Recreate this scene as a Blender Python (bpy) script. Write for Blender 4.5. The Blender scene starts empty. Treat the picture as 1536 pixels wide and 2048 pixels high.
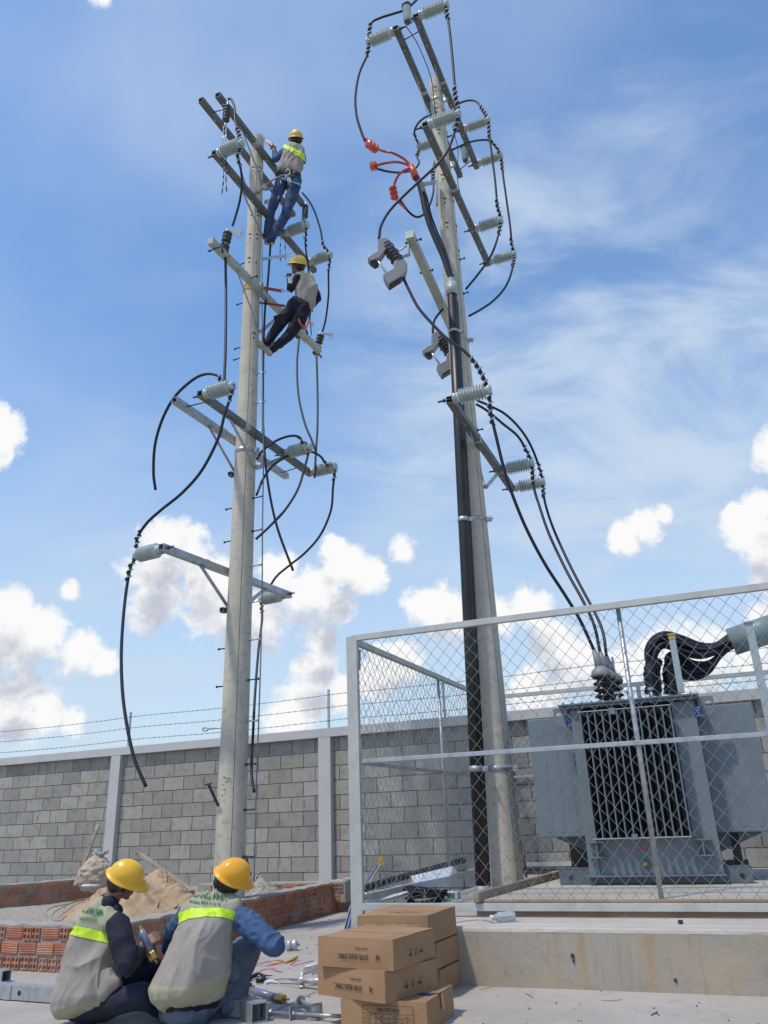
import bpy, bmesh, math, random
import numpy as np
from mathutils import Vector, Matrix, noise
from mathutils.bvhtree import BVHTree
from math import sin, cos, pi, radians as rad
random.seed(7)
SC = bpy.context.scene
COL = SC.collection
# ---------------------------------------------------------------- camera
CAM = Vector((0, 0, 1.05)); FPX = 1560.0
PIT = rad(21.6); ROL = rad(2.22)
_up0 = Vector((0, -sin(PIT), cos(PIT))); FWD = Vector((0, cos(PIT), sin(PIT))); _r0 = Vector((1, 0, 0))
RGT = _r0 * cos(ROL) - _up0 * sin(ROL); UPV = _up0 * cos(ROL) + _r0 * sin(ROL)
cd = bpy.data.cameras.new('camera'); cam = bpy.data.objects.new('camera', cd); COL.objects.link(cam)
cd.sensor_fit = 'VERTICAL'; cd.sensor_height = 36.0; cd.lens = FPX / 2048 * 36.0
cd.clip_start = 0.05; cd.clip_end = 5000
cam.matrix_world = Matrix.Translation(CAM) @ Matrix((RGT, UPV, -FWD)).transposed().to_4x4()
SC.camera = cam
SC.render.resolution_x = 768; SC.render.resolution_y = 1024
SC.view_settings.view_transform = 'Standard'; SC.view_settings.look = 'None'
SC.view_settings.exposure = EXPO = 0.0; SC.view_settings.gamma = 1.0
SUN_EL = 63.0; SUN_AZ = 232.0     # azimuth clockwise from +Y (forward): behind the camera, to its left
SKYS = 0.13

# authoring aids: a point of the photograph (1536 x 2048) at a known distance / height / plane
def ray(x, y): return FWD * FPX + RGT * (x - 768) + UPV * (1024 - y)
def at(x, y, Y): d = ray(x, y); return CAM + d * (Y / d.y)
def atz(x, y, z): d = ray(x, y); return CAM + d * ((z - CAM.z) / d.z)
def inplane(x, y, P, n): d = ray(x, y); return CAM + d * ((P - CAM).dot(n) / d.dot(n))
def proj(P): v = P - CAM; w = v.dot(FWD); return (768 + FPX * v.dot(RGT) / w, 1024 - FPX * v.dot(UPV) / w)

# ---------------------------------------------------------------- node helpers
class NT:
    def __init__(s, tree): s.t = tree; s.n = tree.nodes; s.l = tree.links
    def new(s, typ, **kw):
        nd = s.n.new(typ)
        for k, v in kw.items(): setattr(nd, k, v)
        return nd
    def link(s, a, b): s.l.new(a, b)
    def put(s, sock, v):
        if isinstance(v, bpy.types.NodeSocket): s.link(v, sock)
        elif v is not None: sock.default_value = v
    def math(s, op, a, b=None, c=None, clamp=False):
        nd = s.new('ShaderNodeMath', operation=op, use_clamp=clamp)
        s.put(nd.inputs[0], a); s.put(nd.inputs[1], b); s.put(nd.inputs[2], c)
        return nd.outputs[0]
    def vmath(s, op, a, b=None, scale=None):
        nd = s.new('ShaderNodeVectorMath', operation=op)
        s.put(nd.inputs[0], a); s.put(nd.inputs[1], b)
        if scale is not None: s.put(nd.inputs['Scale'], scale)
        return nd.outputs[1] if op in ('DOT_PRODUCT', 'LENGTH', 'DISTANCE') else nd.outputs[0]
    def noise(s, vec, scale, detail=4, rough=0.55, dist=0.0):
        nd = s.new('ShaderNodeTexNoise')
        if vec is not None: s.link(vec, nd.inputs['Vector'])
        nd.inputs['Scale'].default_value = scale; nd.inputs['Detail'].default_value = detail
        nd.inputs['Roughness'].default_value = rough; nd.inputs['Distortion'].default_value = dist
        return nd.outputs['Fac']
    def smooth(s, v, a, b, lo=0.0, hi=1.0):
        nd = s.new('ShaderNodeMapRange', interpolation_type='SMOOTHSTEP')
        s.put(nd.inputs[0], v)
        for i, q in enumerate((a, b, lo, hi)): nd.inputs[1 + i].default_value = q
        return nd.outputs[0]
    def mix(s, f, a, b, typ='MIX'):
        nd = s.new('ShaderNodeMix', data_type='RGBA', blend_type=typ)
        s.put(nd.inputs[0], f)
        for i, v in ((6, a), (7, b)):
            if not isinstance(v, bpy.types.NodeSocket) and len(v) == 3: v = (*v, 1)
            s.put(nd.inputs[i], v)
        return nd.outputs[2]
# ---------------------------------------------------------------- world: Nishita sky with clouds at infinity
W = bpy.data.worlds.new('World'); SC.world = W; W.use_nodes = True
W.node_tree.nodes.clear()
BLOBS = [(345,1090,62),(325,1150,75),(400,1165,70),(300,1205,50),(440,1215,60),(560,1150,48),(600,1200,70),(660,1215,45),(530,1235,60),
 (690,1135,42),(738,1150,38),(805,1102,30),(668,1100,25),(885,1210,52),(845,1205,36),(915,1235,40),(990,1240,42),(1060,1222,42),
 (645,1285,36),(640,1335,46),(690,1385,50),(760,1310,30),(800,1320,40),(600,1420,50),(730,1360,50),(560,1440,40),
 (18,858,42),(-8,830,36),(-10,890,45),(140,1180,26),(25,1222,50),(90,1262,62),(160,1300,52),(205,1325,34),(30,1300,60),(-10,1260,60),
 (40,1390,48),(20,1440,55),(100,1425,40),(145,1440,30),(-20,1400,50),(1290,1048,42),(1250,1075,32),(1325,1030,25),(1500,1060,50),(1535,1100,60),(1470,1030,26),(1520,1010,35),(1545,1150,50),
 (1070,1380,50),(1150,1325,55),(1235,1330,60),(1400,1330,70),(1530,1245,50),(1500,1310,60),(1580,900,60),(1320,1300,60),(200,-18,26),(1100,1280,40)]
def build_world():
    g = bpy.data.node_groups.new('cumulus_field', 'ShaderNodeTree')
    g.interface.new_socket('Vector', in_out='INPUT', socket_type='NodeSocketVector')
    g.interface.new_socket('Field', in_out='OUTPUT', socket_type='NodeSocketFloat')
    G = NT(g); gi = G.new('NodeGroupInput'); go = G.new('NodeGroupOutput')
    v = gi.outputs[0]
    acc = None
    for (x, y, r) in BLOBS:
        d = ray(x, y).normalized(); rr = (ray(x + r, y).normalized() - d).length * 1.22
        ds = G.vmath('DISTANCE', v, tuple(d))
        f = G.math('MULTIPLY_ADD', ds, -1.0 / rr, 1.0)
        acc = f if acc is None else G.math('SMOOTH_MAX', acc, f, 0.15)
    acc = G.math('MAXIMUM', acc, -1.6)
    n1 = G.noise(v, 13, 9, 0.60, 0.4); n2 = G.noise(v, 42, 8, 0.66, 0.5)
    s = G.math('MULTIPLY_ADD', n1, 1.9, -0.92); s2 = G.math('MULTIPLY_ADD', n2, 1.2, -0.60)
    G.link(G.math('ADD', acc, G.math('ADD', s, s2)), go.inputs[0])
    T = NT(W.node_tree)
    tc = T.new('ShaderNodeTexCoord'); vec = tc.outputs['Generated']
    sky = T.new('ShaderNodeTexSky', sky_type='NISHITA'); sky.sun_disc = False
    sky.sun_elevation = rad(SUN_EL); sky.sun_rotation = rad(SUN_AZ)
    sky.altitude = 0; sky.air_density = 1.35; sky.dust_density = 0.6; sky.ozone_density = 3.0
    sep = T.new('ShaderNodeSeparateXYZ'); T.link(vec, sep.inputs[0]); z = sep.outputs[2]
    def field(vv):
        n = T.new('ShaderNodeGroup'); n.node_tree = g; T.put(n.inputs[0], vv); return n.outputs[0]
    f0 = field(vec); f1 = field(T.vmath('ADD', vec, (0.0, 0.0, 0.045)))
    dens = T.smooth(f0, 0.0, 0.48)
    # self-shading of the cumulus: how much cloud stands above this point
    dark = T.smooth(T.math('MULTIPLY_ADD', T.noise(vec, 12, 6, 0.6), 1.4, T.math('ADD', f1, -0.7)), 0.05, 1.0)
    ccol = T.mix(dark, (1.0, 1.0, 1.0), (0.56, 0.60, 0.70))
    # high thin veils: noise on the plane of the cloud layer
    zz = T.math('MAXIMUM', z, 0.03)
    pl = T.new('ShaderNodeVectorMath', operation='DIVIDE'); T.link(vec, pl.inputs[0])
    cb = T.new('ShaderNodeCombineXYZ'); [T.link(T.math('ADD', zz, 0.25), cb.inputs[i]) for i in range(3)]
    T.link(cb.outputs[0], pl.inputs[1])
    mp = T.new('ShaderNodeMapping'); T.link(pl.outputs[0], mp.inputs[0]); mp.inputs['Scale'].default_value = (0.9, 1.5, 1.0); mp.inputs['Rotation'].default_value = (0, 0, rad(-35))
    w1 = T.noise(mp.outputs[0], 1.6, 8, 0.50, 0.35); w2 = T.noise(pl.outputs[0], 1.1, 2, 0.5)
    vr = T.math('MULTIPLY', T.smooth(w1, 0.40, 0.85), T.smooth(w2, 0.30, 0.66, 0.2, 0.95))
    # the right half carries more veil
    rt = T.smooth(T.vmath('DOT_PRODUCT', vec, tuple(ray(1300, 820).normalized())), 0.88, 0.975)
    w3 = T.noise(mp.outputs[0], 2.8, 9, 0.58, 0.45)
    vr = T.math('MAXIMUM', vr, T.math('MULTIPLY', rt, T.smooth(w3, 0.34, 0.68, 0.03, 0.95)))
    hz = T.smooth(z, 0.0, 0.62, 0.78, 0.0)
    base = T.mix(1.0, sky.outputs[0], (*SKYTINT, 1), 'MULTIPLY')
    c1 = T.mix(vr, base, tuple(q * VEIL for q in (0.66, 0.80, 1.0)))
    c1 = T.mix(hz, c1, tuple(q * VEIL for q in (0.70, 0.83, 1.0)))
    c2 = T.mix(dens, c1, T.mix(1.0, ccol, (CLD, CLD, CLD), 'MULTIPLY'))
    bg = T.new('ShaderNodeBackground'); T.link(c2, bg.inputs[0]); bg.inputs[1].default_value = SKYS
    out = T.new('ShaderNodeOutputWorld'); T.link(bg.outputs[0], out.inputs[0])
SKYTINT = (1.06, 1.28, 1.46); VEIL = 6.6; CLD = 7.4
build_world()
W.cycles.sampling_method = 'MANUAL'; W.cycles.sample_map_resolution = 512
# ---------------------------------------------------------------- sun
sl = bpy.data.lights.new('sun', 'SUN'); sl.energy = 3.0; sl.angle = rad(3.0); sl.color = (1.0, 0.92, 0.80)
so = bpy.data.objects.new('sun', sl); COL.objects.link(so)
_sd = Vector((sin(rad(SUN_AZ)) * cos(rad(SUN_EL)), cos(rad(SUN_AZ)) * cos(rad(SUN_EL)), sin(rad(SUN_EL))))
so.rotation_euler = _sd.to_track_quat('Z', 'Y').to_euler(); so.location = (0, 0, 30)
# ---------------------------------------------------------------- materials (all procedural)
def pmat(name, col, rough=0.6, metal=0.0, var=0.12, vscale=8.0, bump=0.0, bscale=60.0, col2=None, trans=0.0, spec=None, fine=0.0, rvar=0.0, mask=(0.42, 0.68)):
    m = bpy.data.materials.new(name); m.use_nodes = True
    T = NT(m.node_tree); b = T.n['Principled BSDF']
    tc = T.new('ShaderNodeTexCoord').outputs['Object']
    base = (*col, 1)
    if col2 is None: col2 = tuple(max(0, c * (1 - 2.2 * var)) for c in col)
    n = T.noise(tc, vscale, 6, 0.62)
    c = T.mix(T.smooth(n, *mask), base, (*col2, 1))
    if fine > 0:
        nf = T.noise(tc, bscale * 1.7, 3, 0.7)
        k = T.math('MULTIPLY_ADD', nf, fine * 2, 1 - fine)
        cb = T.new('ShaderNodeCombineColor'); [T.link(k, cb.inputs[i]) for i in range(3)]
        c = T.mix(1.0, c, cb.outputs[0], 'MULTIPLY')
    T.link(c, b.inputs['Base Color'])
    b.inputs['Roughness'].default_value = rough; b.inputs['Metallic'].default_value = metal
    if rvar > 0: T.link(T.smooth(n, 0.3, 0.7, max(0.02, rough - rvar), min(1, rough + rvar)), b.inputs['Roughness'])
    if trans: b.inputs['Transmission Weight'].default_value = trans
    if spec is not None: b.inputs['Specular IOR Level'].default_value = spec
    if bump > 0:
        bp = T.new('ShaderNodeBump'); bp.inputs['Strength'].default_value = bump; bp.inputs['Distance'].default_value = 0.01
        T.link(T.noise(tc, bscale, 5, 0.65), bp.inputs['Height']); T.link(bp.outputs[0], b.inputs['Normal'])
    return m
M = {}
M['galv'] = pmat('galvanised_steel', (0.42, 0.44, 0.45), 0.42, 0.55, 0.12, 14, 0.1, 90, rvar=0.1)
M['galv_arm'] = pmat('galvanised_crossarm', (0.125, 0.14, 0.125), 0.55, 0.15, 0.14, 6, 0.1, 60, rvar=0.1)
M['galv_pale'] = pmat('pale_galvanised', (0.40, 0.44, 0.37), 0.5, 0.15, 0.10, 6, 0.05, 60)
M['bolt'] = pmat('bolt_steel', (0.5, 0.5, 0.5), 0.35, 0.7, 0.1, 30)
M['darkbolt'] = pmat('dark_bolt', (0.05, 0.055, 0.07), 0.5, 0.5, 0.1, 30)
M['fence'] = pmat('fence_paint', (0.45, 0.455, 0.43), 0.5, 0.0, 0.07, 5, 0.1, 70, col2=(0.37, 0.37, 0.34), fine=0.06)
M['wire'] = pmat('mesh_wire', (0.30, 0.31, 0.31), 0.45, 0.35, 0.1, 10)
M['barb'] = pmat('barbed_wire', (0.10, 0.10, 0.11), 0.6, 0.3, 0.1, 10)
M['cable'] = pmat('black_cable', (0.005, 0.006, 0.018), 0.55, 0.0, 0.1, 6)
M['tiewire'] = pmat('tie_wire', (0.42, 0.44, 0.47), 0.5, 0.2, 0.1, 30)
M['porcelain'] = pmat('grey_porcelain', (0.42, 0.48, 0.45), 0.3, 0.0, 0.06, 12)
M['brownpor'] = pmat('brown_porcelain', (0.018, 0.008, 0.006), 0.25, 0.0, 0.06, 12)
M['blackins'] = pmat('dark_silicone', (0.035, 0.036, 0.042), 0.45, 0.0, 0.1, 12)
M['greypl'] = pmat('grey_plastic_cover', (0.225, 0.225, 0.23), 0.45, 0.0, 0.05, 8)
M['red'] = pmat('red_silicone', (0.42, 0.055, 0.03), 0.38, 0.0, 0.12, 12)
M['redshed'] = pmat('red_shed', (0.62, 0.10, 0.05), 0.30, 0.0, 0.12, 12)
M['conduit'] = pmat('black_conduit', (0.016, 0.014, 0.013), 0.42, 0.0, 0.3, 3, 0.1, 30)
M['pvc'] = pmat('grey_pvc', (0.33, 0.39, 0.40), 0.4, 0.0, 0.05, 5)
M['bigpipe'] = pmat('grey_green_pipe', (0.19, 0.25, 0.245), 0.4, 0.0, 0.06, 5)
M['tank'] = pmat('transformer_paint', (0.145, 0.178, 0.200), 0.38, 0.0, 0.06, 3, 0.05, 60, rvar=0.08)
M['tankdark'] = pmat('transformer_lid', (0.10, 0.125, 0.15), 0.4, 0.0, 0.06, 3)
M['blue'] = pmat('blue_label', (0.015, 0.03, 0.22), 0.4)
M['white'] = pmat('white_mark', (0.7, 0.7, 0.7), 0.5)
M['copper'] = pmat('copper', (0.6, 0.30, 0.16), 0.35, 0.7, 0.1, 20)
M['brass'] = pmat('brass', (0.55, 0.33, 0.10), 0.33, 0.8, 0.12, 20)
M['oldbrass'] = pmat('dull_brass', (0.20, 0.16, 0.11), 0.6, 0.3, 0.12, 20)
M['wood'] = pmat('weathered_wood', (0.30, 0.24, 0.18), 0.85, 0, 0.2, 3, 0.4, 50, col2=(0.17, 0.13, 0.10), fine=0.12)
M['redpl'] = pmat('red_plastic', (0.45, 0.03, 0.03), 0.4)
M['yellowtape'] = pmat('yellow_strap', (0.62, 0.36, 0.03), 0.6)
M['orangestrap'] = pmat('red_strap', (0.30, 0.05, 0.02), 0.7)
M['rope'] = pmat('rope', (0.34, 0.27, 0.16), 0.8)
M['greyrod'] = pmat('ground_lead', (0.20, 0.19, 0.19), 0.5, 0.3)
M['bluetube'] = pmat('blue_grey_tube', (0.17, 0.20, 0.33), 0.3, 0.0, 0.08, 20)
M['paper'] = pmat('paper_sheet', (0.6, 0.62, 0.68), 0.7)
M['carton'] = pmat('cardboard', (0.32, 0.188, 0.098), 0.82, 0, 0.08, 3, 0.1, 120, col2=(0.275, 0.16, 0.083), fine=0.05)
M['cartonin'] = pmat('cardboard_worn', (0.46, 0.30, 0.17), 0.85, 0, 0.1, 8, 0.3, 60)
M['tape'] = pmat('parcel_tape', (0.35, 0.21, 0.115), 0.3, 0, 0.05, 8)
M['ink'] = pmat('print_ink', (0.055, 0.035, 0.035), 0.7)
M['helmet'] = pmat('helmet_plastic', (0.80, 0.46, 0.03), 0.3, 0, 0.05, 4)
M['helmet2'] = pmat('helmet_plastic_orange', (0.82, 0.38, 0.02), 0.3, 0, 0.05, 4)
M['helmet3'] = pmat('helmet_plastic_faded', (0.66, 0.44, 0.10), 0.45, 0, 0.05, 4)
M['strap'] = pmat('helmet_strap', (0.02, 0.02, 0.025), 0.5)
M['skin'] = pmat('skin', (0.20, 0.105, 0.065), 0.55, 0, 0.1, 12)
M['hair'] = pmat('hair', (0.008, 0.007, 0.007), 0.55, 0, 0.1, 40, 0.5, 120)
M['vest'] = pmat('vest_cloth', (0.305, 0.270, 0.238), 0.85, 0, 0.05, 5, 0.25, 14, fine=0.03)
M['yoke'] = pmat('vest_yoke_cloth', (0.34, 0.335, 0.235), 0.85, 0, 0.05, 5, 0.25, 14, fine=0.03)
M['band'] = pmat('reflective_band', (0.55, 0.80, 0.02), 0.55, 0, 0.08, 25, 0.3, 60)
M['navy'] = pmat('navy_cloth', (0.006, 0.007, 0.020), 0.85, 0, 0.15, 6, 0.3, 20)
M['denim_shirt'] = pmat('denim_shirt', (0.045, 0.095, 0.20), 0.85, 0, 0.2, 7, 0.35, 22, col2=(0.025, 0.05, 0.12), fine=0.1)
M['denim'] = pmat('faded_jeans', (0.105, 0.135, 0.175), 0.88, 0, 0.2, 7, 0.4, 18, col2=(0.035, 0.05, 0.085), fine=0.12)
M['jeans'] = pmat('dark_jeans', (0.013, 0.018, 0.040), 0.88, 0, 0.2, 6, 0.4, 18, fine=0.12)
M['bluejeans'] = pmat('blue_jeans', (0.035, 0.065, 0.14), 0.88, 0, 0.2, 9, 0.4, 18, col2=(0.015, 0.028, 0.07), fine=0.1)
M['shoe'] = pmat('shoe_cloth', (0.02, 0.02, 0.025), 0.8)
M['sole'] = pmat('shoe_sole', (0.36, 0.31, 0.24), 0.7)
M['green'] = pmat('green_print', (0.0, 0.17, 0.06), 0.7)
M['belt'] = pmat('tool_belt', (0.03, 0.03, 0.025), 0.7)
M['lightblue'] = pmat('light_blue_rope', (0.07, 0.30, 0.50), 0.6)
M['glass'] = pmat('clear_plastic', (0.75, 0.78, 0.80), 0.12, 0, 0.02, 8, trans=0.75)
M['sack'] = pmat('woven_sack', (0.44, 0.36, 0.28), 0.85, 0, 0.1, 5, 0.5, 40)
M['sand'] = pmat('sand', (0.42, 0.30, 0.19), 0.95, 0, 0.1, 3, 1.0, 45, col2=(0.34, 0.235, 0.145), fine=0.25)
M['gravel'] = pmat('gravel', (0.36, 0.32, 0.27), 0.95, 0, 0.2, 25, 1.0, 40, col2=(0.22, 0.19, 0.16), fine=0.2)
M['mortar'] = pmat('mortar', (0.34, 0.32, 0.29), 0.95, 0, 0.12, 8, 0.6, 50, fine=0.12)
M['beam'] = pmat('grey_wall_paint', (0.46, 0.455, 0.445), 0.75, 0, 0.04, 1.5, 0.1, 50, col2=(0.42, 0.41, 0.40))
M['silver'] = pmat('silver_paint', (0.60, 0.60, 0.60), 0.3, 0.5)
M['redpaint'] = pmat('red_chalk', (0.42, 0.10, 0.12), 0.9, 0, 0.3, 30, col2=(0.48, 0.33, 0.32))

def tweak(name, fn):
    m = M[name]; fn(NT(m.node_tree), m.node_tree.nodes['Principled BSDF'])
def concrete(name, col, col2, stain=None, streak=False, seams=False):
    m = bpy.data.materials.new(name); m.use_nodes = True
    T = NT(m.node_tree); b = T.n['Principled BSDF']; tc = T.new('ShaderNodeTexCoord').outputs['Object']
    c = T.mix(T.smooth(T.noise(tc, 1.1, 8, 0.6), 0.35, 0.68), (*col, 1), (*col2, 1))
    c = T.mix(T.smooth(T.noise(tc, 7, 8, 0.7), 0.5, 0.75, 0, 0.55), c, tuple(q * 0.72 for q in col2))
    c = T.mix(T.smooth(T.noise(tc, 3.1, 6, 0.6, 1.0), 0.60, 0.74, 0, 0.5), c, tuple(min(1, q * 1.15) for q in col))
    c = T.mix(T.smooth(T.noise(tc, 0.55, 7, 0.65, 1.2), 0.52, 0.66, 0, 0.4), c, tuple(q * 0.68 for q in col))
    c = T.mix(T.smooth(T.noise(tc, 14, 8, 0.75, 0.6), 0.58, 0.70, 0, 0.5), c, tuple(q * 0.6 for q in col))
    sp = T.noise(tc, 55, 3, 0.8)
    c = T.mix(T.smooth(sp, 0.66, 0.74, 0, 0.55), c, tuple(q * 0.35 for q in col))
    if streak:
        mp = T.new('ShaderNodeMapping'); T.link(tc, mp.inputs[0]); mp.inputs['Scale'].default_value = (1.0, 1.0, 0.10)
        st = T.noise(mp.outputs[0], 5.5, 6, 0.6, 0.2)
        c = T.mix(T.smooth(st, 0.53, 0.70, 0, 0.6), c, stain)
        c = T.mix(T.smooth(T.noise(tc, 2.2, 6, 0.65), 0.48, 0.7, 0, 0.6), c, (0.43, 0.34, 0.22))
        st2 = T.noise(mp.outputs[0], 22, 5, 0.65, 0.3)
        c = T.mix(T.smooth(st2, 0.52, 0.72, 0, 0.35), c, tuple(q * 0.55 for q in col))
        st3 = T.noise(mp.outputs[0], 9.5, 5, 0.65, 0.3)
        c = T.mix(T.smooth(st3, 0.60, 0.72, 0, 0.4), c, tuple(min(1, q * 1.25) for q in col))
    elif stain:
        c = T.mix(T.smooth(T.noise(tc, 2.3, 6, 0.65, 0.6), 0.60, 0.72, 0, 0.5), c, stain)
    T.link(c, b.inputs['Base Color']); b.inputs['Roughness'].default_value = 0.85
    bp = T.new('ShaderNodeBump'); bp.inputs['Strength'].default_value = 0.35; bp.inputs['Distance'].default_value = 0.01
    hh = T.math('ADD', T.noise(tc, 30, 6, 0.7), T.math('MULTIPLY', T.noise(tc, 5, 4, 0.6), 1.5))
    T.link(hh, bp.inputs['Height']); T.link(bp.outputs[0], b.inputs['Normal'])
    return m
M['floor'] = concrete('ground_concrete', (0.40, 0.36, 0.32), (0.335, 0.30, 0.265), (0.36, 0.295, 0.24))
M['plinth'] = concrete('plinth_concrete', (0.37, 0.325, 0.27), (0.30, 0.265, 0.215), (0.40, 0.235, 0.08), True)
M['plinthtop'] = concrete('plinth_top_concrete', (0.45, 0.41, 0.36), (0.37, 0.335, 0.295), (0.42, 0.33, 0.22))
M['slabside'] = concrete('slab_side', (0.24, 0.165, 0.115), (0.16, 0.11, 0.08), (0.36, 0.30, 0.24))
M['seam'] = pmat('pole_seam', (0.13, 0.12, 0.10), 0.9)
M['pole'] = concrete('spun_concrete', (0.52, 0.475, 0.385), (0.44, 0.40, 0.325), (0.32, 0.295, 0.25))
def pole_extra(T, b):
    c = b.inputs['Base Color'].links[0].from_socket; tc = T.new('ShaderNodeTexCoord').outputs['Object']
    mp = T.new('ShaderNodeMapping'); T.link(tc, mp.inputs[0]); mp.inputs['Scale'].default_value = (1.0, 1.0, 4.5)
    c = T.mix(T.smooth(T.noise(mp.outputs[0], 9, 7, 0.75, 0.4), 0.56, 0.72, 0, 0.55), c, (0.17, 0.16, 0.15))
    c = T.mix(T.smooth(T.noise(tc, 14, 8, 0.75), 0.50, 0.72, 0, 0.5), c, (0.22, 0.21, 0.20))
    c = T.mix(T.smooth(T.noise(tc, 38, 5, 0.8), 0.56, 0.70, 0, 0.5), c, (0.55, 0.52, 0.46))
    T.link(c, b.inputs['Base Color'])
tweak('pole', pole_extra)
def block_mat():
    m = bpy.data.materials.new('concrete_block'); m.use_nodes = True
    T = NT(m.node_tree); b = T.n['Principled BSDF']; tc = T.new('ShaderNodeTexCoord').outputs['Object']
    sp = T.new('ShaderNodeSeparateXYZ'); T.link(tc, sp.inputs[0])
    nx = T.noise(tc, 3.5, 3, 0.6); nz = T.noise(T.vmath('ADD', tc, (7, 3, 5)), 3.5, 3, 0.6)
    x = T.math('ADD', sp.outputs[0], T.math('MULTIPLY_ADD', nx, 0.03, -0.015))
    z = T.math('ADD', sp.outputs[2], T.math('MULTIPLY_ADD', nz, 0.024, -0.012))
    cb = T.new('ShaderNodeCombineXYZ'); T.link(x, cb.inputs[0]); T.link(z, cb.inputs[1])
    br = T.new('ShaderNodeTexBrick'); T.link(cb.outputs[0], br.inputs['Vector'])
    br.inputs['Scale'].default_value = 1.0; br.inputs['Brick Width'].default_value = 0.405; br.inputs['Row Height'].default_value = 0.204
    br.inputs['Mortar Size'].default_value = 0.007; br.inputs['Mortar Smooth'].default_value = 0.4; br.inputs['Bias'].default_value = 0.0
    br.inputs['Color1'].default_value = (0.375, 0.355, 0.315, 1); br.inputs['Color2'].default_value = (0.215, 0.205, 0.185, 1)
    br.inputs['Mortar'].default_value = (0.085, 0.08, 0.075, 1)
    c = br.outputs['Color']
    c = T.mix(T.smooth(T.noise(tc, 1.2, 5, 0.6), 0.3, 0.7, 0, 0.5), c, (0.30, 0.285, 0.25))
    c = T.mix(T.smooth(T.noise(tc, 9, 7, 0.7), 0.45, 0.72, 0, 0.5), c, (0.12, 0.12, 0.12))
    c = T.mix(T.smooth(T.noise(tc, 16, 6, 0.7), 0.55, 0.74, 0, 0.5), c, (0.36, 0.35, 0.33))
    mp = T.new('ShaderNodeMapping'); T.link(tc, mp.inputs[0]); mp.inputs['Scale'].default_value = (3.5, 1, 0.9)
    c = T.mix(T.smooth(T.noise(mp.outputs[0], 2.6, 5, 0.65), 0.62, 0.70, 0, 0.7), c, (0.15, 0.12, 0.10))
    c = T.mix(T.smooth(T.noise(tc, 6.3, 3, 0.75, 1.5), 0.735, 0.765, 0, 0.9), c, (0.6, 0.6, 0.58))
    c = T.mix(T.smooth(br.outputs['Fac'], 0.15, 0.9, 0, 0.85), c, (0.07, 0.065, 0.06))
    T.link(c, b.inputs['Base Color']); b.inputs['Roughness'].default_value = 0.92
    bp = T.new('ShaderNodeBump'); bp.inputs['Strength'].default_value = 0.8; bp.inputs['Distance'].default_value = 0.012
    h = T.math('ADD', T.math('MULTIPLY', br.outputs['Fac'], -1.0), T.math('MULTIPLY', T.noise(tc, 45, 5, 0.7), 0.6))
    T.link(h, bp.inputs['Height']); T.link(bp.outputs[0], b.inputs['Normal'])
    return m
M['block'] = block_mat()
def brick_mat():
    m = bpy.data.materials.new('hollow_brick_clay'); m.use_nodes = True
    T = NT(m.node_tree); b = T.n['Principled BSDF']; geo = T.new('ShaderNodeNewGeometry')
    tc = T.new('ShaderNodeTexCoord').outputs['Object']
    c = T.mix(geo.outputs['Random Per Island'], (0.52, 0.205, 0.105, 1), (0.36, 0.115, 0.06, 1))
    c = T.mix(T.smooth(T.noise(tc, 5, 6, 0.7), 0.42, 0.70, 0, 0.75), c, (0.42, 0.29, 0.22))
    c = T.mix(T.smooth(T.noise(tc, 30, 4, 0.7), 0.5, 0.8, 0, 0.5), c, (0.16, 0.06, 0.04))
    T.link(c, b.inputs['Base Color']); b.inputs['Roughness'].default_value = 0.9
    bp = T.new('ShaderNodeBump'); bp.inputs['Strength'].default_value = 0.5; bp.inputs['Distance'].default_value = 0.006
    T.link(T.noise(tc, 70, 5, 0.7), bp.inputs['Height']); T.link(bp.outputs[0], b.inputs['Normal'])
    return m
M['brick'] = brick_mat()
# ---------------------------------------------------------------- mesh builder
def wm(o):
    m = o.matrix_basis.copy()
    while o.parent: o = o.parent; m = o.matrix_basis @ m
    return m
def rot_to(d, up=Vector((0, 0, 1))):
    """3x3 whose Z column is d"""
    z = d.normalized(); x = up.cross(z)
    if x.length < 1e-4: x = Vector((1, 0, 0)).cross(z)
    if x.length < 1e-4: x = Vector((0, 1, 0))
    x.normalize(); y = z.cross(x)
    return Matrix((x, y, z)).transposed()
def axes(x, y, z): return Matrix((x, y, z)).transposed()
def catmull(pts, n=6):
    P = [pts[0] * 2 - pts[1]] + list(pts) + [pts[-1] * 2 - pts[-2]]
    out = []
    for i in range(1, len(P) - 2):
        p0, p1, p2, p3 = P[i - 1:i + 3]
        for k in range(n):
            t = k / n
            out.append(0.5 * ((2 * p1) + (p2 - p0) * t + (2 * p0 - 5 * p1 + 4 * p2 - p3) * t * t + (3 * p1 - p0 - 3 * p2 + p3) * t ** 3))
    out.append(P[-2].copy()); return out
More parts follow.
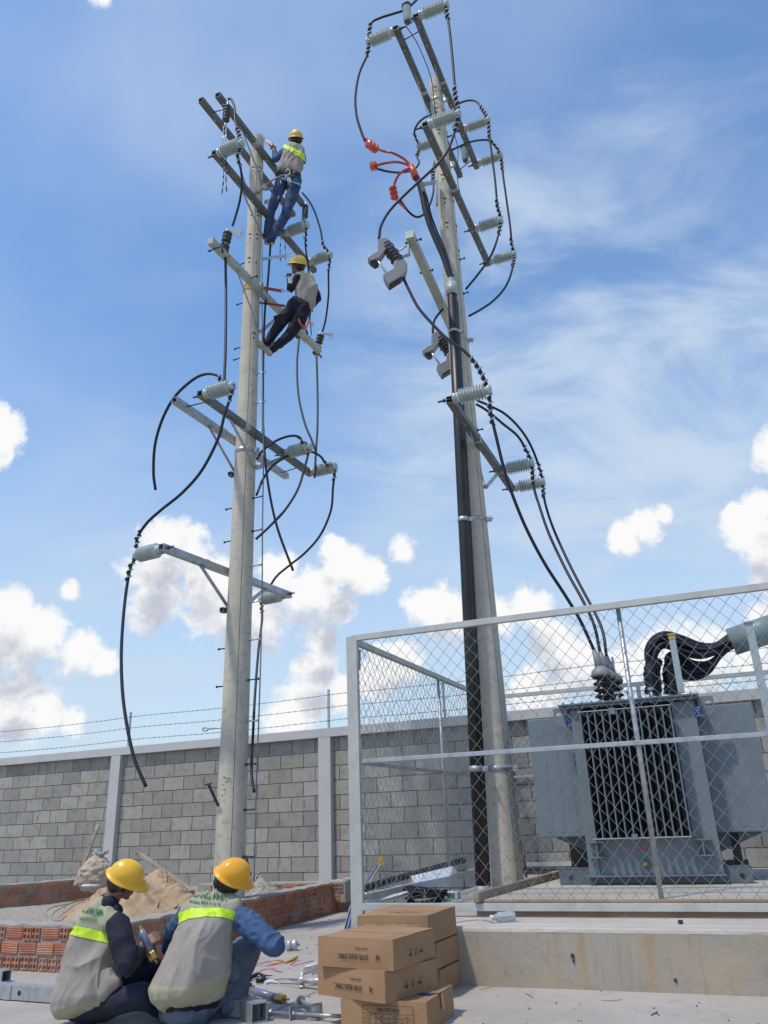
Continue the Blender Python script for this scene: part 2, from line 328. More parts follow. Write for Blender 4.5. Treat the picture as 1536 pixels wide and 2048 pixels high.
class MB:
    def __init__(s): s.v = []; s.f = []; s.sm = []; s.mi = []
    def add(s, vs, fs, smooth=False, mi=0):
        o = len(s.v); s.v += [Vector(q) for q in vs]
        for f in fs: s.f.append([o + i for i in f]); s.sm.append(smooth); s.mi.append(mi)
        return s
    def box(s, c, size, R=None, mi=0, bevel=0.0):
        R = R or Matrix.Identity(3); c = Vector(c); hx, hy, hz = [q / 2 for q in size]
        if bevel <= 0:
            vs = [c + R @ Vector((sx * hx, sy * hy, sz * hz)) for sx in (-1, 1) for sy in (-1, 1) for sz in (-1, 1)]
            return s.add(vs, [(0, 1, 3, 2), (4, 6, 7, 5), (0, 4, 5, 1), (2, 3, 7, 6), (0, 2, 6, 4), (1, 5, 7, 3)], mi=mi)
        bm = bmesh.new(); bmesh.ops.create_cube(bm, size=1)
        for v in bm.verts: v.co = Vector((v.co.x * size[0], v.co.y * size[1], v.co.z * size[2]))
        bmesh.ops.bevel(bm, geom=bm.edges[:], offset=bevel, segments=2, profile=0.6, affect='EDGES')
        vs = [c + R @ v.co for v in bm.verts]; fs = [[q.index for q in f.verts] for f in bm.faces]; bm.free()
        return s.add(vs, fs, mi=mi)
    def tube(s, pts, r, n=8, caps=True, mi=0, smooth=True):
        pts = [Vector(p) for p in pts]; rr = r if hasattr(r, '__len__') else [r] * len(pts)
        rings = []; prev = None
        for i, p in enumerate(pts):
            d = (pts[min(i + 1, len(pts) - 1)] - pts[max(i - 1, 0)])
            if d.length < 1e-9: d = Vector((0, 0, 1))
            d.normalize()
            if prev is None: R = rot_to(d); x = R.col[0]
            else:
                x = prev - d * prev.dot(d)
                if x.length < 1e-5: x = rot_to(d).col[0]
                x = x.normalized()
            prev = Vector(x); y = d.cross(x)
            rings.append([p + (Vector(x) * cos(2 * pi * k / n) + y * sin(2 * pi * k / n)) * rr[i] for k in range(n)])
        vs = [q for g in rings for q in g]; fs = []
        for i in range(len(pts) - 1):
            for k in range(n):
                a = i * n + k; b = i * n + (k + 1) % n; fs.append((a, b, b + n, a + n))
        s.add(vs, fs, smooth, mi)
        if caps:
            o = len(s.v) - len(vs)
            s.f.append([o + k for k in range(n)][::-1]); s.sm.append(False); s.mi.append(mi)
            s.f.append([o + (len(pts) - 1) * n + k for k in range(n)]); s.sm.append(False); s.mi.append(mi)
        return s
    def cyl(s, a, b, r, n=12, mi=0, r2=None): return s.tube([a, b], [r, r if r2 is None else r2], n, mi=mi)
    def lathe(s, prof, M4=None, n=20, mi=0, smooth=True):
        """prof: (r, z) pairs about local Z"""
        M4 = M4 or Matrix.Identity(4); vs = []; fs = []
        for r, z in prof:
            for k in range(n): vs.append(M4 @ Vector((r * cos(2 * pi * k / n), r * sin(2 * pi * k / n), z)))
        for i in range(len(prof) - 1):
            for k in range(n):
                a = i * n + k; b = i * n + (k + 1) % n; fs.append((a, b, b + n, a + n))
        s.add(vs, fs, smooth, mi); o = len(s.v) - len(vs)
        if prof[0][0] > 1e-4: s.f.append([o + k for k in range(n)][::-1]); s.sm.append(False); s.mi.append(mi)
        if prof[-1][0] > 1e-4: s.f.append([o + (len(prof) - 1) * n + k for k in range(n)]); s.sm.append(False); s.mi.append(mi)
        return s
    def prism(s, poly, h, R=None, c=(0, 0, 0), mi=0):
        """poly in local XY, extruded along local Z by h (centred)"""
        R = R or Matrix.Identity(3); c = Vector(c); n = len(poly)
        vs = [c + R @ Vector((x, y, -h / 2)) for x, y in poly] + [c + R @ Vector((x, y, h / 2)) for x, y in poly]
        fs = [list(range(n))[::-1], [n + i for i in range(n)]] + [(i, (i + 1) % n, n + (i + 1) % n, n + i) for i in range(n)]
        return s.add(vs, fs, mi=mi)
    def rtube(s, a, b, w, h, up=Vector((0, 0, 1)), t=0.005, mi=0):
        """hollow rectangular tube with open ends"""
        a = Vector(a); b = Vector(b); R = rot_to(b - a, up); x = Vector(R.col[0]); y = Vector(R.col[1])
        def ring(p, k):
            hw = w / 2 - k; hh = h / 2 - k
            return [p + x * (sx * hw) + y * (sy * hh) for sx, sy in ((-1, -1), (1, -1), (1, 1), (-1, 1))]
        vs = ring(a, 0) + ring(b, 0) + ring(a, t) + ring(b, t); fs = []
        for i in range(4):
            j = (i + 1) % 4
            fs += [(i, j, 4 + j, 4 + i), (8 + j, 8 + i, 12 + i, 12 + j), (j, i, 8 + i, 8 + j), (4 + i, 4 + j, 12 + j, 12 + i)]
        return s.add(vs, fs, mi=mi)
    def sphere(s, c, r, n=12, mi=0, sc=(1, 1, 1), R=None):
        c = Vector(c); R = R or Matrix.Identity(3); k = n // 2
        prof = [(sin(pi * i / k), -cos(pi * i / k)) for i in range(k + 1)]
        vs = []; fs = []
        for a, z in prof:
            for q in range(n): vs.append(c + R @ Vector((a * cos(2 * pi * q / n) * r * sc[0], a * sin(2 * pi * q / n) * r * sc[1], z * r * sc[2])))
        for i in range(k):
            for q in range(n):
                a = i * n + q; b = i * n + (q + 1) % n; fs.append((a, b, b + n, a + n))
        return s.add(vs, fs, True, mi)
    def build(s, name, mat, parent=None, world=True):
        me = bpy.data.meshes.new(name); v = s.v
        if parent is not None and world: inv = wm(parent).inverted(); v = [inv @ q for q in s.v]
        me.from_pydata([tuple(q) for q in v], [], s.f)
        me.polygons.foreach_set('use_smooth', s.sm)
        mats = mat if isinstance(mat, (list, tuple)) else [mat]
        for m in mats: me.materials.append(m)
        if len(mats) > 1: me.polygons.foreach_set('material_index', s.mi)
        me.validate(); me.update()
        o = bpy.data.objects.new(name, me); COL.objects.link(o)
        if parent is not None: o.parent = parent
        return o
def tag(o, label=None, cat=None, group=None, kind=None):
    if label: o['label'] = label
    if cat: o['category'] = cat
    if group: o['group'] = group
    if kind: o['kind'] = kind
    return o
def thing(name, label, cat, loc=(0, 0, 0), R=None, group=None, kind=None):
    o = bpy.data.objects.new(name, None); COL.objects.link(o); o.empty_display_size = 0.1
    m = (R or Matrix.Identity(3)).to_4x4(); m.translation = Vector(loc); o.matrix_basis = m
    return tag(o, label, cat, group, kind)
def solo(mb, name, mat, label, cat, loc, group=None, kind=None):
    """a thing that is a single mesh, with its origin at loc"""
    loc = Vector(loc); mb.v = [q - loc for q in mb.v]
    o = mb.build(name, mat); o.location = loc
    return tag(o, label, cat, group, kind)
def copy_thing(src, loc, R, label, group):
    r = src.copy(); COL.objects.link(r); m = R.to_4x4(); m.translation = Vector(loc); r.matrix_basis = m
    r['label'] = label; r['group'] = group
    for ch in src.children:
        c = ch.copy(); COL.objects.link(c); c.parent = r
        for g in ch.children:
            d = g.copy(); COL.objects.link(d); d.parent = c
    return r
def bolt(mb, c, d, r=0.012, h=0.012, n=6): c = Vector(c); mb.tube([c, c + Vector(d).normalized() * h], r, n, smooth=False); return mb
# ---------------------------------------------------------------- ground
g = MB(); S_ = 600; ys = [-40, 0, 4, 6, 8, 12, 40, S_]; xs = [-S_, -20, -6, -3, 0, 3, 6, 20, S_]
vs = [(x, y, 0) for y in ys for x in xs]; nx = len(xs)
g.add(vs, [(j * nx + i, j * nx + i + 1, (j + 1) * nx + i + 1, (j + 1) * nx + i) for j in range(len(ys) - 1) for i in range(nx - 1)])
tag(g.build('ground', M['floor']), kind='structure')
# joint lines cut in the floor near the boxes
j = MB()
for (a, b) in (((500, 2046), (632, 1984)), ((430, 2060), (500, 2046))):
    A = atz(*a, 0.0); B = atz(*b, 0.0); d = (B - A).normalized(); s_ = Vector((-d.y, d.x, 0)) * 0.003
    j.add([A - s_ + Vector((0, 0, .003)), B - s_ + Vector((0, 0, .003)), B + s_ + Vector((0, 0, .003)), A + s_ + Vector((0, 0, .003))], [(0, 1, 2, 3)])
tag(j.build('ground_joint', M['darkbolt']), kind='structure')
# red chalk writing on the floor
def floor_strokes(strokes, name, mat, label, cat, z=0.004):
    m = MB(); c0 = None
    for pts, w in strokes:
        P = catmull([atz(x, y, z) for x, y in pts], 5)
        if c0 is None: c0 = P[0].copy()
        L = []
        for i, p in enumerate(P):
            d = (P[min(i + 1, len(P) - 1)] - P[max(i - 1, 0)]).normalized(); s = Vector((-d.y, d.x, 0)); k = w * (0.5 + 0.5 * noise.noise(p * 25)) * (sin(pi * (i + .5) / len(P)) ** 0.4)
            L.append((p - s * k, p + s * k))
        vs = [q for ab in L for q in ab]
        m.add(vs, [(2 * i, 2 * i + 2, 2 * i + 3, 2 * i + 1) for i in range(len(L) - 1)])
    return solo(m, name, mat, label, cat, c0)
floor_strokes([([(512, 1928), (540, 1922), (565, 1920), (540, 1930), (516, 1930)], .022), ([(545, 1930), (565, 1924), (572, 1922)], .018),
               ([(505, 1948), (530, 1938), (552, 1936)], .02), ([(540, 1936), (555, 1942), (566, 1944)], .018), ([(500, 1955), (520, 1944)], .015),
               ([(580, 1930), (590, 1922), (604, 1920)], .024), ([(585, 1931), (605, 1926), (628, 1920)], .02), ([(610, 1960), (632, 1962), (660, 1962)], .03)],
              'floor_marking', M['redpaint'], 'smeared red chalk strokes on the concrete floor beside the squatting worker in blue shirt', 'marking')
# ---------------------------------------------------------------- raised plinth and its slab
NF = Vector((sin(rad(21.3)), cos(rad(21.3)), 0)); LF = Vector((cos(rad(21.3)), -sin(rad(21.3)), 0)); P0 = Vector((0.389, 6.08, 0))
def fp(a, o, z): return P0 + LF * a + NF * o + Vector((0, 0, z))           # front frame: along, behind, up
def fpx(x, y, o): return inplane(x, y, P0 + NF * o, NF)
def falong(P): return (P - P0).dot(LF)
ZP = 0.36; ZS = 0.475
AL0 = falong(fpx(712, 1852, 0.0))                                     # left end of the plinth, just inside the corner post
pl = thing('concrete_plinth', 'long raised concrete plinth with rust stained front under the transformer enclosure', 'plinth', fp(1, 0, 0))
m = MB(); nA = 60; nZ = 8; A1 = 5.2
random.seed(3)
vs = []
for i in range(nA + 1):
    for k in range(nZ + 1):
        a = AL0 + (A1 - AL0) * i / nA; z = 0.325 * k / nZ
        vs.append(fp(a, -0.006 * noise.noise(Vector((a * 2, z * 3, 0))) , z))
m.add(vs, [(i * (nZ + 1) + k, (i + 1) * (nZ + 1) + k, (i + 1) * (nZ + 1) + k + 1, i * (nZ + 1) + k + 1) for i in range(nA) for k in range(nZ)])
# ragged trowelled edge then the top
vs = []
prof = [(0.0, 0.325), (0.006, 0.343), (0.022, 0.352), (0.10, ZP - 0.004), (0.11, ZP - 0.006), (0.118, ZP), (4.9, ZP)]
for i in range(nA + 1):
    a = AL0 + (A1 - AL0) * i / nA
    for q, (o, z) in enumerate(prof):
        jit = 0.006 * noise.noise(Vector((a * 6, q * 3.1, 1)))
        vs.append(fp(a, o + (jit if q < 3 else jit * .6 if q < 6 else 0), z + (jit * .5 if q in (1, 2) else 0)))
n_ = len(prof)
mt = MB(); mt.add(vs, [(i * n_ + k, (i + 1) * n_ + k, (i + 1) * n_ + k + 1, i * n_ + k + 1) for i in range(nA) for k in range(n_ - 1)])
m.add([fp(AL0, 0, 0), fp(AL0, 4.9, 0), fp(AL0, 4.9, ZP), fp(AL0, 0.12, ZP), fp(AL0, 0.02, 0.35), fp(AL0, 0, .325)], [(0, 1, 2, 3, 4, 5)])
m.build('front_wall', M['plinth'], pl); mt.build('top', M['plinthtop'], pl)
hole = MB()
for x, y, r in ((1145, 1912, .012), (1147, 1923, .007), (1351, 1961, .009)):
    c = fpx(x, y, -0.004); hole = MB(); hole.prism([(r * (1 + .35 * sin(k * 2.3)) * cos(k * pi / 4), 1.5 * r * (1 + .3 * cos(k * 1.7)) * sin(k * pi / 4)) for k in range(8)], 0.004, axes(LF, Vector((0, 0, 1)), -NF), c); hole.build('hole', M['darkbolt'], pl)
sl_ = thing('concrete_slab', 'low concrete slab with brown weathered edge on top of the plinth, under the transformer', 'slab', fp(1.4, 0.55, ZP))
m = MB(); vs = []; a0 = falong(fpx(955, 1810, .52)); nS = 40
for i in range(nS + 1):
    a = a0 + (A1 - a0) * i / nS; jj = 0.006 * noise.noise(Vector((a * 5, 2, 0)))
    vs += [fp(a, 0.49 + jj * .6, ZP + .001), fp(a, 0.49 - jj * .3, ZS - .012 + jj * .4), fp(a, 0.505, ZS), fp(a, 3.6, ZS)]
top = MB(); top.add([v for v in vs], [(i * 4 + 2, i * 4 + 6, i * 4 + 7, i * 4 + 3) for i in range(nS)])
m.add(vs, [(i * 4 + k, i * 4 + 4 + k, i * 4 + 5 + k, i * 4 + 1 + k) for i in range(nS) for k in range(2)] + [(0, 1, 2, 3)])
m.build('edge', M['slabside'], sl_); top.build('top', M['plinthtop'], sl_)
m = MB(); A = atz(952, 1795, ZS + .02); B = atz(1140, 1743, ZS + .03); d = (B - A).normalized()
m.box((A + B) / 2, (0.05, (B - A).length, 0.07), axes(d.cross(Vector((0, 0, 1))).normalized(), d, d.cross(Vector((0, 0, 1))).normalized().cross(d)), bevel=.006)
solo(m, 'timber', M['wood'], 'weathered timber edging board lying along the slab beside the transformer', 'board', A)
# ---------------------------------------------------------------- block wall with beam and columns
AW = rad(24.6); LW = Vector((cos(AW), -sin(AW), 0)); NW = Vector((sin(AW), cos(AW), 0)); PW = Vector((-1.022, 12.0, 0))
def wp(a, o, z): return PW + LW * a + NW * o + Vector((0, 0, z))
def wpx(x, y, o=0): return inplane(x, y, PW + NW * o, NW)
RW = axes(LW, NW, Vector((0, 0, 1)))
bw = thing('block_wall', 'long grey concrete block wall with painted top beam and columns behind the site', 'wall', wp(0, 0, 0), RW)
WL, WR = -11.0, 9.0
b = MB(); b.add([wp(WL, .09, 0), wp(WR, .09, 0), wp(WR, .09, 2.25), wp(WL, .09, 2.25), wp(WL, .25, 0), wp(WR, .25, 0), wp(WR, .25, 2.25), wp(WL, .25, 2.25)], [(0, 1, 2, 3), (5, 4, 7, 6)])
b.build('blockwork', M['block'], bw)
b = MB(); b.box(wp((WL + WR) / 2, .115, 2.305), (WR - WL, .23, .13), RW, bevel=.006); b.build('beam', M['beam'], bw)
for i in (-2, -1, 0, 1, 2):
    b = MB(); b.box(wp(i * 4.02, .116, 1.12), (.205, .226, 2.24), RW, bevel=.006); b.build('column', M['beam'], bw)
# barbed wire along the top
bf = thing('barbed_wire_fence', 'three strands of barbed wire on thin steel posts above the block wall', 'barbed wire', wp(0, .1, 2.37))
for a in (-7.4, -3.86, .03, 1.9, 4.3, 8.2):
    p = MB(); p.box(wp(a, .1, 2.66), (.03, .03, .58), RW); p.build('post', M['galv'], bf)
for h in (.50, .315, .12):
    s = MB(); pts = [wp(WL + (WR - WL) * i / 120, .08, 2.37 + h - .025 * sin(pi * ((i * (WR - WL) / 120 + .4) % 3.9) / 3.9) + .006 * noise.noise(Vector((i * .7, h, 0)))) for i in range(121)]
    s.tube(pts, .0035, 4); 
    for i in range(int((WR - WL) / .11)):
        t = i * .11 / (WR - WL) * 120; k = int(t); p = pts[k].lerp(pts[min(k + 1, 120)], t - k)
        a = random.uniform(0, pi); e = Vector((0, cos(a), sin(a))) * .017 + LW * .006
        s.tube([p - e, p + e], .0025, 3, caps=False); e2 = Vector((0, -sin(a), cos(a))) * .017
        s.tube([p + LW * .01 - e2, p + LW * .01 + e2], .0025, 3, caps=False)
    s.build('strand', M['barb'], bf)
# white plastic scrap caught on the enclosure comes with the fence below
# ---------------------------------------------------------------- hollow brick planter walls
def hollow_header(m, C, X, Y, Z, w, h, d, back=True):
    """front face at C (centre), X right, Z up, Y into the wall; four round holes"""
    n = 8; ho = .43
    cols = [(-w / 2, 0), (0, w / 2)]; rows = [(-h / 2, 0), (0, h / 2)]
    for x0, x1 in cols:
        for z0, z1 in rows:
            cx = (x0 + x1) / 2; cz = (z0 + z1) / 2; r = min(w, h) / 2 * ho * 1.05; vs = []
            for k in range(n):
                a = 2 * pi * k / n + pi / 8; ca, sa = cos(a), sin(a); q = max(abs(ca), abs(sa))
                vs.append(C + X * (cx + ca / q * (x1 - x0) / 2) + Z * (cz + sa / q * (z1 - z0) / 2))
            for k in range(n): a = 2 * pi * k / n + pi / 8; vs.append(C + X * (cx + cos(a) * r) + Z * (cz + sin(a) * r))
            for k in range(n): a = 2 * pi * k / n + pi / 8; vs.append(C + X * (cx + cos(a) * r) + Z * (cz + sin(a) * r) + Y * d)
            # the outer ring needs the cell's corners: add four corner triangles
            fs = [(k, (k + 1) % n, n + (k + 1) % n, n + k) for k in range(n)] + [(n + k, n + (k + 1) % n, 2 * n + (k + 1) % n, 2 * n + k) for k in range(n)] + [[2 * n + k for k in range(n)]]
            o = len(vs)
            vs += [C + X * x + Z * z for x, z in ((x1, z1), (x0, z1), (x0, z0), (x1, z0))]
            fs += [(0, o, 1), (2, o + 1, 3), (4, o + 2, 5), (6, o + 3, 7)]
            m.add(vs, fs)
    # sides
    q = [C + X * sx * w / 2 + Z * sz * h / 2 for sx, sz in ((-1, -1), (1, -1), (1, 1), (-1, 1))]
    m.add(q + [p + Y * .03 for p in q], [(0, 1, 5, 4), (1, 2, 6, 5), (2, 3, 7, 6), (3, 0, 4, 7)])
def stretcher(m, C, X, Y, Z, w, h, grooves=4):
    prof = [(-h / 2, .006)]
    g_ = h / (grooves + 1)
    for i in range(1, grooves + 1):
        z = -h / 2 + g_ * i; prof += [(z - .006, 0), (z - .002, .004), (z + .002, .004), (z + .006, 0)]
    prof.append((h / 2, .006))
    vs = []
    for z, y in prof: vs += [C - X * w / 2 + Z * z + Y * y, C + X * w / 2 + Z * z + Y * y]
    m.add(vs, [(2 * i, 2 * i + 1, 2 * i + 3, 2 * i + 2) for i in range(len(prof) - 1)])
    q = [C + X * sx * w / 2 + Z * sz * h / 2 + Y * .003 for sx, sz in ((-1, -1), (1, -1), (1, 1), (-1, 1))]
    m.add(q + [p + Y * .03 for p in q], [(0, 1, 5, 4), (1, 2, 6, 5), (2, 3, 7, 6), (3, 0, 4, 7)])
def brick_wall(A, B, z0, nc, label, th=.2, seed=1, bottom_headers=False, both=False, group=None):
    rnd = random.Random(seed); A = Vector(A); B = Vector(B); X = (B - A); X.z = 0; L = X.length; X.normalize(); Z = Vector((0, 0, 1)); Y = Z.cross(X)
    if both is None: pass
    ch = .112; root = thing('brick_wall', label, 'brick wall', (A + B) / 2 + Vector((0, 0, z0)), group=group)
    mo = MB(); n = max(8, int(L / .06)); vs = []
    for i in range(n + 1):
        a = L * i / n; t = z0 + nc * ch + .012 + .012 * noise.noise(Vector((a * 6, seed, 0)))
        f = .006 + .004 * noise.noise(Vector((a * 9, seed + 4, 0)))
        for o, z in ((f, z0), (f, t - .006), (.012, t), (th - .012, t + .006 * noise.noise(Vector((a * 9, seed, 5)))), (th - f, t - .006), (th - f, z0)):
            vs.append(A + X * a + Y * o + Vector((0, 0, z - A.z)))
    mo.add(vs, [(i * 6 + k, (i + 1) * 6 + k, (i + 1) * 6 + k + 1, i * 6 + k + 1) for i in range(n) for k in range(5)] + [list(range(6))[::-1], [n * 6 + k for k in range(6)]])
    mo.build('mortar', M['mortar'], root)
    br = MB()
    for c in range(nc):
        a = -rnd.uniform(0, .3) if nc > 1 else 0; k = c
        while a < L:
            zc = z0 + ch * (c + .5)
            hdr = (k % 2 == 0) or (bottom_headers and c == 0)
            if bottom_headers and c == 1: hdr = False
            jit = rnd.uniform(-.004, .004); tz = rnd.uniform(-.004, .004)
            w = .1 if hdr else .2
            for r_ in range(2 if hdr else 1):
                if a > .0 and a + w < L:
                    Rj = Matrix.Rotation(rnd.uniform(-.03, .03), 3, Y)
                    C = A + X * (a + w / 2) + Y * (-.006 + jit) + Vector((0, 0, zc + tz - A.z))
                    (hollow_header(br, C, Rj @ X, Y, Rj @ Z, .088, .092, .07) if hdr else stretcher(br, C, Rj @ X, Y, Rj @ Z, .186, .092))
                a += w + .002
            a += .006; k += 1
    br.build('bricks', M['brick'], root)
    return root
bA = atz(-40, 1937, 0); bA = bA + (bA - atz(215, 1952, 0)).normalized() * 2.6; bC = atz(215, 1952, 0); bD = atz(700, 1816, 0); bE = atz(770, 1797, 0)
brick_wall(bA, bC, 0, 3, 'low hollow brick wall with three courses beside the seated worker on the left', seed=4, bottom_headers=True)
dBE = (bE - bC); brick_wall(bC + dBE.normalized() * .02, bE, 0, 3, 'low hollow brick wall running back from the two seated workers towards the fence post', seed=8)
# rear cells of the planter: the left rear wall and the far one
rA = at(-60, 1812, 10.2); rB = at(236, 1752, 11.6)
zt = .50
rA.z = rB.z = 0; rA = rA + (rA - rB).normalized() * 3.4
bF = Vector((bA.x - 1.1, bA.y + 5.6, 0))
brick_wall(bF, bA, 0, 3, 'hollow brick wall closing the planter at its far left end, outside the picture', seed=31)
brick_wall(rA, rB, zt - 3 * .112 - .02, 3, 'hollow brick wall at the far left in front of the block wall, ending at the sack', seed=12)
fA = at(395, 1770, 11.5); fB = at(690, 1763, 10.9); fA.z = fB.z = 0
brick_wall(fA, fB, .12, 2, 'far hollow brick wall of the planter behind the gravel heap', seed=21)
# fill of sandy soil between the walls
def heap(name, mat, label, cat, cx, cy, rx, ry, h, z0, rot=0, nz=.05, fr=4, n=56, power=1.0, fine=.012, kind='stuff', seed=0):
    m = MB(); vs = [(cx, cy, z0 + h)]; na = n * 2
    for j in range(1, n + 1):
        for i in range(na):
            r = j / n; a = 2 * pi * i / na; x = r * rx * cos(a); y = r * ry * sin(a); p = Vector((x * fr, y * fr, seed))
            t = 1 - r; z = h * (t ** power) + (nz * noise.fractal(p, 1, 2, 4) + fine * noise.noise(p * 7)) * min(1, t * 3) - .05 * (1 - min(1, t * 8))
            if t > .9: z = h * (t ** power) + nz * noise.fractal(p, 1, 2, 4) * (1 - t) * 10 * min(1, t * 3)
            c, s = cos(rot), sin(rot); vs.append((cx + x * c - y * s, cy + x * s + y * c, z0 + z))
    fs = [(0, 1 + i, 1 + (i + 1) % na) for i in range(na)] + [(1 + (j - 1) * na + i, 1 + j * na + i, 1 + j * na + (i + 1) % na, 1 + (j - 1) * na + (i + 1) % na) for j in range(1, n) for i in range(na)]
    m.add(vs, fs, True)
    return solo(m, name, mat, label, cat, (cx, cy, z0), kind=kind)
def planter_fill():
    """ground inside the planter: polygon between the brick walls, clipped by construction"""
    f = MB(); rows = 36; cols = 30; vs = []
    dX = (bE - bC); 
    for j in range(rows + 1):
        t = j / rows; R_ = bC + dX * t + Vector((-.10, .02, 0))                  # inner side of the right-hand wall
        L_ = (bA + Vector((.12, .16, 0))).lerp(bF + Vector((.12, 0, 0)), t)
        if j == 0: R_ = bC + Vector((-.05, .12, 0))
        for i in range(cols + 1):
            p = L_.lerp(R_, i / cols)
            vs.append((p.x, p.y, .235 + .045 * noise.fractal(Vector((p.x * 1.6, p.y * 1.6, 0)), 1, 2, 4) + .01 * noise.noise(Vector((p.x * 12, p.y * 12, 0)))))
    f.add(vs, [(j * (cols + 1) + i, j * (cols + 1) + i + 1, (j + 1) * (cols + 1) + i + 1, (j + 1) * (cols + 1) + i) for j in range(rows) for i in range(cols)], True)
    return tag(f.build('soil', M['gravel']), kind='structure')
planter_fill()
sp = at(315, 1745, 9.3)
heap('sand_pile', M['sand'], 'tall heap of yellow sand inside the brick planter behind the seated workers', 'sand pile', -2.62, 9.05, .95, 1.15, .41, .22, .25, nz=.11, fr=3.2, n=80, power=.85, fine=.03)
heap('gravel_pile', M['gravel'], 'small heap of grey gravel at the foot of the left pole', 'gravel pile', -1.74, 10.45, .42, .85, .30, .22, .25, nz=.04, fr=5, n=70, fine=.02, seed=3)
def pebbles(cx, cy, rx, ry, n, z, size, name, mat, label, cat, seed=5):
    rn = random.Random(seed); m = MB()
    for _ in range(n):
        a = rn.uniform(0, 2 * pi); r = math.sqrt(rn.random()); x = cx + rx * r * cos(a); y = cy + ry * r * sin(a); s = size * rn.uniform(.4, 1.3)
        R = Matrix.Rotation(rn.uniform(0, 3), 3, 'X') @ Matrix.Rotation(rn.uniform(0, 3), 3, 'Z')
        m.box((x, y, z(x, y, r) + s * .25), (s, s * rn.uniform(.5, 1), s * rn.uniform(.4, .8)), R)
    return solo(m, name, mat, label, cat, (cx, cy, z(cx, cy, 0)), kind='stuff')
pebbles(-1.74, 10.45, .34, .72, 900, lambda x, y, r: .20 + .34 * (1 - r), .026, 'gravel_stones', M['gravel'], 'loose stones strewn over the gravel heap', 'gravel')
pebbles(-1.1, 8.2, 1.1, 2.6, 90, lambda x, y, r: 0, .016, 'floor_grit', M['mortar'], 'scattered mortar crumbs on the concrete floor along the brick wall', 'debris', 9)
pebbles(1.2, 5.2, 1.3, .7, 40, lambda x, y, r: 0, .008, 'floor_litter', M['barb'], 'tiny dark litter specks on the floor in front of the plinth', 'debris', 10)
# straws and a string on the floor in front of the plinth
for pts, r, mt_, nm, lb in ((((960, 1979), (975, 1976), (990, 1972), (996, 1970)), .002, 'rope', 'dry_leaf', 'dry yellow straw curl on the floor against the plinth'),
                        (((1203, 2000), (1222, 2001), (1243, 1999)), .002, 'wood', 'twig', 'thin straight straw lying on the floor, right of the plinth hole'),
                        (((1302, 2030), (1312, 2026), (1318, 2030)), .003, 'barb', 'twig', 'small dark curled scrap on the floor, lower right'),
                        (((1050, 1986), (1060, 1991), (1066, 1995)), .002, 'wood', 'twig', 'short slanting straw on the floor in front of the plinth')):
    P = [atz(x, y, .004) for x, y in pts]; mm = MB(); mm.tube(catmull(P, 4), r, 5); solo(mm, nm, M[mt_], lb, 'litter', P[0])
# sack, sticks, wires by the sand
# ---------------------------------------------------------------- chain link enclosure
OF = .5                                                                      # fence plane behind the plinth's front edge
def mesh_panel(mb, O, X, length, z0, z1, w=.1125, h=.128, r=.0023, clip=None):
    Z = Vector((0, 0, 1)); Y = Z.cross(X).normalized(); nw = int(length / (w / 2)) ; rows = int(math.ceil((z1 - z0) / (h / 2)))
    for i in range(nw):
        pts = []
        x0 = (i + .5) * w / 2; ph = i % 2
        for k in range(rows + 1):
            z = min(z1, z0 + k * h / 2); sgn = 1 if (k + i) % 2 else -1
            x = x0 + sgn * w / 4 * 1.03
            a = i * .9 + k * .37
            pts.append(O + X * (x + .0022 * sin(a * 3.1)) + Y * (.0022 * (1 if k % 2 else -1)) + Vector((0, 0, z - O.z + .0018 * sin(a * 5.3 + x * 3))))
        mb.tube(pts, r, 4, caps=False, smooth=True)
def rail(mb, a, b, w, h): 
    a = Vector(a); b = Vector(b); d = (b - a).normalized(); y = Vector((0, 0, 1)).cross(d); y.normalize()
    mb.box((a + b) / 2, ((b - a).length, w, h), axes(d, y, d.cross(y)), bevel=.003)
zR0 = fpx(1000, 1822, OF).z; zR1 = fpx(1000, 1806, OF).z; zTop = 2.60; zMid = fpx(1100, 1497, OF).z
aL = falong(fpx(717, 1600, OF)); aR = 4.6
ff = thing('chain_link_fence', 'front chain link fence panel in grey angle frame in front of the transformer', 'fence', fp(aL, OF, ZP))
for nm, z, h in (('top_rail', zTop - .025, .052), ('bottom_rail', (zR0 + zR1) / 2, .052)):
    m = MB(); rail(m, fp(aL + .02, OF - .003, z), fp(aR, OF - .003, z), .045, h); m.build(nm, M['fence'], ff)
m = MB(); rail(m, fp(aL + .02, OF + .018, zMid), fp(aR, OF + .018, zMid - .0), .028, .034); m.build('middle_rail', M['galv'], ff)
m = MB(); m.box(fp(aL, OF, (.30 + zTop) / 2), (.05, .05, zTop - .30), axes(LF, NF, Vector((0, 0, 1))), bevel=.003)
m.build('post', M['fence'], ff)
a2 = falong(fpx(1279, 1510, OF))
m = MB(); m.tube([fp(a2, OF + .035, zR1), fp(a2, OF + .035, zTop - .03)], .0185, 12); m.build('post', M['galv'], ff)
a3 = a2 + 2.0
m = MB(); m.tube([fp(a3, OF + .035, zR1), fp(a3, OF + .035, zTop - .03)], .0185, 12); m.build('post', M['galv'], ff)
m = MB(); mesh_panel(m, fp(aL + .03, OF + .006, zR1 - .01), LF, aR - aL - .05, zR1 - .01, zTop - .045); m.build('wire_mesh', M['wire'], ff)
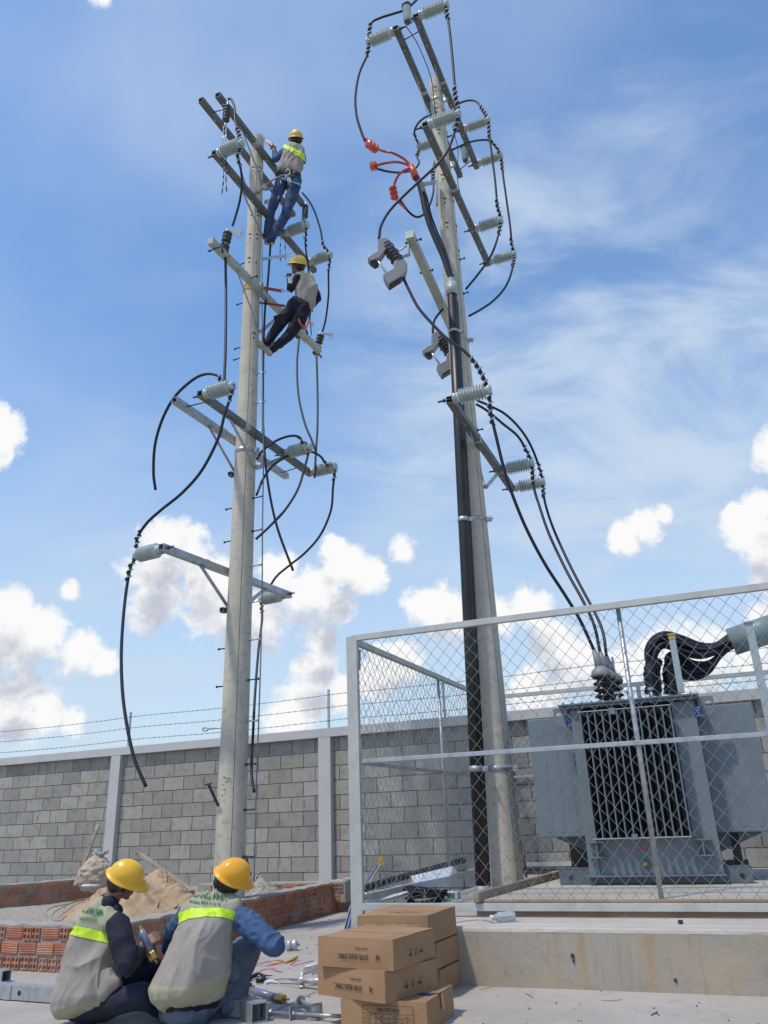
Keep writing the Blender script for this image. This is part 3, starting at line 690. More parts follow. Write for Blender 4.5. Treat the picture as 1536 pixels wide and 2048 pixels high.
# side panel runs back from the corner
AS = rad(22.6); LS = Vector((sin(AS), cos(AS), 0)); S0 = fp(aL - .062, OF + .03, 0); DS = 4.35
def spt(s, z, q=0): return S0 + LS * s + Vector((LS.y, -LS.x, 0)) * q + Vector((0, 0, z))
sf = thing('chain_link_fence', 'left side chain link fence panel running back from the corner post', 'fence', spt(0, .30))
m = MB(); m.box(spt(0, (.02 + zTop) / 2), (.055, .05, zTop - .02), axes(LF, NF, Vector((0, 0, 1))), bevel=.003); m.build('post', M['fence'], sf)
m = MB(); rail(m, spt(.03, zTop - .025), spt(DS, zTop - .025), .05, .05); m.build('top_rail', M['fence'], sf)
m = MB(); rail(m, spt(.03, .475), spt(DS, .475), .045, .05); m.build('bottom_rail', M['fence'], sf)
m = MB(); rail(m, spt(.03, zMid - .0, .02), spt(DS, zMid, .02), .028, .034); m.build('middle_rail', M['galv'], sf)
sx = 2.25
m = MB(); m.tube([spt(sx, .5, .03), spt(sx, zTop - .05, .03)], .017, 10); m.build('post', M['galv'], sf)
m = MB(); mesh_panel(m, spt(.03, .49), LS, DS - .05, .49, zTop - .045); m.build('wire_mesh', M['wire'], sf)
m = MB(); c = spt(.13, zTop - .16); m.add([c - LS * .09 + Vector((0, 0, .07)), c + LS * .09 + Vector((0, 0, .08)), c + LS * .08 - Vector((0, 0, .11)), c - LS * .09 - Vector((0, 0, .07))], [(0, 1, 2, 3)])
m.add([q_ + Vector((.002, 0, 0)) for q_ in m.v[:4]], [(3, 2, 1, 0)])
solo(m, 'tag_sheet', pmat('grey_sheet', (.25, .22, .28), .6), 'small grey plastic sheet tied inside the top corner of the side fence', 'sheet', c)
# rear panel
rc = spt(DS, 0); LB = LF
bfn = thing('chain_link_fence', 'rear chain link fence panel behind the transformer in front of the block wall', 'fence', rc + Vector((0, 0, .36)))
rl = 5.2
m = MB(); rail(m, rc + Vector((0, 0, zTop - .025)), rc + LB * rl + Vector((0, 0, zTop - .025)), .05, .05); m.build('top_rail', M['fence'], bfn)
m = MB(); rail(m, rc + Vector((0, 0, .475)), rc + LB * rl + Vector((0, 0, .475)), .045, .05); m.build('bottom_rail', M['fence'], bfn)
m = MB(); rail(m, rc + Vector((0, 0, zMid)), rc + LB * rl + Vector((0, 0, zMid)), .028, .03); m.build('middle_rail', M['galv'], bfn)
for a in (0, 2.0, 4.0):
    m = MB(); m.box(rc + LB * a + Vector((0, 0, (.36 + zTop) / 2 - .01)), (.05, .045, zTop - .42), axes(LF, NF, Vector((0, 0, 1)))); m.build('post', M['fence'], bfn)
m = MB(); mesh_panel(m, rc + Vector((0, 0, .49)) + NF * .003, LB, rl, .49, zTop - .045, r=.0024); m.build('wire_mesh', M['wire'], bfn)
# ---------------------------------------------------------------- utility poles and everything on them
SD = Vector((0, 1, 0)); QD = Vector((1, 0, 0)); ZD = Vector((0, 0, 1))
def set_arm(deg): t = rad(deg); SD[:] = (sin(t), cos(t), 0); QD[:] = (cos(t), -sin(t), 0)   # heading of the crossarms
set_arm(24)
class Pole:
    def __init__(s, x0, x1, Y, ztop, zb, rt, rb): s.x0, s.x1, s.Y, s.zt, s.zb, s.rt, s.rb = x0, x1, Y, ztop, zb, rt, rb
    def c(s, z): t = (z - s.zb) / (s.zt - s.zb); return Vector((s.x0 + (s.x1 - s.x0) * t, s.Y, z))
    def r(s, z): t = (z - s.zb) / (s.zt - s.zb); return s.rb + (s.rt - s.rb) * t
    def pt(s, a, q, z): return s.c(z) + SD * a + QD * q
    def at(s, px, py, q):
        P = inplane(px, py, s.c(6) + QD * q, QD); P = inplane(px, py, s.c(P.z) + QD * q, QD); return P
    def sz(s, px, py, q): P = s.at(px, py, q); return (P - s.c(P.z)).dot(SD), P.z
    def fit(s, p, q, z):
        best = None; lo, hi = -3.0, 4.0
        for _ in range(4):
            c = [lo + (hi - lo) * k / 40 for k in range(41)]
            d = [math.dist(proj(s.pt(a, q, z)), p) for a in c]; k = d.index(min(d)); best = (c[k], d[k]); w = (hi - lo) / 40; lo, hi = c[k] - w, c[k] + w
        return best
    def zat(s, px, py): return at(px, py, s.Y).z
PA = Pole(-1.815, -1.755, 9.2, 11.08, 0.0, .098, .172)
PB = Pole(1.052, 1.005, 8.4, 11.2, 0.0, .092, .176)
def shaft(p, name, label, seams, z0):
    root = thing(name, label, 'utility pole', p.c(z0))
    m = MB(); prof = [(p.r(z), z) for z in [z0 + (p.zt - z0) * i / 40 for i in range(41)]]
    n = 40; vs = []
    for r, z in prof:
        c = p.c(z)
        for k in range(n): vs.append(c + Vector((cos(2 * pi * k / n), sin(2 * pi * k / n), 0)) * r)
    m.add(vs, [(i * n + k, i * n + (k + 1) % n, (i + 1) * n + (k + 1) % n, (i + 1) * n + k) for i in range(40) for k in range(n)], True)
    c = p.c(p.zt); o = len(m.v); m.add([c + Vector((cos(2 * pi * k / n), sin(2 * pi * k / n), 0)) * p.rt for k in range(n)] + [c + Vector((cos(2 * pi * k / n), sin(2 * pi * k / n), 0)) * .04 - ZD * .06 for k in range(n)], [(k, (k + 1) % n, n + (k + 1) % n, n + k) for k in range(n)])
    m.build('shaft', M['pole'], root)
    sm = MB()
    for a in seams:
        d = Vector((cos(a), sin(a), 0)); sm.tube([p.c(z) + d * (p.r(z) - .001) for z in [z0 + (p.zt - z0) * i / 30 for i in range(31)]], .0035, 5)
    sm.build('mould_seam', M['seam'], root)
    return root
def surf(p, z, ang, out=0.0): d = Vector((cos(ang), sin(ang), 0)); return p.c(z) + d * (p.r(z) + out), d
def pole_marks(p, root, zs, angs):
    m = MB()
    for z in zs:
        for a in angs:
            if random.random() < .12: continue
            P, d = surf(p, z, a, -.004); m.tube([P, P + d * .0065], .015, 8, smooth=False)
            if random.random() < .8:
                pts = [surf(p, z + .075 + .010 * sin(k * .8), a + (k - 3) * .085, .0005)[0] for k in range(7)]
                m.tube(pts, [.003, .007, .0095, .010, .0095, .007, .003], 5)
    m.build('bolt_hole', M['darkbolt'], root)
poleA = shaft(PA, 'utility_pole', 'tall round concrete utility pole on the left with climbing bolts and two workers on it', (-pi / 2 + .25, -pi / 2 + 2.6, 2.6), 0.0)
poleB = shaft(PB, 'utility_pole', 'tall round concrete utility pole on the right with a black conduit, inside the fence', (-pi / 2 + .55, 2.4), 0.2)
pole_marks(PA, poleA, [10.75 - .43 * i for i in range(9)], (-pi / 2 - .30, -pi / 2 + .62))
pole_marks(PB, poleB, [10.9 - .42 * i for i in range(9)], (-pi / 2 - .25, -pi / 2 + 1.2))
# casting marks near the foot of the left pole
txt = MB()
for k, (px, py) in enumerate(((446, 1553), (448, 1556), (452, 1558), (457, 1556), (444, 1570), (446, 1580), (443, 1590))):
    P = at(px, py, PA.Y - .17); txt.tube([P, P + Vector((.02, 0, .012 * (k % 3 - 1)))], .004, 5)
txt.build('casting_mark', M['darkbolt'], poleA)
def step_bolt(p, root, z, side, L=.135, mat='darkbolt', tilt=0.0, r=.0085):
    m = MB(); a = p.c(z) + QD * side * (p.r(z) - .01); b = a + QD * side * L + ZD * tilt; m.tube([a, b], r, 7)
    d = (b - a).normalized(); m.tube([b, b + d * .012], .016, 6, smooth=False); m.tube([a + d * .015, a + d * .027], .017, 6, smooth=False)
    m.build('step_bolt', M[mat], root)
for y, x, mt in ((752, 515, 'bolt'), (811, 515, 'bolt'), (1000, 510, 'darkbolt'), (1066, 509, 'darkbolt'), (1136, 505, 'bolt'), (1208, 504, 'bolt'), (1283, 500, 'bolt'), (1362, 497, 'darkbolt'),
                 (1444, 497, 'bolt'), (1530, 492, 'darkbolt'), (1620, 488, 'darkbolt'), (1713, 487, 'darkbolt'), (868, 514, 'bolt'), (935, 512, 'bolt')):
    step_bolt(PA, poleA, PA.zat(x, y), 1, .15, mt)
for y, x in ((520, 499), (600, 495), (689, 491), (711, 483), (1012, 467), (1078, 464), (1294, 451), (1370, 448)):
    step_bolt(PA, poleA, PA.zat(x, y), -1, .13)
for y, x in ((524, 925), (592, 932), (865, 950)): step_bolt(PB, poleB, PB.zat(x, y), 1, .07)
m = MB(); z = PA.zat(441, 1454); a = PA.c(z) - QD * .14; b = a - QD * .24 + SD * -.0; m.tube([a, b], .009, 8)
m.tube([b - QD * .035 + Vector((-QD.x, -QD.y, 0)) * .035 * cos(t) + ZD * .02 * sin(t) for t in [2 * pi * k / 16 for k in range(17)]], .009, 6)
m.build('eye_bolt', M['galv'], poleA)
m = MB(); a = at(437, 1612, 9.2 - .1); b = at(417, 1569, 9.0); d = (b - a).normalized(); m.box((a + b) / 2, (.045, .012, (b - a).length), rot_to(d), bevel=.002)
m.box(b + d * .004, (.10, .03, .012), rot_to(d)); m.build('spike', M['darkbolt'], poleA)

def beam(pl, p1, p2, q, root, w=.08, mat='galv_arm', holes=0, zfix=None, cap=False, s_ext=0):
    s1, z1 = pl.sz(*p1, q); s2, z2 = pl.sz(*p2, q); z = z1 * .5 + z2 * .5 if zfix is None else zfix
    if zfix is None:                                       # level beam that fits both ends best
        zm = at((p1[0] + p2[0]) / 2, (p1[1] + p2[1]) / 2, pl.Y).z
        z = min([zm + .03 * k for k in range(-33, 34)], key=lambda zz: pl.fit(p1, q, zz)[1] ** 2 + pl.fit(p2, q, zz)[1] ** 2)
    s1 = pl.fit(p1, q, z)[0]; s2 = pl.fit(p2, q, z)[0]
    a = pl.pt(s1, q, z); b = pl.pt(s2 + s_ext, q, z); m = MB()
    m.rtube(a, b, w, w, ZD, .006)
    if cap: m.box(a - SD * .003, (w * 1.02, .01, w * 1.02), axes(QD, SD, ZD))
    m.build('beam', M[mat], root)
    if holes:
        L = (b - a).length; rn = random.Random(int(p1[0]))
        for k in range(holes):
            c = a + SD * (L * (k + .5 + rn.uniform(-.2, .2)) / holes); h = MB(); h.tube([c - ZD * (w / 2 + .010), c + ZD * (w / 2 + .010)], .012, 8, smooth=False)
            h.build('bolt', M['bolt'], root)  # pale studs added in place of holes, imitating bright sky seen through them
    return a, b, z
def sleeve(root, P, w=.092, L=.10, mat='galv'):
    m = MB(); m.rtube(P - SD * L / 2, P + SD * L / 2, w, w, ZD, .004); m.build('joint_plate', M[mat], root)
def flat(root, a, b, w=.05, t=.007, up=QD, name='brace', mat='galv'):
    d = (b - a).normalized(); y = (up - d * up.dot(d)).normalized(); x = y.cross(d); m = MB(); m.box((a + b) / 2, (w, t, (b - a).length), axes(x, y, d)); m.build(name, M[mat], root)
def brace(root, beam_ab, px, pl, foot, side, w=.045, t=.007, q_out=.012):
    """diagonal strut from the beam (nearest point to px) to the side of the pole at the height of foot"""
    A_, B_ = beam_ab; P_ = min([A_.lerp(B_, k / 80) for k in range(81)], key=lambda p: math.dist(proj(p), px)) - ZD * .035
    z = pl.zat(*foot); c = pl.c(z); F_ = min([c + QD * side * (pl.r(z) + q_out) + SD * k * .02 for k in range(-9, 10)], key=lambda p: math.dist(proj(p), foot)); flat(root, P_, F_, w, t)
    m = MB(); m.tube([F_ - QD * .03 * side, F_ + QD * .03 * side], .012, 6, smooth=False); m.build('brace_bolt', M['bolt'], root)
def rod(root, a, b, r=.008, name='tie_rod', mat='darkbolt'):
    m = MB(); m.tube([a, b], r, 7); d = (b - a).normalized(); m.tube([a, a + d * .02], .017, 6, smooth=False); m.tube([b, b - d * .02], .017, 6, smooth=False); m.build(name, M[mat], root)
# ---- post insulator: along local +Z
def make_insulator():
    t = thing('post_insulator', 'x', 'insulator')
    m = MB(); prof = [(0.0, .012), (.052, .012), (.054, .05)]; n = 9; L0, L1 = .06, .345
    for i in range(n):
        z = L0 + (L1 - L0) * i / n; h = (L1 - L0) / n; R_ = .088
        prof += [(.056, z), (.060, z + h * .25), (R_ - .005, z + h * .52), (R_, z + h * .62), (R_ - .010, z + h * .72), (.060, z + h * .9)]
    prof += [(.046, L1), (.04, L1 + .012), (.040, L1 + .022), (.056, L1 + .032), (.058, L1 + .05), (.050, L1 + .064), (.0, L1 + .068)]
    m.lathe(prof, None, 24); m.build('porcelain_body', M['porcelain'], t, False)
    b = MB(); b.lathe([(.0, -.002), (.058, -.002), (.060, .03), (.056, .034), (0, .034)], None, 20); b.build('base_cap', M['galv'], t, False)
    c = MB(); c.lathe([(.0, -.17), (.011, -.17), (.011, 0), (0, 0)], None, 8); c.lathe([(0, -.112), (.022, -.112), (.022, -.094), (0, -.094)], None, 6); c.build('stud', M['darkbolt'], t, False)
    tw = MB(); tw.tube([Vector((.048 * cos(a), .048 * sin(a), L1 + .027)) for a in [2 * pi * k / 16 for k in range(17)]], .005, 5); tw.build('neck_tie', M['tiewire'], t, False)
    return t
INS = None; TIPS = {}
def insulator(key, pl, px, py, q, side, label, group, z=None, k=1.0):
    global INS
    s_, z_ = pl.sz(px, py, q)
    if z is not None: z_ = z; s_, e = pl.fit((px, py), q, z)
    P = pl.pt(s_, q + side * .041, z_); zax = QD * side; R = axes(ZD.cross(zax) if False else SD * side * 1.0, zax.cross(SD * side), zax)
    R = Matrix((SD, zax.cross(SD), zax)).transposed()
    if INS is None: INS = make_insulator(); o = INS; m = R.to_4x4(); m.translation = P; o.matrix_basis = m; o['label'] = label; o['group'] = group
    else: o = copy_thing(INS, P, R, label, group)
    if k != 1.0: o.matrix_basis = o.matrix_basis @ Matrix.Scale(k, 4)
    TIPS[key] = P + zax * .372 * k
    return o
# ================= left pole crossarms =================
GL = 'post insulators on the left pole'; GR = 'post insulators on the right pole'
r_ = .155
c1 = thing('crossarm', 'topmost twin galvanised crossarm of the left pole beside the upper worker', 'crossarm', PA.pt(0, 0, 10.6))
a, b, zA1 = beam(PA, (434, 190), (607, 408), r_, c1, holes=8); 
a2_, b2_, _ = beam(PA, (403, 198), (585, 432), -r_, c1, holes=3)
sleeve(c1, a.lerp(b, .40))
rod(c1, a2_ + SD * .25, a + SD * .25); rod(c1, b2_ - SD * .2, b - SD * .2)
brace(c1, (a, b), (476, 250), PA, (522, 372), 1); brace(c1, (a2_, b2_), (470, 268), PA, (500, 385), -1); brace(c1, (a, b), (575, 372), PA, (526, 380), 1)
A1a, A1b, A1a2 = a, b, a2_
c2 = thing('crossarm', 'second crossarm of the left pole carrying three grey insulators, behind the upper worker', 'crossarm', PA.pt(0, 0, 9.4))
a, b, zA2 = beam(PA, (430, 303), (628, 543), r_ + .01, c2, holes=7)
brace(c2, (a, b), (474, 368), PA, (517, 470), 1); A2a, A2b = a, b
flat(c2, PA.pt(.1, .10, zA2 + .28), PA.pt(.1, .36, zA2 + .28), .07, .008, SD, 'bracket_plate'); flat(c2, PA.pt(.1, .1, zA2 - .78), PA.pt(.3, .5, zA2 - .70), .055, .008, SD, 'bracket_plate')
insulator('A2n', PA, 441, 301, r_ + .01, 1, 'grey ribbed insulator on the near end of the second crossarm of the left pole', GL, zA2)
insulator('A2m', PA, 566, 468, r_ + .01, 1, 'grey ribbed insulator beside the upper worker\'s shoes on the left pole', GL, zA2)
insulator('A2f', PA, 612, 528, r_ + .01, 1, 'grey ribbed insulator just right of the lower worker\'s helmet', GL, zA2)
c3 = thing('crossarm', 'pale crossarm of the left pole strapped behind the lower worker, with a closed square end', 'crossarm', PA.pt(0, 0, 7.5))
a, b, zA3 = beam(PA, (419, 484), (640, 700), r_ + .02, c3, w=.085, mat='galv_pale', holes=4, cap=True); A3a, A3b = a, b
brace(c3, (a, b), (467, 538), PA, (516, 664), 1, .03); brace(c3, (a, b), (560, 628), PA, (522, 664), 1, .05)
rod(c3, a + SD * .18 + QD * .06 + ZD * .09, a + SD * .18 + QD * .06 - ZD * .07); rod(c3, a + SD * .10 - QD * .10 + ZD * -.05, a + SD * .10 + QD * .16 - ZD * .05); rod(c3, a.lerp(b, .3) - QD * .05, a.lerp(b, .3) + QD * .15)
c4 = thing('crossarm', 'twin galvanised crossarm at mid height of the left pole with three insulators and flat braces', 'crossarm', PA.pt(0, 0, 5.4))
a, b, zA4 = beam(PA, (398, 789), (622, 948), r_ + .03, c4, holes=8); A4a, A4b = a, b
a2_, b2_, _ = beam(PA, (347, 802), (574, 952), -r_ - .03, c4, mat='galv', holes=3)
sleeve(c4, a.lerp(b, .36)); sleeve(c4, a2_.lerp(b2_, .38))
rod(c4, a2_ + SD * .2, a + SD * .2); rod(c4, b2_ - SD * .15, b - SD * .3)
brace(c4, (a, b), (456, 836), PA, (508, 938), 1, .055); brace(c4, (a2_, b2_), (418, 846), PA, (472, 942), -1); brace(c4, (a, b), (570, 912), PA, (512, 938), 1, .055)
z_ = PA.zat(470, 948); m = MB(); m.rtube(PA.pt(-.10, -PA.r(z_) - .03, z_), PA.pt(-.02, -PA.r(z_) - .03, z_), .055, .055, ZD, .006); m.build('bracket_plate', M['galv_arm'], c4)
insulator('A4n', PA, 408, 785, r_ + .03, 1, 'grey insulator on the near end of the mid crossarm of the left pole', GL, zA4)
insulator('A4m', PA, 568, 905, r_ + .03, 1, 'grey insulator on the mid crossarm of the left pole, right of the shaft', GL, zA4)
insulator('A4f', PA, 621, 942, r_ + .03, 1, 'grey insulator at the far right end of the mid crossarm of the left pole', GL, zA4)
set_arm(28)
c5 = thing('crossarm', 'lowest crossarm of the left pole, bright galvanised with insulators pointing left', 'crossarm', PA.pt(0, 0, 3.4))
a, b, zA5 = beam(PA, (322, 1093), (580, 1190), -r_ - .03, c5, mat='galv', holes=3); A5a, A5b = a, b
sleeve(c5, a.lerp(b, .3), .09, .05)
brace(c5, (a, b), (402, 1120), PA, (456, 1212), -1, .05); brace(c5, (a, b), (532, 1172), PA, (500, 1212), -1, .05)
z_ = PA.zat(452, 1220); m = MB(); m.rtube(PA.pt(-.12, -PA.r(z_) - .03, z_), PA.pt(-.04, -PA.r(z_) - .03, z_), .06, .06, ZD, .006); m.build('bracket_plate', M['galv_arm'], c5)
insulator('A5n', PA, 330, 1096, -r_ - .03, -1, 'grey insulator pointing left at the near end of the lowest crossarm of the left pole', GL, zA5)
insulator('A5f', PA, 572, 1192, -r_ - .03, -1, 'grey insulator under the far end of the lowest crossarm, just right of the left pole', GL, zA5)
# ================= right pole crossarms =================
r_ = .15
set_arm(22)
b1 = thing('crossarm', 'topmost twin crossarm of the right pole reaching to the top of the picture', 'crossarm', PB.pt(0, 0, 11))
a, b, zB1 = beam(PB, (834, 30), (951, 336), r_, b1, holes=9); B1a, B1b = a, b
a2_, b2_, _ = beam(PB, (791, 55), (921, 352), -r_, b1, holes=5); B1a2 = a2_
sleeve(b1, a.lerp(b, .38), .09, .05); sleeve(b1, a2_.lerp(b2_, .38), .09, .05)
rod(b1, a2_ + SD * .22, a + SD * .22); rod(b1, b2_ - SD * .12, b - SD * .2)
brace(b1, (a2_, b2_), (828, 140), PB, (862, 245), -1, .025); brace(b1, (a, b), (866, 125), PB, (893, 235), 1, .025)
insulator('B1n', PB, 843, 30, r_, 1, 'grey insulator pointing right at the very top edge of the photo, right pole', GR, zB1)
insulator('B1m', PB, 927, 258, r_, 1, 'grey insulator on the right pole, upper one of the two just right of its shaft', GR, zB1)
insulator('B1f', PB, 952, 328, r_, 1, 'grey insulator on the far end of the topmost crossarm of the right pole', GR, zB1)
insulator('B1l', PB, 790, 62, -r_, -1, 'grey insulator pointing left at the top left of the right pole', GR, zB1)
b2 = thing('crossarm', 'second crossarm of the right pole crossing in front of the shaft, with dark underside', 'crossarm', PB.pt(0, 0, 9.6))
a, b, zB2 = beam(PB, (848, 249), (980, 527), r_ + .01, b2, holes=9); B2a, B2b = a, b
sleeve(b2, a.lerp(b, .4), .09, .05)
flat(b2, PB.pt(.1, .1, zB1 - .35), PB.pt(.1, .3, zB1 - .35), .06, .008, SD, 'bracket_plate')
insulator('B2n', PB, 860, 248, r_ + .01, 1, 'grey insulator lying across the front of the right pole near its top', GR, zB2)
insulator('B2m', PB, 947, 458, r_ + .01, 1, 'grey insulator on the second crossarm of the right pole, middle right', GR, zB2)
insulator('B2f', PB, 978, 523, r_ + .01, 1, 'grey insulator on the lower right end of the second crossarm of the right pole', GR, zB2)
insulator('B2l', PB, 889, 276, -r_, -1, 'grey insulator half hidden behind the second crossarm, left of the right pole', GR, zB1)
set_arm(18)
b3 = thing('crossarm', 'olive coloured cutout crossarm with a capped square end, left of the right pole', 'crossarm', PB.pt(0, -.2, 7.6))
a, b, zB3 = beam(PB, (818, 470), (893, 632), -.21, b3, w=.095, mat='galv_pale', holes=0, cap=True, s_ext=.5); B3a, B3b = a, b
flat(b3, a.lerp(b, .42) - ZD * .05 + QD * .05, PB.pt(0, -.05, zB3 - .35), .05, .007)
rod(b3, a + SD * .12 - QD * .09, a + SD * .12 + QD * .11); rod(b3, a + SD * .7 - QD * .08, a + SD * .7 + QD * .09)
flat(b3, a + SD * .12 - QD * .05 - ZD * .05, a + SD * .12 - QD * .05 - ZD * .18, .05, .01, QD, 'hook_bracket'); flat(b3, a + SD * .12 - QD * .05 - ZD * .18, a + SD * .10 - QD * .22 - ZD * .20, .05, .01, ZD, 'hook_bracket')
set_arm(22)
b4 = thing('crossarm', 'lower crossarm of the right pole with three insulators above the transformer cables', 'crossarm', PB.pt(0, 0, 5.2))
a, b, zB4 = beam(PB, (900, 798), (1022, 980), r_ + .03, b4, holes=7); B4a, B4b = a, b
sleeve(b4, a.lerp(b, .38), .09, .05)
brace(b4, (a, b), (933, 862), PB, (970, 972), 1, .02); brace(b4, (a, b), (990, 943), PB, (972, 974), 1, .05)
insulator('B4n', PB, 909, 792, r_ + .03, 1, 'grey insulator crossing in front of the conduit on the right pole', GR, zB4)
insulator('B4m', PB, 1004, 936, r_ + .03, 1, 'grey insulator on the lower crossarm of the right pole, middle one', GR, zB4)
insulator('B4f', PB, 1025, 975, r_ + .03, 1, 'grey insulator at the far end of the lower crossarm of the right pole', GR, zB4)

# ---- surge arresters (grey ribbed, vertical) on the right pole
def arrester(P, h, label, mat='porcelain', Rr=.055, group='surge arresters of the right pole', tilt=Vector((0, 0, 1))):
    t = thing('surge_arrester', label, 'surge arrester', P, group=group); R = rot_to(tilt); M4 = R.to_4x4(); M4.translation = P
    m = MB(); prof = [(0, 0), (.035, 0)]; n = 7
    for i in range(n): z = h * (.08 + .8 * i / n); q = h * .8 / n; prof += [(.034, z), (Rr, z + q * .5), (Rr, z + q * .6), (.034, z + q * .95)]
    prof += [(.03, h * .9), (0, h * .9)]
    m.lathe(prof, M4, 20); m.build('housing', M[mat], t)
    c = MB(); c.lathe([(0, h * .9), (.062, h * .9), (.066, h * .95), (.05, h), (0, h)], M4, 18); c.build('top_cap', M['blackins'], t)
    b_ = MB(); b_.lathe([(0, -.02), (.045, -.02), (.045, .0), (0, 0)], M4, 16); b_.tube([P - ZD * .02, P - ZD * .07], .012, 6); b_.build('base', M['galv_arm'], t)
    return t
Pz = PB.at(815, 42, .06); arrester(Pz, .30, 'grey surge arrester at the very top between the twin beams of the right pole')
Pz2 = PB.at(931, 320, .04); arrester(Pz2, .28, 'grey surge arrester hanging beside the shaft between two crossarms of the right pole')
m = MB(); a = Pz - ZD * .08; m.box(a.lerp(B1a + SD * .05, .5), (.03, (a - B1a - SD * .05).length, .01), axes(ZD.cross((B1a + SD * .05 - a).normalized()).normalized(), (B1a + SD * .05 - a).normalized(), ZD)); m.build('arrester_bracket', M['galv_arm'], b1)

# ---- dark dead-end insulators of the left pole hanging from the top crossarm
def susp(top, bot, label, name='suspension_insulator'):
    t = thing(name, label, 'insulator', top, group='dark hanging insulators on the left pole'); d = (bot - top); L = d.length; R = rot_to(d); M4 = R.to_4x4(); M4.translation = top
    m = MB(); prof = [(.0, .03), (.03, .03)]; n = 5
    for i in range(n): z = .04 + (L - .06) * i / n; q = (L - .06) / n; prof += [(.03, z), (.052, z + q * .3), (.052, z + q * .55), (.03, z + q * .9)]
    prof += [(.028, L - .01), (0, L - .01)]; m.lathe(prof, M4, 18); m.build('sheds', M['blackins'], t)
    e = MB(); e.tube([top - d.normalized() * .06, top + d.normalized() * .04], .014, 8); e.build('top_fitting', M['bolt'], t); e = MB(); e.tube([bot, bot + d.normalized() * .08], .014, 8)
    c = bot + d.normalized() * .12
    e.tube([c + ZD * .05 * cos(t_) + Vector((1, 0, 0)) * .022 * sin(t_) for t_ in [2 * pi * k / 12 for k in range(13)]], .006, 6); 
    e.build('clevis', M['bolt'], t)
    for dx, L_ in ((-.018, .27), (.02, .23)): e = MB(); e.tube([c - ZD * .05 + Vector((dx, 0, 0)), c - ZD * (.05 + L_) + Vector((dx * 1.1, 0, 0))], .007, 6); e.build('link_rod', M['bolt'], t)
    return t
T1 = PA.at(455, 209, r_ + .06); susp(T1, T1 + Vector((-.01, -.02, -.36)), 'dark ribbed insulator hanging from the top crossarm at the upper left of the left pole')
T2 = PA.at(611, 408, r_ + .06); susp(T2, T2 + Vector((-.01, -.02, -.33)), 'dark ribbed insulator hanging right of the upper worker\'s knees')
# twisted dark straps hanging from the crossarm
def strap(px, Y, w=.022, name='tape_strip', label='', group='dark twisted strips'):
    P = catmull([at(x, y, Y) for x, y in px], 6); m = MB(); vs = []
    for i, p in enumerate(P):
        a = i * .75; s_ = Vector((cos(a), sin(a) * .6, 0)) * w / 2; vs += [p - s_, p + s_]
    m.add(vs, [(2 * i, 2 * i + 1, 2 * i + 3, 2 * i + 2) for i in range(len(P) - 1)]); solo(m, name, M['cable'], label, 'strip', P[0], group)
YA = A2a.y
strap([(452, 310), (449, 330), (447, 350), (446, 370), (443, 392)], YA, label='dark twisted strip hanging lowest below the near insulator of the left pole')
strap([(452, 312), (454, 335), (452, 355), (453, 383)], YA + .01, label='dark twisted strip hanging under the near insulator, the shorter of the two')
strap([(562, 455), (562, 480), (560, 500), (561, 522)], PA.Y + 1.2, label='dark twisted strip between the upper worker\'s shoe and the lower helmet, left of two')
strap([(569, 440), (571, 470), (570, 490), (571, 518)], PA.Y + 1.21, label='dark twisted strip between the upper worker\'s shoe and the lower helmet, right of two')
# ---- fuse cutouts on the left pole: two dark sheds with a bright top arm
def cutoutA(top, bot, Y, label, tilt=0):
    T_ = at(*top, Y); B_ = at(*bot, Y); B_ = T_ + (B_ - T_); d = (B_ - T_).normalized(); L = (B_ - T_).length
    t = thing('fuse_cutout', label, 'fuse cutout', (T_ + B_) / 2, group='dark fuse cutouts on the left pole'); M4 = rot_to(d).to_4x4(); M4.translation = T_
    m = MB()
    for h0, h1 in ((0, .46), (.54, 1.0)):
        prof = [(0, L * h0), (.03, L * h0)]; n = 3
        for i in range(n): z = L * (h0 + (h1 - h0) * i / n); q = L * (h1 - h0) / n; prof += [(.035, z), (.062, z + q * .3), (.064, z + q * .5), (.04, z + q * .9)]
        prof += [(0, L * h1)]; m.lathe(prof, M4, 18)
    m.build('sheds', M['blackins'], t)
    g_ = MB(); g_.lathe([(.026, L * .44), (.026, L * .56)], M4, 12); e = T_ + RGT * .035 + UPV * .0; g_.box(T_ + RGT * .11 + UPV * .01, (.16, .03, .035), axes(RGT, FWD, UPV)); g_.box(T_ + RGT * .15 - UPV * .02, (.05, .04, .03), axes(RGT, FWD, UPV)); g_.tube([T_ - RGT * .02, T_ + UPV * .05 - RGT * .01], .010, 6)
    g_.tube([T_ + RGT * .17, T_ + RGT * .20 - UPV * .05, T_ + RGT * .12 - UPV * .06], .005, 5); g_.build('top_contact', M['silver'], t)
    c = MB(); c.box(B_ + RGT * .05 - UPV * .005, (.10, .03, .03), axes((RGT - UPV * .4).normalized(), FWD, (UPV + RGT * .4).normalized())); c.box(B_ + RGT * .09 - UPV * .03, (.03, .03, .05), axes(RGT, FWD, UPV)); c.build('lower_contact', M['copper'], t)
    k = MB(); mid = T_.lerp(B_, .5); k.box(mid - RGT * .07, (.13, .02, .02), axes(RGT, FWD, UPV)); k.build('mounting_bracket', M['galv'], t)
    return T_, B_
YC1 = A3a.y + .28; C1T, C1B = cutoutA((456, 465), (446, 511), YC1, 'dark ribbed fuse cutout on the pale crossarm, left of the left pole')
YC2 = A3b.y + .1; C2T, C2B = cutoutA((604, 648), (597, 677), YC2 + .1, 'dark fuse cutout behind the lower worker\'s red tool strap')
C3T, C3B = cutoutA((642, 670), (631, 710), YC2, 'dark fuse cutout lowest and farthest right on the left pole')
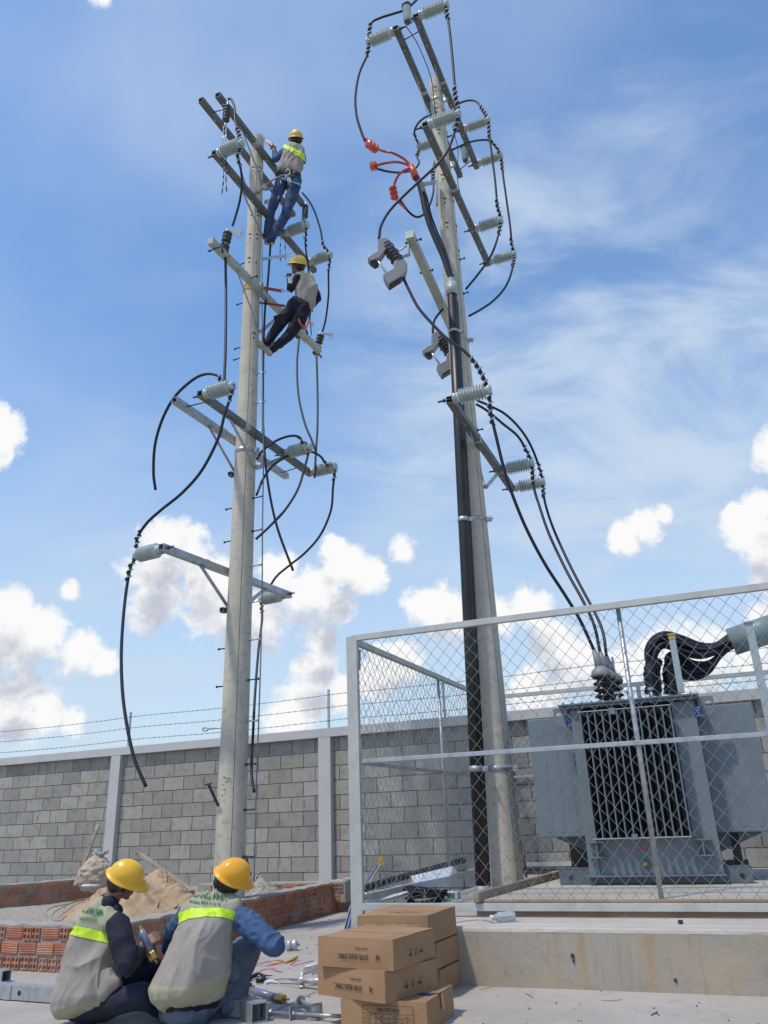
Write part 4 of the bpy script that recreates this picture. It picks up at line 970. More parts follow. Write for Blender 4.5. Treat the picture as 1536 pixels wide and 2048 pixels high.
# ---- grey covered fuse cutouts on the right pole
def cutoutB(pts, Y, label, s=1.0):
    """pts: offset (dx, dy) in photo pixels of the first unit"""
    dx, dy = pts
    def w(x, y, o=0): return at(dx + (x - 770) * s, dy + (y - 520) * s, Y + o)
    t = thing('covered_fuse_cutout', label, 'fuse cutout', w(770, 520), group='grey covered fuse cutouts on the right pole')
    def slab(poly, th, mat, name, bev=.008):
        bm = bmesh.new(); vs = [bm.verts.new(w(x, y, -th / 2)) for x, y in poly]; f = bm.faces.new(vs)
        r = bmesh.ops.extrude_face_region(bm, geom=[f]); vv = [e for e in r['geom'] if isinstance(e, bmesh.types.BMVert)]
        bmesh.ops.translate(bm, vec=Vector((0, th, 0)), verts=vv); bmesh.ops.recalc_face_normals(bm, faces=bm.faces[:])
        bmesh.ops.bevel(bm, geom=bm.edges[:], offset=bev, segments=2, profile=.5, affect='EDGES')
        mb = MB(); bm.verts.ensure_lookup_table(); mb.add([v.co.copy() for v in bm.verts], [[v.index for v in f.verts] for f in bm.faces], False); bm.free(); mb.build(name, M[mat], t)
    slab([(735, 514), (742, 508), (757, 500), (755, 490), (755, 480), (764, 474), (776, 476), (779, 484), (787, 485), (786, 490), (774, 494), (766, 506), (759, 515), (741, 521)], .11, 'greypl', 'top_cover')
    slab([(736, 515), (758, 516), (757, 527), (749, 530), (741, 524)], .075, 'conduit', 'contact_housing', .004)
    slab([(766, 547), (786, 537), (788, 523), (795, 517), (810, 519), (815, 528), (812, 543), (805, 551), (780, 566), (778, 569), (772, 560)], .12, 'greypl', 'lower_cover')
    slab([(773, 560), (806, 549), (801, 556), (779, 570)], .10, 'conduit', 'lower_housing', .004)
    a, b_ = w(770, 488), w(800, 528); M4 = rot_to(b_ - a).to_4x4(); M4.translation = a; L = (b_ - a).length
    m = MB(); prof = [(0, 0), (.03, 0)]; n = 7
    for i in range(n): z = L * i / n; q = L / n; prof += [(.035, z), (.078 if i % 2 else .068, z + q * .4), (.078 if i % 2 else .068, z + q * .55), (.036, z + q * .95)]
    prof.append((0, L)); m.lathe(prof, M4, 20); m.build('ribbed_insulator', M['blackins'], t)
    m = MB(); m.tube([w(753, 518, -.03), w(772, 545, -.03)], .014, 10); m.build('fuse_tube', M['silver'], t)
    m = MB(); m.tube([w(788, 508), w(806, 496), w(814, 492)], .011, 6); m.build('mounting_bracket', M['galv'], t)
    return w(758, 478), w(805, 552)
YF1 = B3a.y - .02; F1T, F1B = cutoutB((770, 520), YF1, 'grey covered fuse cutout hanging in the open left of the right pole')
YF2 = PB.Y + .12; F2T, F2B = cutoutB((877, 705), YF2, 'grey covered fuse cutout half hidden behind the black conduit', .92)
# ---------------------------------------------------------------- conduit, terminations, cables
def path(spec):
    """items: (px,py) depth interpolated | (px,py,Y) | Vector"""
    n = len(spec); pts = [None] * n; Y = [None] * n
    for i, s in enumerate(spec):
        if isinstance(s, Vector): pts[i] = s.copy(); Y[i] = s.y
        elif len(s) == 3: Y[i] = s[2]
    known = [i for i in range(n) if Y[i] is not None]
    px = [proj(s) if isinstance(s, Vector) else s[:2] for s in spec]
    for a, b in zip(known[:-1], known[1:]):
        L = [0]
        for i in range(a + 1, b + 1): L.append(L[-1] + math.dist(px[i], px[i - 1]))
        for i in range(a + 1, b): t = L[i - a] / L[-1]; t = t * t * (3 - 2 * t) * .5 + t * .5; Y[i] = Y[a] + (Y[b] - Y[a]) * t
    for i in range(known[0]): Y[i] = Y[known[0]]
    for i in range(known[-1] + 1, n): Y[i] = Y[known[-1]]
    for i in range(n):
        if pts[i] is None: pts[i] = at(px[i][0], px[i][1], Y[i])
    return catmull(pts, 8)
def helix(P, i0, i1, r, pitch=.08, wr=.0045):
    seg = P[i0:i1 + 1]; out = []; L = 0; x = None
    for i in range(len(seg) - 1):
        d = seg[i + 1] - seg[i]; l = d.length; d.normalize()
        if x is None: x = Vector(rot_to(d).col[0])
        x = (x - d * x.dot(d)).normalized(); y = d.cross(x); k = max(2, int(l / pitch * 9))
        for q in range(k):
            a = (L + l * q / k) / pitch * 2 * pi; rr = r
            out.append(seg[i].lerp(seg[i + 1], q / k) + (x * cos(a) + y * sin(a)) * rr)
        L += l
    return out
def nearest(P, q): return min(range(len(P)), key=lambda i: (P[i] - q).length)
def cable(spec, label, r=.0165, ties=(), mat='cable', group='black cables of the poles', name='power_cable', pitch=.085):
    P = path(spec); m = MB(); m.tube(P, r, 9); c = P[0]
    root = thing(name, label, 'cable', c, group=group); m.build('sheath', M[mat], root)
    for (T_, up, dn) in ties:
        k = nearest(P, T_) if isinstance(T_, Vector) else min(range(len(P)), key=lambda i: math.dist(proj(P[i]), T_))
        def walk(k, L, s):
            i = k
            while 0 < i < len(P) - 1 and L > 0: L -= (P[i + s] - P[i]).length; i += s
            return i
        i0 = walk(k, up, -1); i1 = walk(k, dn, 1)
        if i1 - i0 < 2: continue
        h = helix(P, i0, i1, r * 1.0, pitch); w = MB(); w.tube(h, .0115, 6); w.build('wrap_coil', M['cable'], root)
        h = helix(P, i0, i1, r * 1.85, pitch); w = MB(); w.tube(h, .0070, 5); w.build('tie_wire', M['tiewire'], root)
    return P
T = TIPS
# --- left pole
cable([T1 - ZD * -.10, (462, 198), (469, 215), (471, 245), T['A2n'], (476, 310), (481, 335), (484, 365), (480, 400), (472, 430), (465, 452, YC1)], 'black cable dropping over the uppermost left insulator down to the left fuse cutout', .016, [(T['A2n'], .32, .34)])
cable([(451, 515, YC1), (452, 600), (451, 700), (450, 770), T['A4n'] + QD * .03, (449, 830), (436, 878), (404, 940), (365, 985), (322, 1020), (293, 1047), (274, 1078), T['A5n'] - QD * .01, (261, 1135), (250, 1200), (243, 1290), (244, 1370), (252, 1440), (268, 1515), (292, 1573, 7.9)],
      'longest loose cable hanging far left of the left pole, its end in the air', .0175, [(T['A5n'], .28, .30), (T['A4n'], .05, .22)])
cable([(311, 980, 8.6), (307, 945), (310, 890), (325, 838), (350, 793), (385, 760), (412, 748), (436, 752), (447, 768), T['A4n'] + QD * .015 + SD * .02], 'black cable looping left over the mid crossarm of the left pole, free end down', .0175, [(T['A4n'], .26, .02)])
cable([(604, 385, PA.Y + .9), (618, 402), (630, 425), (641, 460), (647, 490), T['A2f'], (657, 548), (657, 590), (652, 635), (645, 664, YC2)], 'black cable arching right of the two workers from the upper crossarm to the lowest cutout', .0155, [(T['A2f'], .30, .25)])
cable([(612, 415, PA.Y + .8), (607, 440), T['A2m'], (611, 490), (617, 540), (622, 600), (619, 640, YC2)], 'black cable passing behind the lower worker\'s helmet', .014, [(T['A2m'], .35, .30)])
cable([(598, 680, YC2), (594, 730), (597, 790), (609, 845), (624, 882), (632, 905, PA.Y + .9)], 'thin cable hanging from the middle cutout of the left pole, curving right', .0165)
cable([(633, 714, YC2), (635, 780), (635, 850), (632, 900), (629, 955, PA.Y + .95)], 'straight cable hanging from the lowest cutout of the left pole', .0165)
cable([(512, 1078, PA.Y - .25), (540, 1052), (570, 1020), (595, 980), (608, 940), T['A4m'], (606, 885), (596, 873), (575, 873), (548, 884), (525, 902), (514, 918, PA.Y - .1)], 'black cable over the middle insulator of the mid crossarm, left pole', .0165, [(T['A4m'], .12, .22)])
cable([(513, 990, PA.Y - .1), (528, 955), (550, 928), (585, 908), (618, 903), (640, 912), (654, 930), T['A4f'] + QD * .01, (666, 975), (662, 1020), (642, 1068), (612, 1104), (580, 1130), (553, 1153), (536, 1180), T['A5f'], (524, 1240), (517, 1300), (510, 1390), (506, 1470), (503, 1540), (508, 1584, PA.Y - .35)],
      'black cable swinging farthest right, then down along the right side of the left pole', .0165, [(T['A4f'], .20, .20), (T['A5f'], .20, .22)])
cable([(541, 490, PA.Y + .1), (536, 560), (530, 620), (527, 700), (526, 790), (527, 870), (535, 960), (553, 1050), (586, 1141, PA.Y - .3)], 'black cable down the right edge of the left pole, ending free against the cloud', .0155)
cable([(524, 470, PA.Y - .16), (524, 600), (525, 760), (527, 900), (525, 1050), (524, 1200), (521, 1330), (517, 1450), (513, 1560), (510, 1660), (508, 1765, PA.Y - .2)], 'thin grey ground lead running down the right side of the left pole to the gravel', .0085, mat='greyrod', name='ground_lead', group='ground leads')
# --- right pole
R1 = T['B1l']; R2 = T['B1n']
YT = PB.at(745, 300, -.5).y
cable([(860, -40, R2.y + .3), (838, -6), (812, 18), (785, 28), (760, 36), (742, 48), R1, (735, 108), (719, 145), (711, 190), (713, 230), (722, 262), (730, 282, R1.y + .1)], 'black cable looping left from the top of the right pole down to the red termination', .0165, [(R1, .30, .24)])
cable([(893, -30, R2.y), R2, (899, 60), (905, 120), (911, 190), T['B2n'] + QD * .01, (908, 268), (893, 305), (868, 335), (838, 363), (806, 393), (778, 423), (762, 452), F1T], 'black cable crossing in front of the right pole down to the grey covered cutout', .017, [(R2, .05, .28), (T['B2n'], .40, .26)])
cable([(866, 228, PB.Y + .4), (848, 236), (834, 250), (829, 268), T['B2l'], (834, 312), (838, 326), (826, 340), (800, 345), (775, 343), (756, 338, PB.Y - .25)], 'black cable from the hidden left insulator to the middle red termination', .0155, [(T['B2l'], .20, .34)])
cable([(880, 312, PB.Y + .6), (870, 322), (866, 345), (867, 380), (860, 408), (848, 428), (833, 434), (818, 424), (806, 408), (799, 398, PB.Y - .2)], 'black cable curving under to the lowest red termination', .0155, [((866, 350), .15, .18)])
cable([(914, 208, PB.Y + .7), (935, 201), (952, 203), (963, 216), T['B1m'] + QD * .01, (979, 275), (983, 305), (990, 360), (995, 410), T['B2m'] + QD * .01, (994, 480), (980, 515), (955, 550), (932, 578, PB.Y + .3)], 'inner black cable looping right of the right pole over two insulators', .016, [(T['B1m'], .40, .38), (T['B2m'], .36, .28)])
cable([(904, 300, PB.Y + .4), (930, 288), (955, 281), (978, 281), (990, 292), T['B1f'] + QD * .01, (1006, 350), (1013, 400), (1020, 450), (1024, 490), T['B2f'] + QD * .01, (1022, 548), (1008, 578), (985, 603), (960, 620), (938, 632, PB.Y + .2)], 'outer black cable looping farthest right of the right pole', .016, [(T['B1f'], .30, .32), (T['B2f'], .28, .28)])
cable([F2T, (866, 655), (869, 640), (877, 628), (886, 618, YF2)], 'short black cable on top of the hidden grey cutout', .0165)
# --- transformer bushings positions are needed by the last three cables
BT = [fp(.99, 2.15, 2.52), fp(1.02, 2.55, 2.52), fp(1.06, 2.95, 2.52)]
BPX = [(1188, 1300), (1200, 1304), (1213, 1313)]; BTY = [7.55, 7.75, 7.95]
BTOP = [at(x, y, Y) for (x, y), Y in zip(BPX, BTY)]
cable([F1B, (818, 580), (836, 614), (862, 645), (895, 678), (928, 702), (955, 732), T['B4n'] + QD * .01, (981, 822), (992, 872), (1010, 945), (1030, 1003), (1055, 1062), (1090, 1128), (1130, 1190), (1160, 1240), BTOP[0]], 'black cable from the grey cutout down to the transformer, left of three', .0165, [(T['B4n'], .46, .36)])
cable([(952, 808, PB.Y + .3), (975, 822), (1005, 847), (1035, 872), (1052, 900), T['B4m'] + QD * .01, (1068, 975), (1078, 1010), (1098, 1068), (1132, 1140), (1165, 1200), (1188, 1250), BTOP[1]], 'black cable from behind the right pole to the transformer, middle of three', .0165, [(T['B4m'], .26, .30)])
cable([(952, 800, PB.Y + .5), (980, 812), (1010, 828), (1038, 855), (1060, 888), (1077, 930), T['B4f'] + QD * .01, (1089, 1000), (1104, 1050), (1130, 1110), (1160, 1170), (1190, 1226), (1206, 1265), BTOP[2]], 'black cable from behind the right pole to the transformer, right of three', .0165, [(T['B4f'], .26, .26)])
cable([(812, 52, Pz.y), (832, 82), (845, 110), (857, 140), (864, 165), (868, 200, PB.Y - .1), (872, 235, PB.Y - .1)], 'very thin wire from the surge arrester down the face of the right pole', .006, name='ground_lead', group='ground leads')
cable([(905, 250, PB.Y + .1), (910, 272), (916, 300), (915, 330), (915, 360), (922, 395, PB.Y + .3)], 'very thin wire right of the right pole between crossarms', .005, name='ground_lead', group='ground leads')

# conduit: two black half pipes strapped to the pole
cy = PB.Y - .235
CT = at(904, 588, cy); CBm = at(964, 1778, cy)
cdt = thing('cable_conduit', 'long black cable conduit strapped up the left side of the right pole', 'conduit', CBm)
m = MB(); m.tube([CT, CT.lerp(CBm, .3), CT.lerp(CBm, .6), CBm], .060, 18, caps=True); m.build('pipe', M['conduit'], cdt)
o_ = Vector((.062, .05, 0)); m = MB(); m.tube([CT + o_ * .7 - ZD * .1, CT.lerp(CBm, .5) + o_, CBm + o_ + ZD * .02], .030, 12); m.build('pipe', M['conduit'], cdt)
m = MB(); d = (CBm - CT).normalized(); m.tube([CT - d * .16, CT + d * .02], .067, 20); m.tube([CT - d * .22, CT - d * .16], .058, 20, caps=False); m.build('coupling', M['pvc'], cdt)
m = MB(); m.tube([CBm - d * .03, CBm + d * .09], .072, 20); m.build('coupling', M['pvc'], cdt)
m = MB(); m.tube([CBm + d * .085, CBm + d * .125], .055, 16); m.build('gasket', M['redpl'], cdt)
for (x, y, wd) in ((905, 664, .035), (915, 1040, .05), (947, 1538, .055)):
    P = at(x, y, cy); P = CT + d * ((P - CT).dot(d)); c = MB()
    c.tube([P - d * wd / 2, P + d * wd / 2], .0655, 20); c.box(P + Vector((.085, -.01, 0)), (.06, .03, wd * .9)); c.tube([P + Vector((.10, -.06, 0)), P + Vector((.10, .05, 0))], .007, 6)
    c.build('clamp', M['galv'], cdt)
def pole_band(p, py, px, h, mat='galv'):
    z = p.zat(px, py); m = MB(); n = 32; r0 = p.r(z) + .001; c = p.c(z)
    m.lathe([(r0, -h / 2), (r0 + .006, -h / 2), (r0 + .006, h / 2), (r0, h / 2)], Matrix.Translation(c), 32)
    e = c + QD * (r0 + .03); m.box(e, (.06, .035, h * 1.1), axes(QD, SD, ZD)); m.tube([e - SD * .06 + QD * .01, e + SD * .06 + QD * .01], .007, 6); m.tube([e - QD * .01, e + QD * .05], .008, 6)
    return m
for i, (py, px, h) in enumerate(((686, 945, .03), (1043, 957, .045), (1538, 1000, .055), (335, 905, .07), (205, 880, .05))):
    m = pole_band(PB, py, px, h); m.build('pole_band', M['galv'], poleB)
for py, px, h in ((575, 508, .05), (905, 500, .06)): pole_band(PA, py, px, h).build('pole_band', M['galv'], poleA)
# yellow lashing strap round the left pole
z = PA.zat(500, 583)
# thick armoured cable with three red cores
core = thing('cable_termination', 'thick black cable splitting into three glossy red cores with round sheds, right pole', 'cable termination', CT)
YB = PB.Y - .32
P = path([CT + d * .1, (903, 560, cy), (898, 545), (889, 518), (876, 488), (862, 455), (851, 420), (845, 390), (838, 365), (832, 355, YB)])
m = MB(); m.tube(P, [.040] * (len(P) - 6) + [.042] * 6, 14)
P2 = path([(909, 565, cy + .05), (903, 545), (890, 500), (875, 465), (862, 430), (855, 400), (850, 385, YB + .05)]); m.tube(P2, .013, 8)
m.build('armoured_cable', M['conduit'], core)
m = MB(); m.tube([at(832, 356, YB), at(827, 343, YB), at(822, 332, YB)], [.050, .046, .040], 14); m.build('breakout_boot', M['redshed'], core)
ends = []
for spec in ([(823, 333, YB), (808, 318, YB), (785, 306, YB - .05), (765, 302, YB - .05), (746, 294, R1.y + .12), (737, 285, R1.y + .1), (731, 276, R1.y + .1)],
             [(822, 333, YB), (808, 327, YB), (790, 324, YB - .1), (768, 327, YB - .2), (752, 331, YB - .2), (742, 333, YB - .22)],
             [(821, 336, YB), (806, 342, YB - .05), (796, 352, YB - .05), (789, 368, YB), (787, 382, YB), (791, 396, YB), (798, 405, YB), (806, 412, YB), (811, 418, YB)]):
    P = path(spec); m = MB(); m.tube(P, .017, 10); m.build('red_core', M['red'], core); ends.append(P)
def sheds(P, px, n, gap, Rr=.052):
    k = min(range(len(P)), key=lambda i: math.dist(proj(P[i]), px)); dd = (P[min(k + 1, len(P) - 1)] - P[max(0, k - 1)]).normalized()
    for i in range(n):
        c = P[k] + dd * (i - (n - 1) / 2) * gap; M4 = rot_to(dd).to_4x4(); M4.translation = c
        m = MB(); m.lathe([(.02, -.022), (.024, -.014), (Rr * .75, -.004), (Rr, .006), (Rr * .95, .008), (.024, .006), (.022, .022)], M4, 18); m.build('shed', M['redshed'], core)
sheds(ends[0], (744, 294), 3, .082, .06); sheds(ends[1], (748, 332), 2, .05, .062); sheds(ends[2], (789, 386), 3, .075, .056)
# bracket that carries the cable head
br = thing('cable_bracket', 'bright galvanised angle bracket holding the thick cable to the right pole', 'bracket', at(872, 365, PB.Y - .15))
m = MB(); a = at(874, 362, PB.Y - .14); b = at(874, 410, PB.Y - .14); m.box((a + b) / 2, (.07, .03, (b - a).length), rot_to(a - b), bevel=.003); m.build('upright', M['galv'], br)
m = MB(); a = at(846, 369, YB + .03); b = at(874, 364, PB.Y - .14); dd = (b - a).normalized(); m.box((a + b) / 2, ((b - a).length, .03, .05), axes(dd, ZD.cross(dd).normalized(), dd.cross(ZD.cross(dd).normalized())), bevel=.003); m.build('arm', M['galv'], br)
m = MB(); m.box(at(845, 378, YB), (.09, .05, .16), rot_to(at(840, 360, YB) - at(850, 395, YB))); m.build('clamp_plate', M['galv_arm'], br)
# ---------------------------------------------------------------- transformer
RFt = axes(LF, NF, ZD); TO = 1.72                                            # front face of the tank behind plinth edge
tr = thing('transformer', 'large grey oil filled transformer with cooling fins on the slab behind the fence', 'transformer', fp(1.2, 2.2, ZS))
def fb(mb, a0, a1, o0, o1, z0, z1, bevel=0.0): return mb.box(fp((a0 + a1) / 2, (o0 + o1) / 2, (z0 + z1) / 2), (abs(a1 - a0), abs(o1 - o0), abs(z1 - z0)), RFt, bevel=bevel)
TA0, TA1, TZ0, TZ1 = .70, 1.765, .545, 1.955; TD = 1.0
m = MB(); fb(m, TA0, TA1, TO + .30, TO + TD, TZ0, TZ1, .008); m.build('tank', M['tank'], tr)
m = MB(); fb(m, TA0 - .004, TA0 + .085, TO - .07, TO + .302, TZ0, TZ1 - .02, .004); fb(m, TA1 - .19, TA1 + .004, TO - .05, TO + .302, TZ0, TZ1 - .02, .004); fb(m, TA0 + .083, TA1 - .188, TO - .045, TO + .302, TZ0, TZ0 + .295, .004); m.build('front_panel', M['tank'], tr)
m = MB(); fb(m, TA0 - .03, TA1 + .02, TO - .08, TO + .02, TZ0 - .005, TZ0 + .008); m.build('bottom_flange', M['tank'], tr)
m = MB(); fb(m, TA0 - .10, TA1 + .05, TO - .13, TO + TD + .1, TZ1 + .012, TZ1 + .030, .003); m.build('lid', M['tankdark'], tr)
m = MB(); fb(m, TA0 - .09, TA1 + .04, TO - .12, TO + TD + .09, TZ1 - .012, TZ1 + .008, .003); m.build('lid_flange', M['tankdark'], tr)
for i in range(14): m = MB(); m.tube([fp(TA0 - .05 + i * .085, TO - .11, TZ1 - .02), fp(TA0 - .05 + i * .085, TO - .11, TZ1 + .045)], .009, 6, smooth=False); m.build('lid_bolt', M['tank'], tr)
fa0, fa1 = TA0 + .10, TA1 - .20; nf = 13
for i in range(nf):
    a = fa0 + (fa1 - fa0) * i / (nf - 1); m = MB(); fb(m, a - .0055, a + .0055, TO - .20, TO + .31, TZ0 + .30, TZ1 - .06, .0025); m.build('front_fin', M['tank'], tr)
m = MB(); fb(m, fa0 - .02, fa1 + .01, TO - .205, TO - .18, TZ1 - .062, TZ1 - .055); fb(m, fa0 - .02, fa1 + .01, TO - .205, TO - .18, TZ0 + .294, TZ0 + .302); m.build('fin_tie_bar', M['galv_pale'], tr)
m = MB(); fb(m, fa0 + .26, fa0 + .31, TO - .213, TO - .205, TZ1 - .10, TZ1 - .045); fb(m, fa0 + .30, fa0 + .35, TO - .213, TO - .205, TZ0 + .285, TZ0 + .33); m.build('fin_plate', M['tank'], tr)
# side radiators: flat fins whose outer faces show
for side, a0, a1 in ((-1, .245, TA0), (1, TA1, 2.235)):
    for k in range(7):
        o = TO + .16 + k * .12; z1 = 1.905; m = MB(); fb(m, a0, a1, o, o + .03, .855, z1, .010)
        for g_ in range(3):
            u = a0 + (a1 - a0) * (g_ + 1) / 4; fb(m, u - .025, u + .025, o - .003, o, .90, z1 - .05, .0)
        m.build('side_fin', M['tank'], tr)
    b0 = (a0 + .17, TA0) if side < 0 else (TA1, a1 - .15)
    m = MB(); x0, x1 = (TA0, a0 + .17) if side < 0 else (TA1, a1 - .15)
    vs = [fp(x0, TO + .3, .70), fp(x0, TO + .3, .87), fp(x1 + (x1 - x0) * .25, TO + .3, .862), fp(x0, TO + .36, .70), fp(x0, TO + .36, .87), fp(x1 + (x1 - x0) * .25, TO + .36, .862)]
    m.add(vs, [(0, 1, 2), (5, 4, 3), (0, 3, 4, 1), (1, 4, 5, 2), (2, 5, 3, 0)]); m.build('gusset', M['tankdark'], tr)
# lifting lugs with a round eye, blue labels
def lug(a, side):
    m = MB(); n = 16; w = .13; h = .19; c = fp(a, TO - .02, TZ1 - .085); ex = side * .02
    outer = [(-w / 2, -h / 2 + (.05 if side > 0 else .0)), (w / 2, -h / 2 + (.05 if side < 0 else .0)), (w / 2, h / 2), (-w / 2, h / 2)]
    if side > 0: outer = [(-w / 2, -h / 2), (w / 2, -h / 2 + .05), (w / 2, h / 2), (-w / 2, h / 2)]
    vs = []; cr = [(w / 2, h / 2), (-w / 2, h / 2), (-w / 2, -h / 2 + (.0 if side > 0 else .05)), (w / 2, -h / 2 + (.05 if side > 0 else .0))]
    def edge(k):
        i = k // 4; t_ = (k % 4) / 4; p, q_ = cr[i], cr[(i + 1) % 4]; return p[0] + (q_[0] - p[0]) * t_, p[1] + (q_[1] - p[1]) * t_
    for dz in (-.009, .009):
        for k in range(n): x, y = edge(k); vs.append(c + LF * x + ZD * y + NF * dz)
        for k in range(n): t_ = 2 * pi * k / n + pi / 4; vs.append(c + LF * (ex + .028 * cos(t_)) + ZD * (.03 + .028 * sin(t_)) + NF * dz)
    fs = []
    for k in range(n):
        j = (k + 1) % n
        fs += [(k, j, n + j, n + k), (2 * n + j, 2 * n + k, 3 * n + k, 3 * n + j), (k, 2 * n + k, 2 * n + j, j), (n + j, 3 * n + j, 3 * n + k, n + k)]
    m.add(vs, fs); m.build('lifting_lug', M['tank'], tr)
    for s_ in (0,):
        lb = MB(); lc = c - LF * side * .075 + NF * -.03 + ZD * -.03; lb.box(lc, (.058, .004, .095), RFt); L_ = lb.build('blue_label', M['blue'], tr)
        mk = MB(); q = lc - NF * .0035 + ZD * .02; mk.tube([q + LF * .017 * cos(t_) + ZD * .017 * sin(t_) for t_ in [2 * pi * k / 14 for k in range(15)]], .0016, 4); mk.tube([q, q + ZD * .012], .0016, 4)
        q2 = lc - NF * .0035 - ZD * .018; mk.tube([q2 + LF * .008 * cos(t_) + ZD * .008 * sin(t_) for t_ in [2 * pi * k / 10 for k in range(11)]], .0014, 4); mk.box(lc - NF * .0035 - ZD * .038, (.04, .001, .005), RFt)
        mk.build('label_mark', M['white'], L_)
lug(TA0 - .10, -1); lug(TA1 + .10, 1)
# jacking pads
for a in (TA0 + .09, TA1 - .12):
    m = MB(); fb(m, a - .07, a + .07, TO - .13, TO - .05, TZ0 + .145, TZ0 + .155); fb(m, a - .07, a + .07, TO - .13, TO - .05, TZ0 + .265, TZ0 + .275); fb(m, a - .006, a + .006, TO - .12, TO - .05, TZ0 + .155, TZ0 + .265); m.build('jacking_pad', M['tank'], tr)
# drain valve
m = MB(); c = fp(1.17, TO - .10, TZ0 + .09); m.tube([fp(1.17, TO - .05, TZ0 + .09), fp(1.17, TO - .14, TZ0 + .09)], .026, 12); m.tube([c - ZD * .03, c + ZD * .05], .013, 8); m.sphere(fp(1.17, TO - .15, TZ0 + .085), .018, 10); v_ = m.build('drain_valve', M['oldbrass'], tr)
m = MB(); fb(m, 1.12, 1.19, TO - .11, TO - .095, TZ0 + .205, TZ0 + .225, .005); m.build('valve_handle', M['redpl'], v_)
# skids
for o in (TO + .02, TO + TD - .15):
    m = MB(); fb(m, .42, 1.98, o, o + .012, ZS, ZS + .13, .002); fb(m, .42, 1.98, o, o + .10, ZS + .12, ZS + .132, .002); fb(m, .42, 1.98, o + .0, o + .10, ZS + .001, ZS + .012, .002)
    m.build('skid', M['tankdark'], tr)
for a in (.52, 1.9): m = MB(); m.tube([fp(a, TO + .018, ZS + .06), fp(a, TO + .014, ZS + .06)], .018, 14, smooth=False); m.build('skid_hole', M['conduit'], tr)
for q_ in ((.47, .75, TO + .4, TO + .5, ZS + .12, .86), (1.86, 1.93, TO + .3, TO + .4, ZS + .12, .86)): m = MB(); fb(m, *q_); m.build('support_leg', M['conduit'], tr)
# high voltage bushings with grey boots
for i, T_ in enumerate(BTOP):
    base = Vector((T_.x + .035, T_.y, TZ1 + .03)); bx = T_.copy()
    m = MB(); prof = [(0, 0), (.05, 0)]; n = 5; H = .30
    for k in range(n): z = H * k / n; q = H / n; prof += [(.045, z + .004), (.085, z + q * .35), (.088, z + q * .5), (.05, z + q * .9)]
    prof += [(.04, H), (0, H)]; M4 = Matrix.Translation(base); m.lathe(prof, M4, 24); bu = m.build('high_voltage_bushing', M['brownpor'], tr)
    m = MB(); m.lathe([(.092, H - .03), (.095, H - .005), (.085, H + .03), (.045, H + .07), (.0, H + .085)], M4, 20)
    a = base + ZD * (H + .045); m.tube([a, a.lerp(bx, .5), bx], [.044, .034, .021], 14); m.build('boot', M['greypl'], bu)
for a, o in ((.98 + .13, TO + .18), (1.22, TO + .12), (1.42, TO + .1)): m = MB(); m.tube([fp(a, o, TZ1), fp(a, o, TZ1 + .12)], .016, 8); m.box(fp(a, o, TZ1 + .13), (.05, .05, .02), RFt); m.build('lid_fitting', M['galv'], tr)
m = MB(); a = fp(.86, TO + .7, TZ1 + .03); b = fp(1.02, TO + .7, TZ1 + .33); flat_d = (b - a).normalized(); m.box((a + b) / 2, (.05, .008, (b - a).length), rot_to(flat_d)); m.build('earth_strap', M['galv'], tr)
# stanchions
def stanchion(px0, px1, Y, w, label, yz=False):
    A = at(*px0, Y); B = at(*px1, Y); B = Vector((A.x, A.y, B.z)); t = thing('support_post', label, 'post', B, group='support posts of the big pipe')
    m = MB(); m.box((A + B) / 2, (w, w * .8, A.z - B.z), RFt, bevel=.003); m.build('upright', M['pvc'], t)
    m = MB(); m.box(A + ZD * .004, (w * 1.3, w * 1.2, .012), RFt); m.build('top_plate', M['yellowtape'] if yz else M['pvc'], t)
    if yz: m = MB(); m.box(A - ZD * .03, (w * 1.12, w * .95, .02), RFt); m.build('tape_mark', M['yellowtape'], t)
stanchion((1343, 1270), (1366, 1386), 7.35, .058, 'grey square post with a yellow mark on the transformer lid, before the cable bundle', True)
stanchion((1497, 1246), (1570, 1640), 6.6, .062, 'grey square post at the right edge of the picture under the big pipe')
# big pipe entering from the right
pp0 = at(1462, 1284, 7.35); pp1 = at(1640, 1225, 7.0); dd = (pp1 - pp0).normalized(); pp1 = pp0 + dd * 2.2
bp = thing('duct_pipe', 'large grey green pipe entering from the right edge with black cables fanning out of it', 'pipe', pp0)
m = MB(); M4 = rot_to(dd).to_4x4(); M4.translation = pp0; L = 2.2; m.lathe([(.118, .0), (.128, .0), (.128, .45), (.122, .452), (.122, L)], M4, 32); m.lathe([(.118, 0), (.112, L)], M4, 32); m.build('pipe', M['bigpipe'], bp)
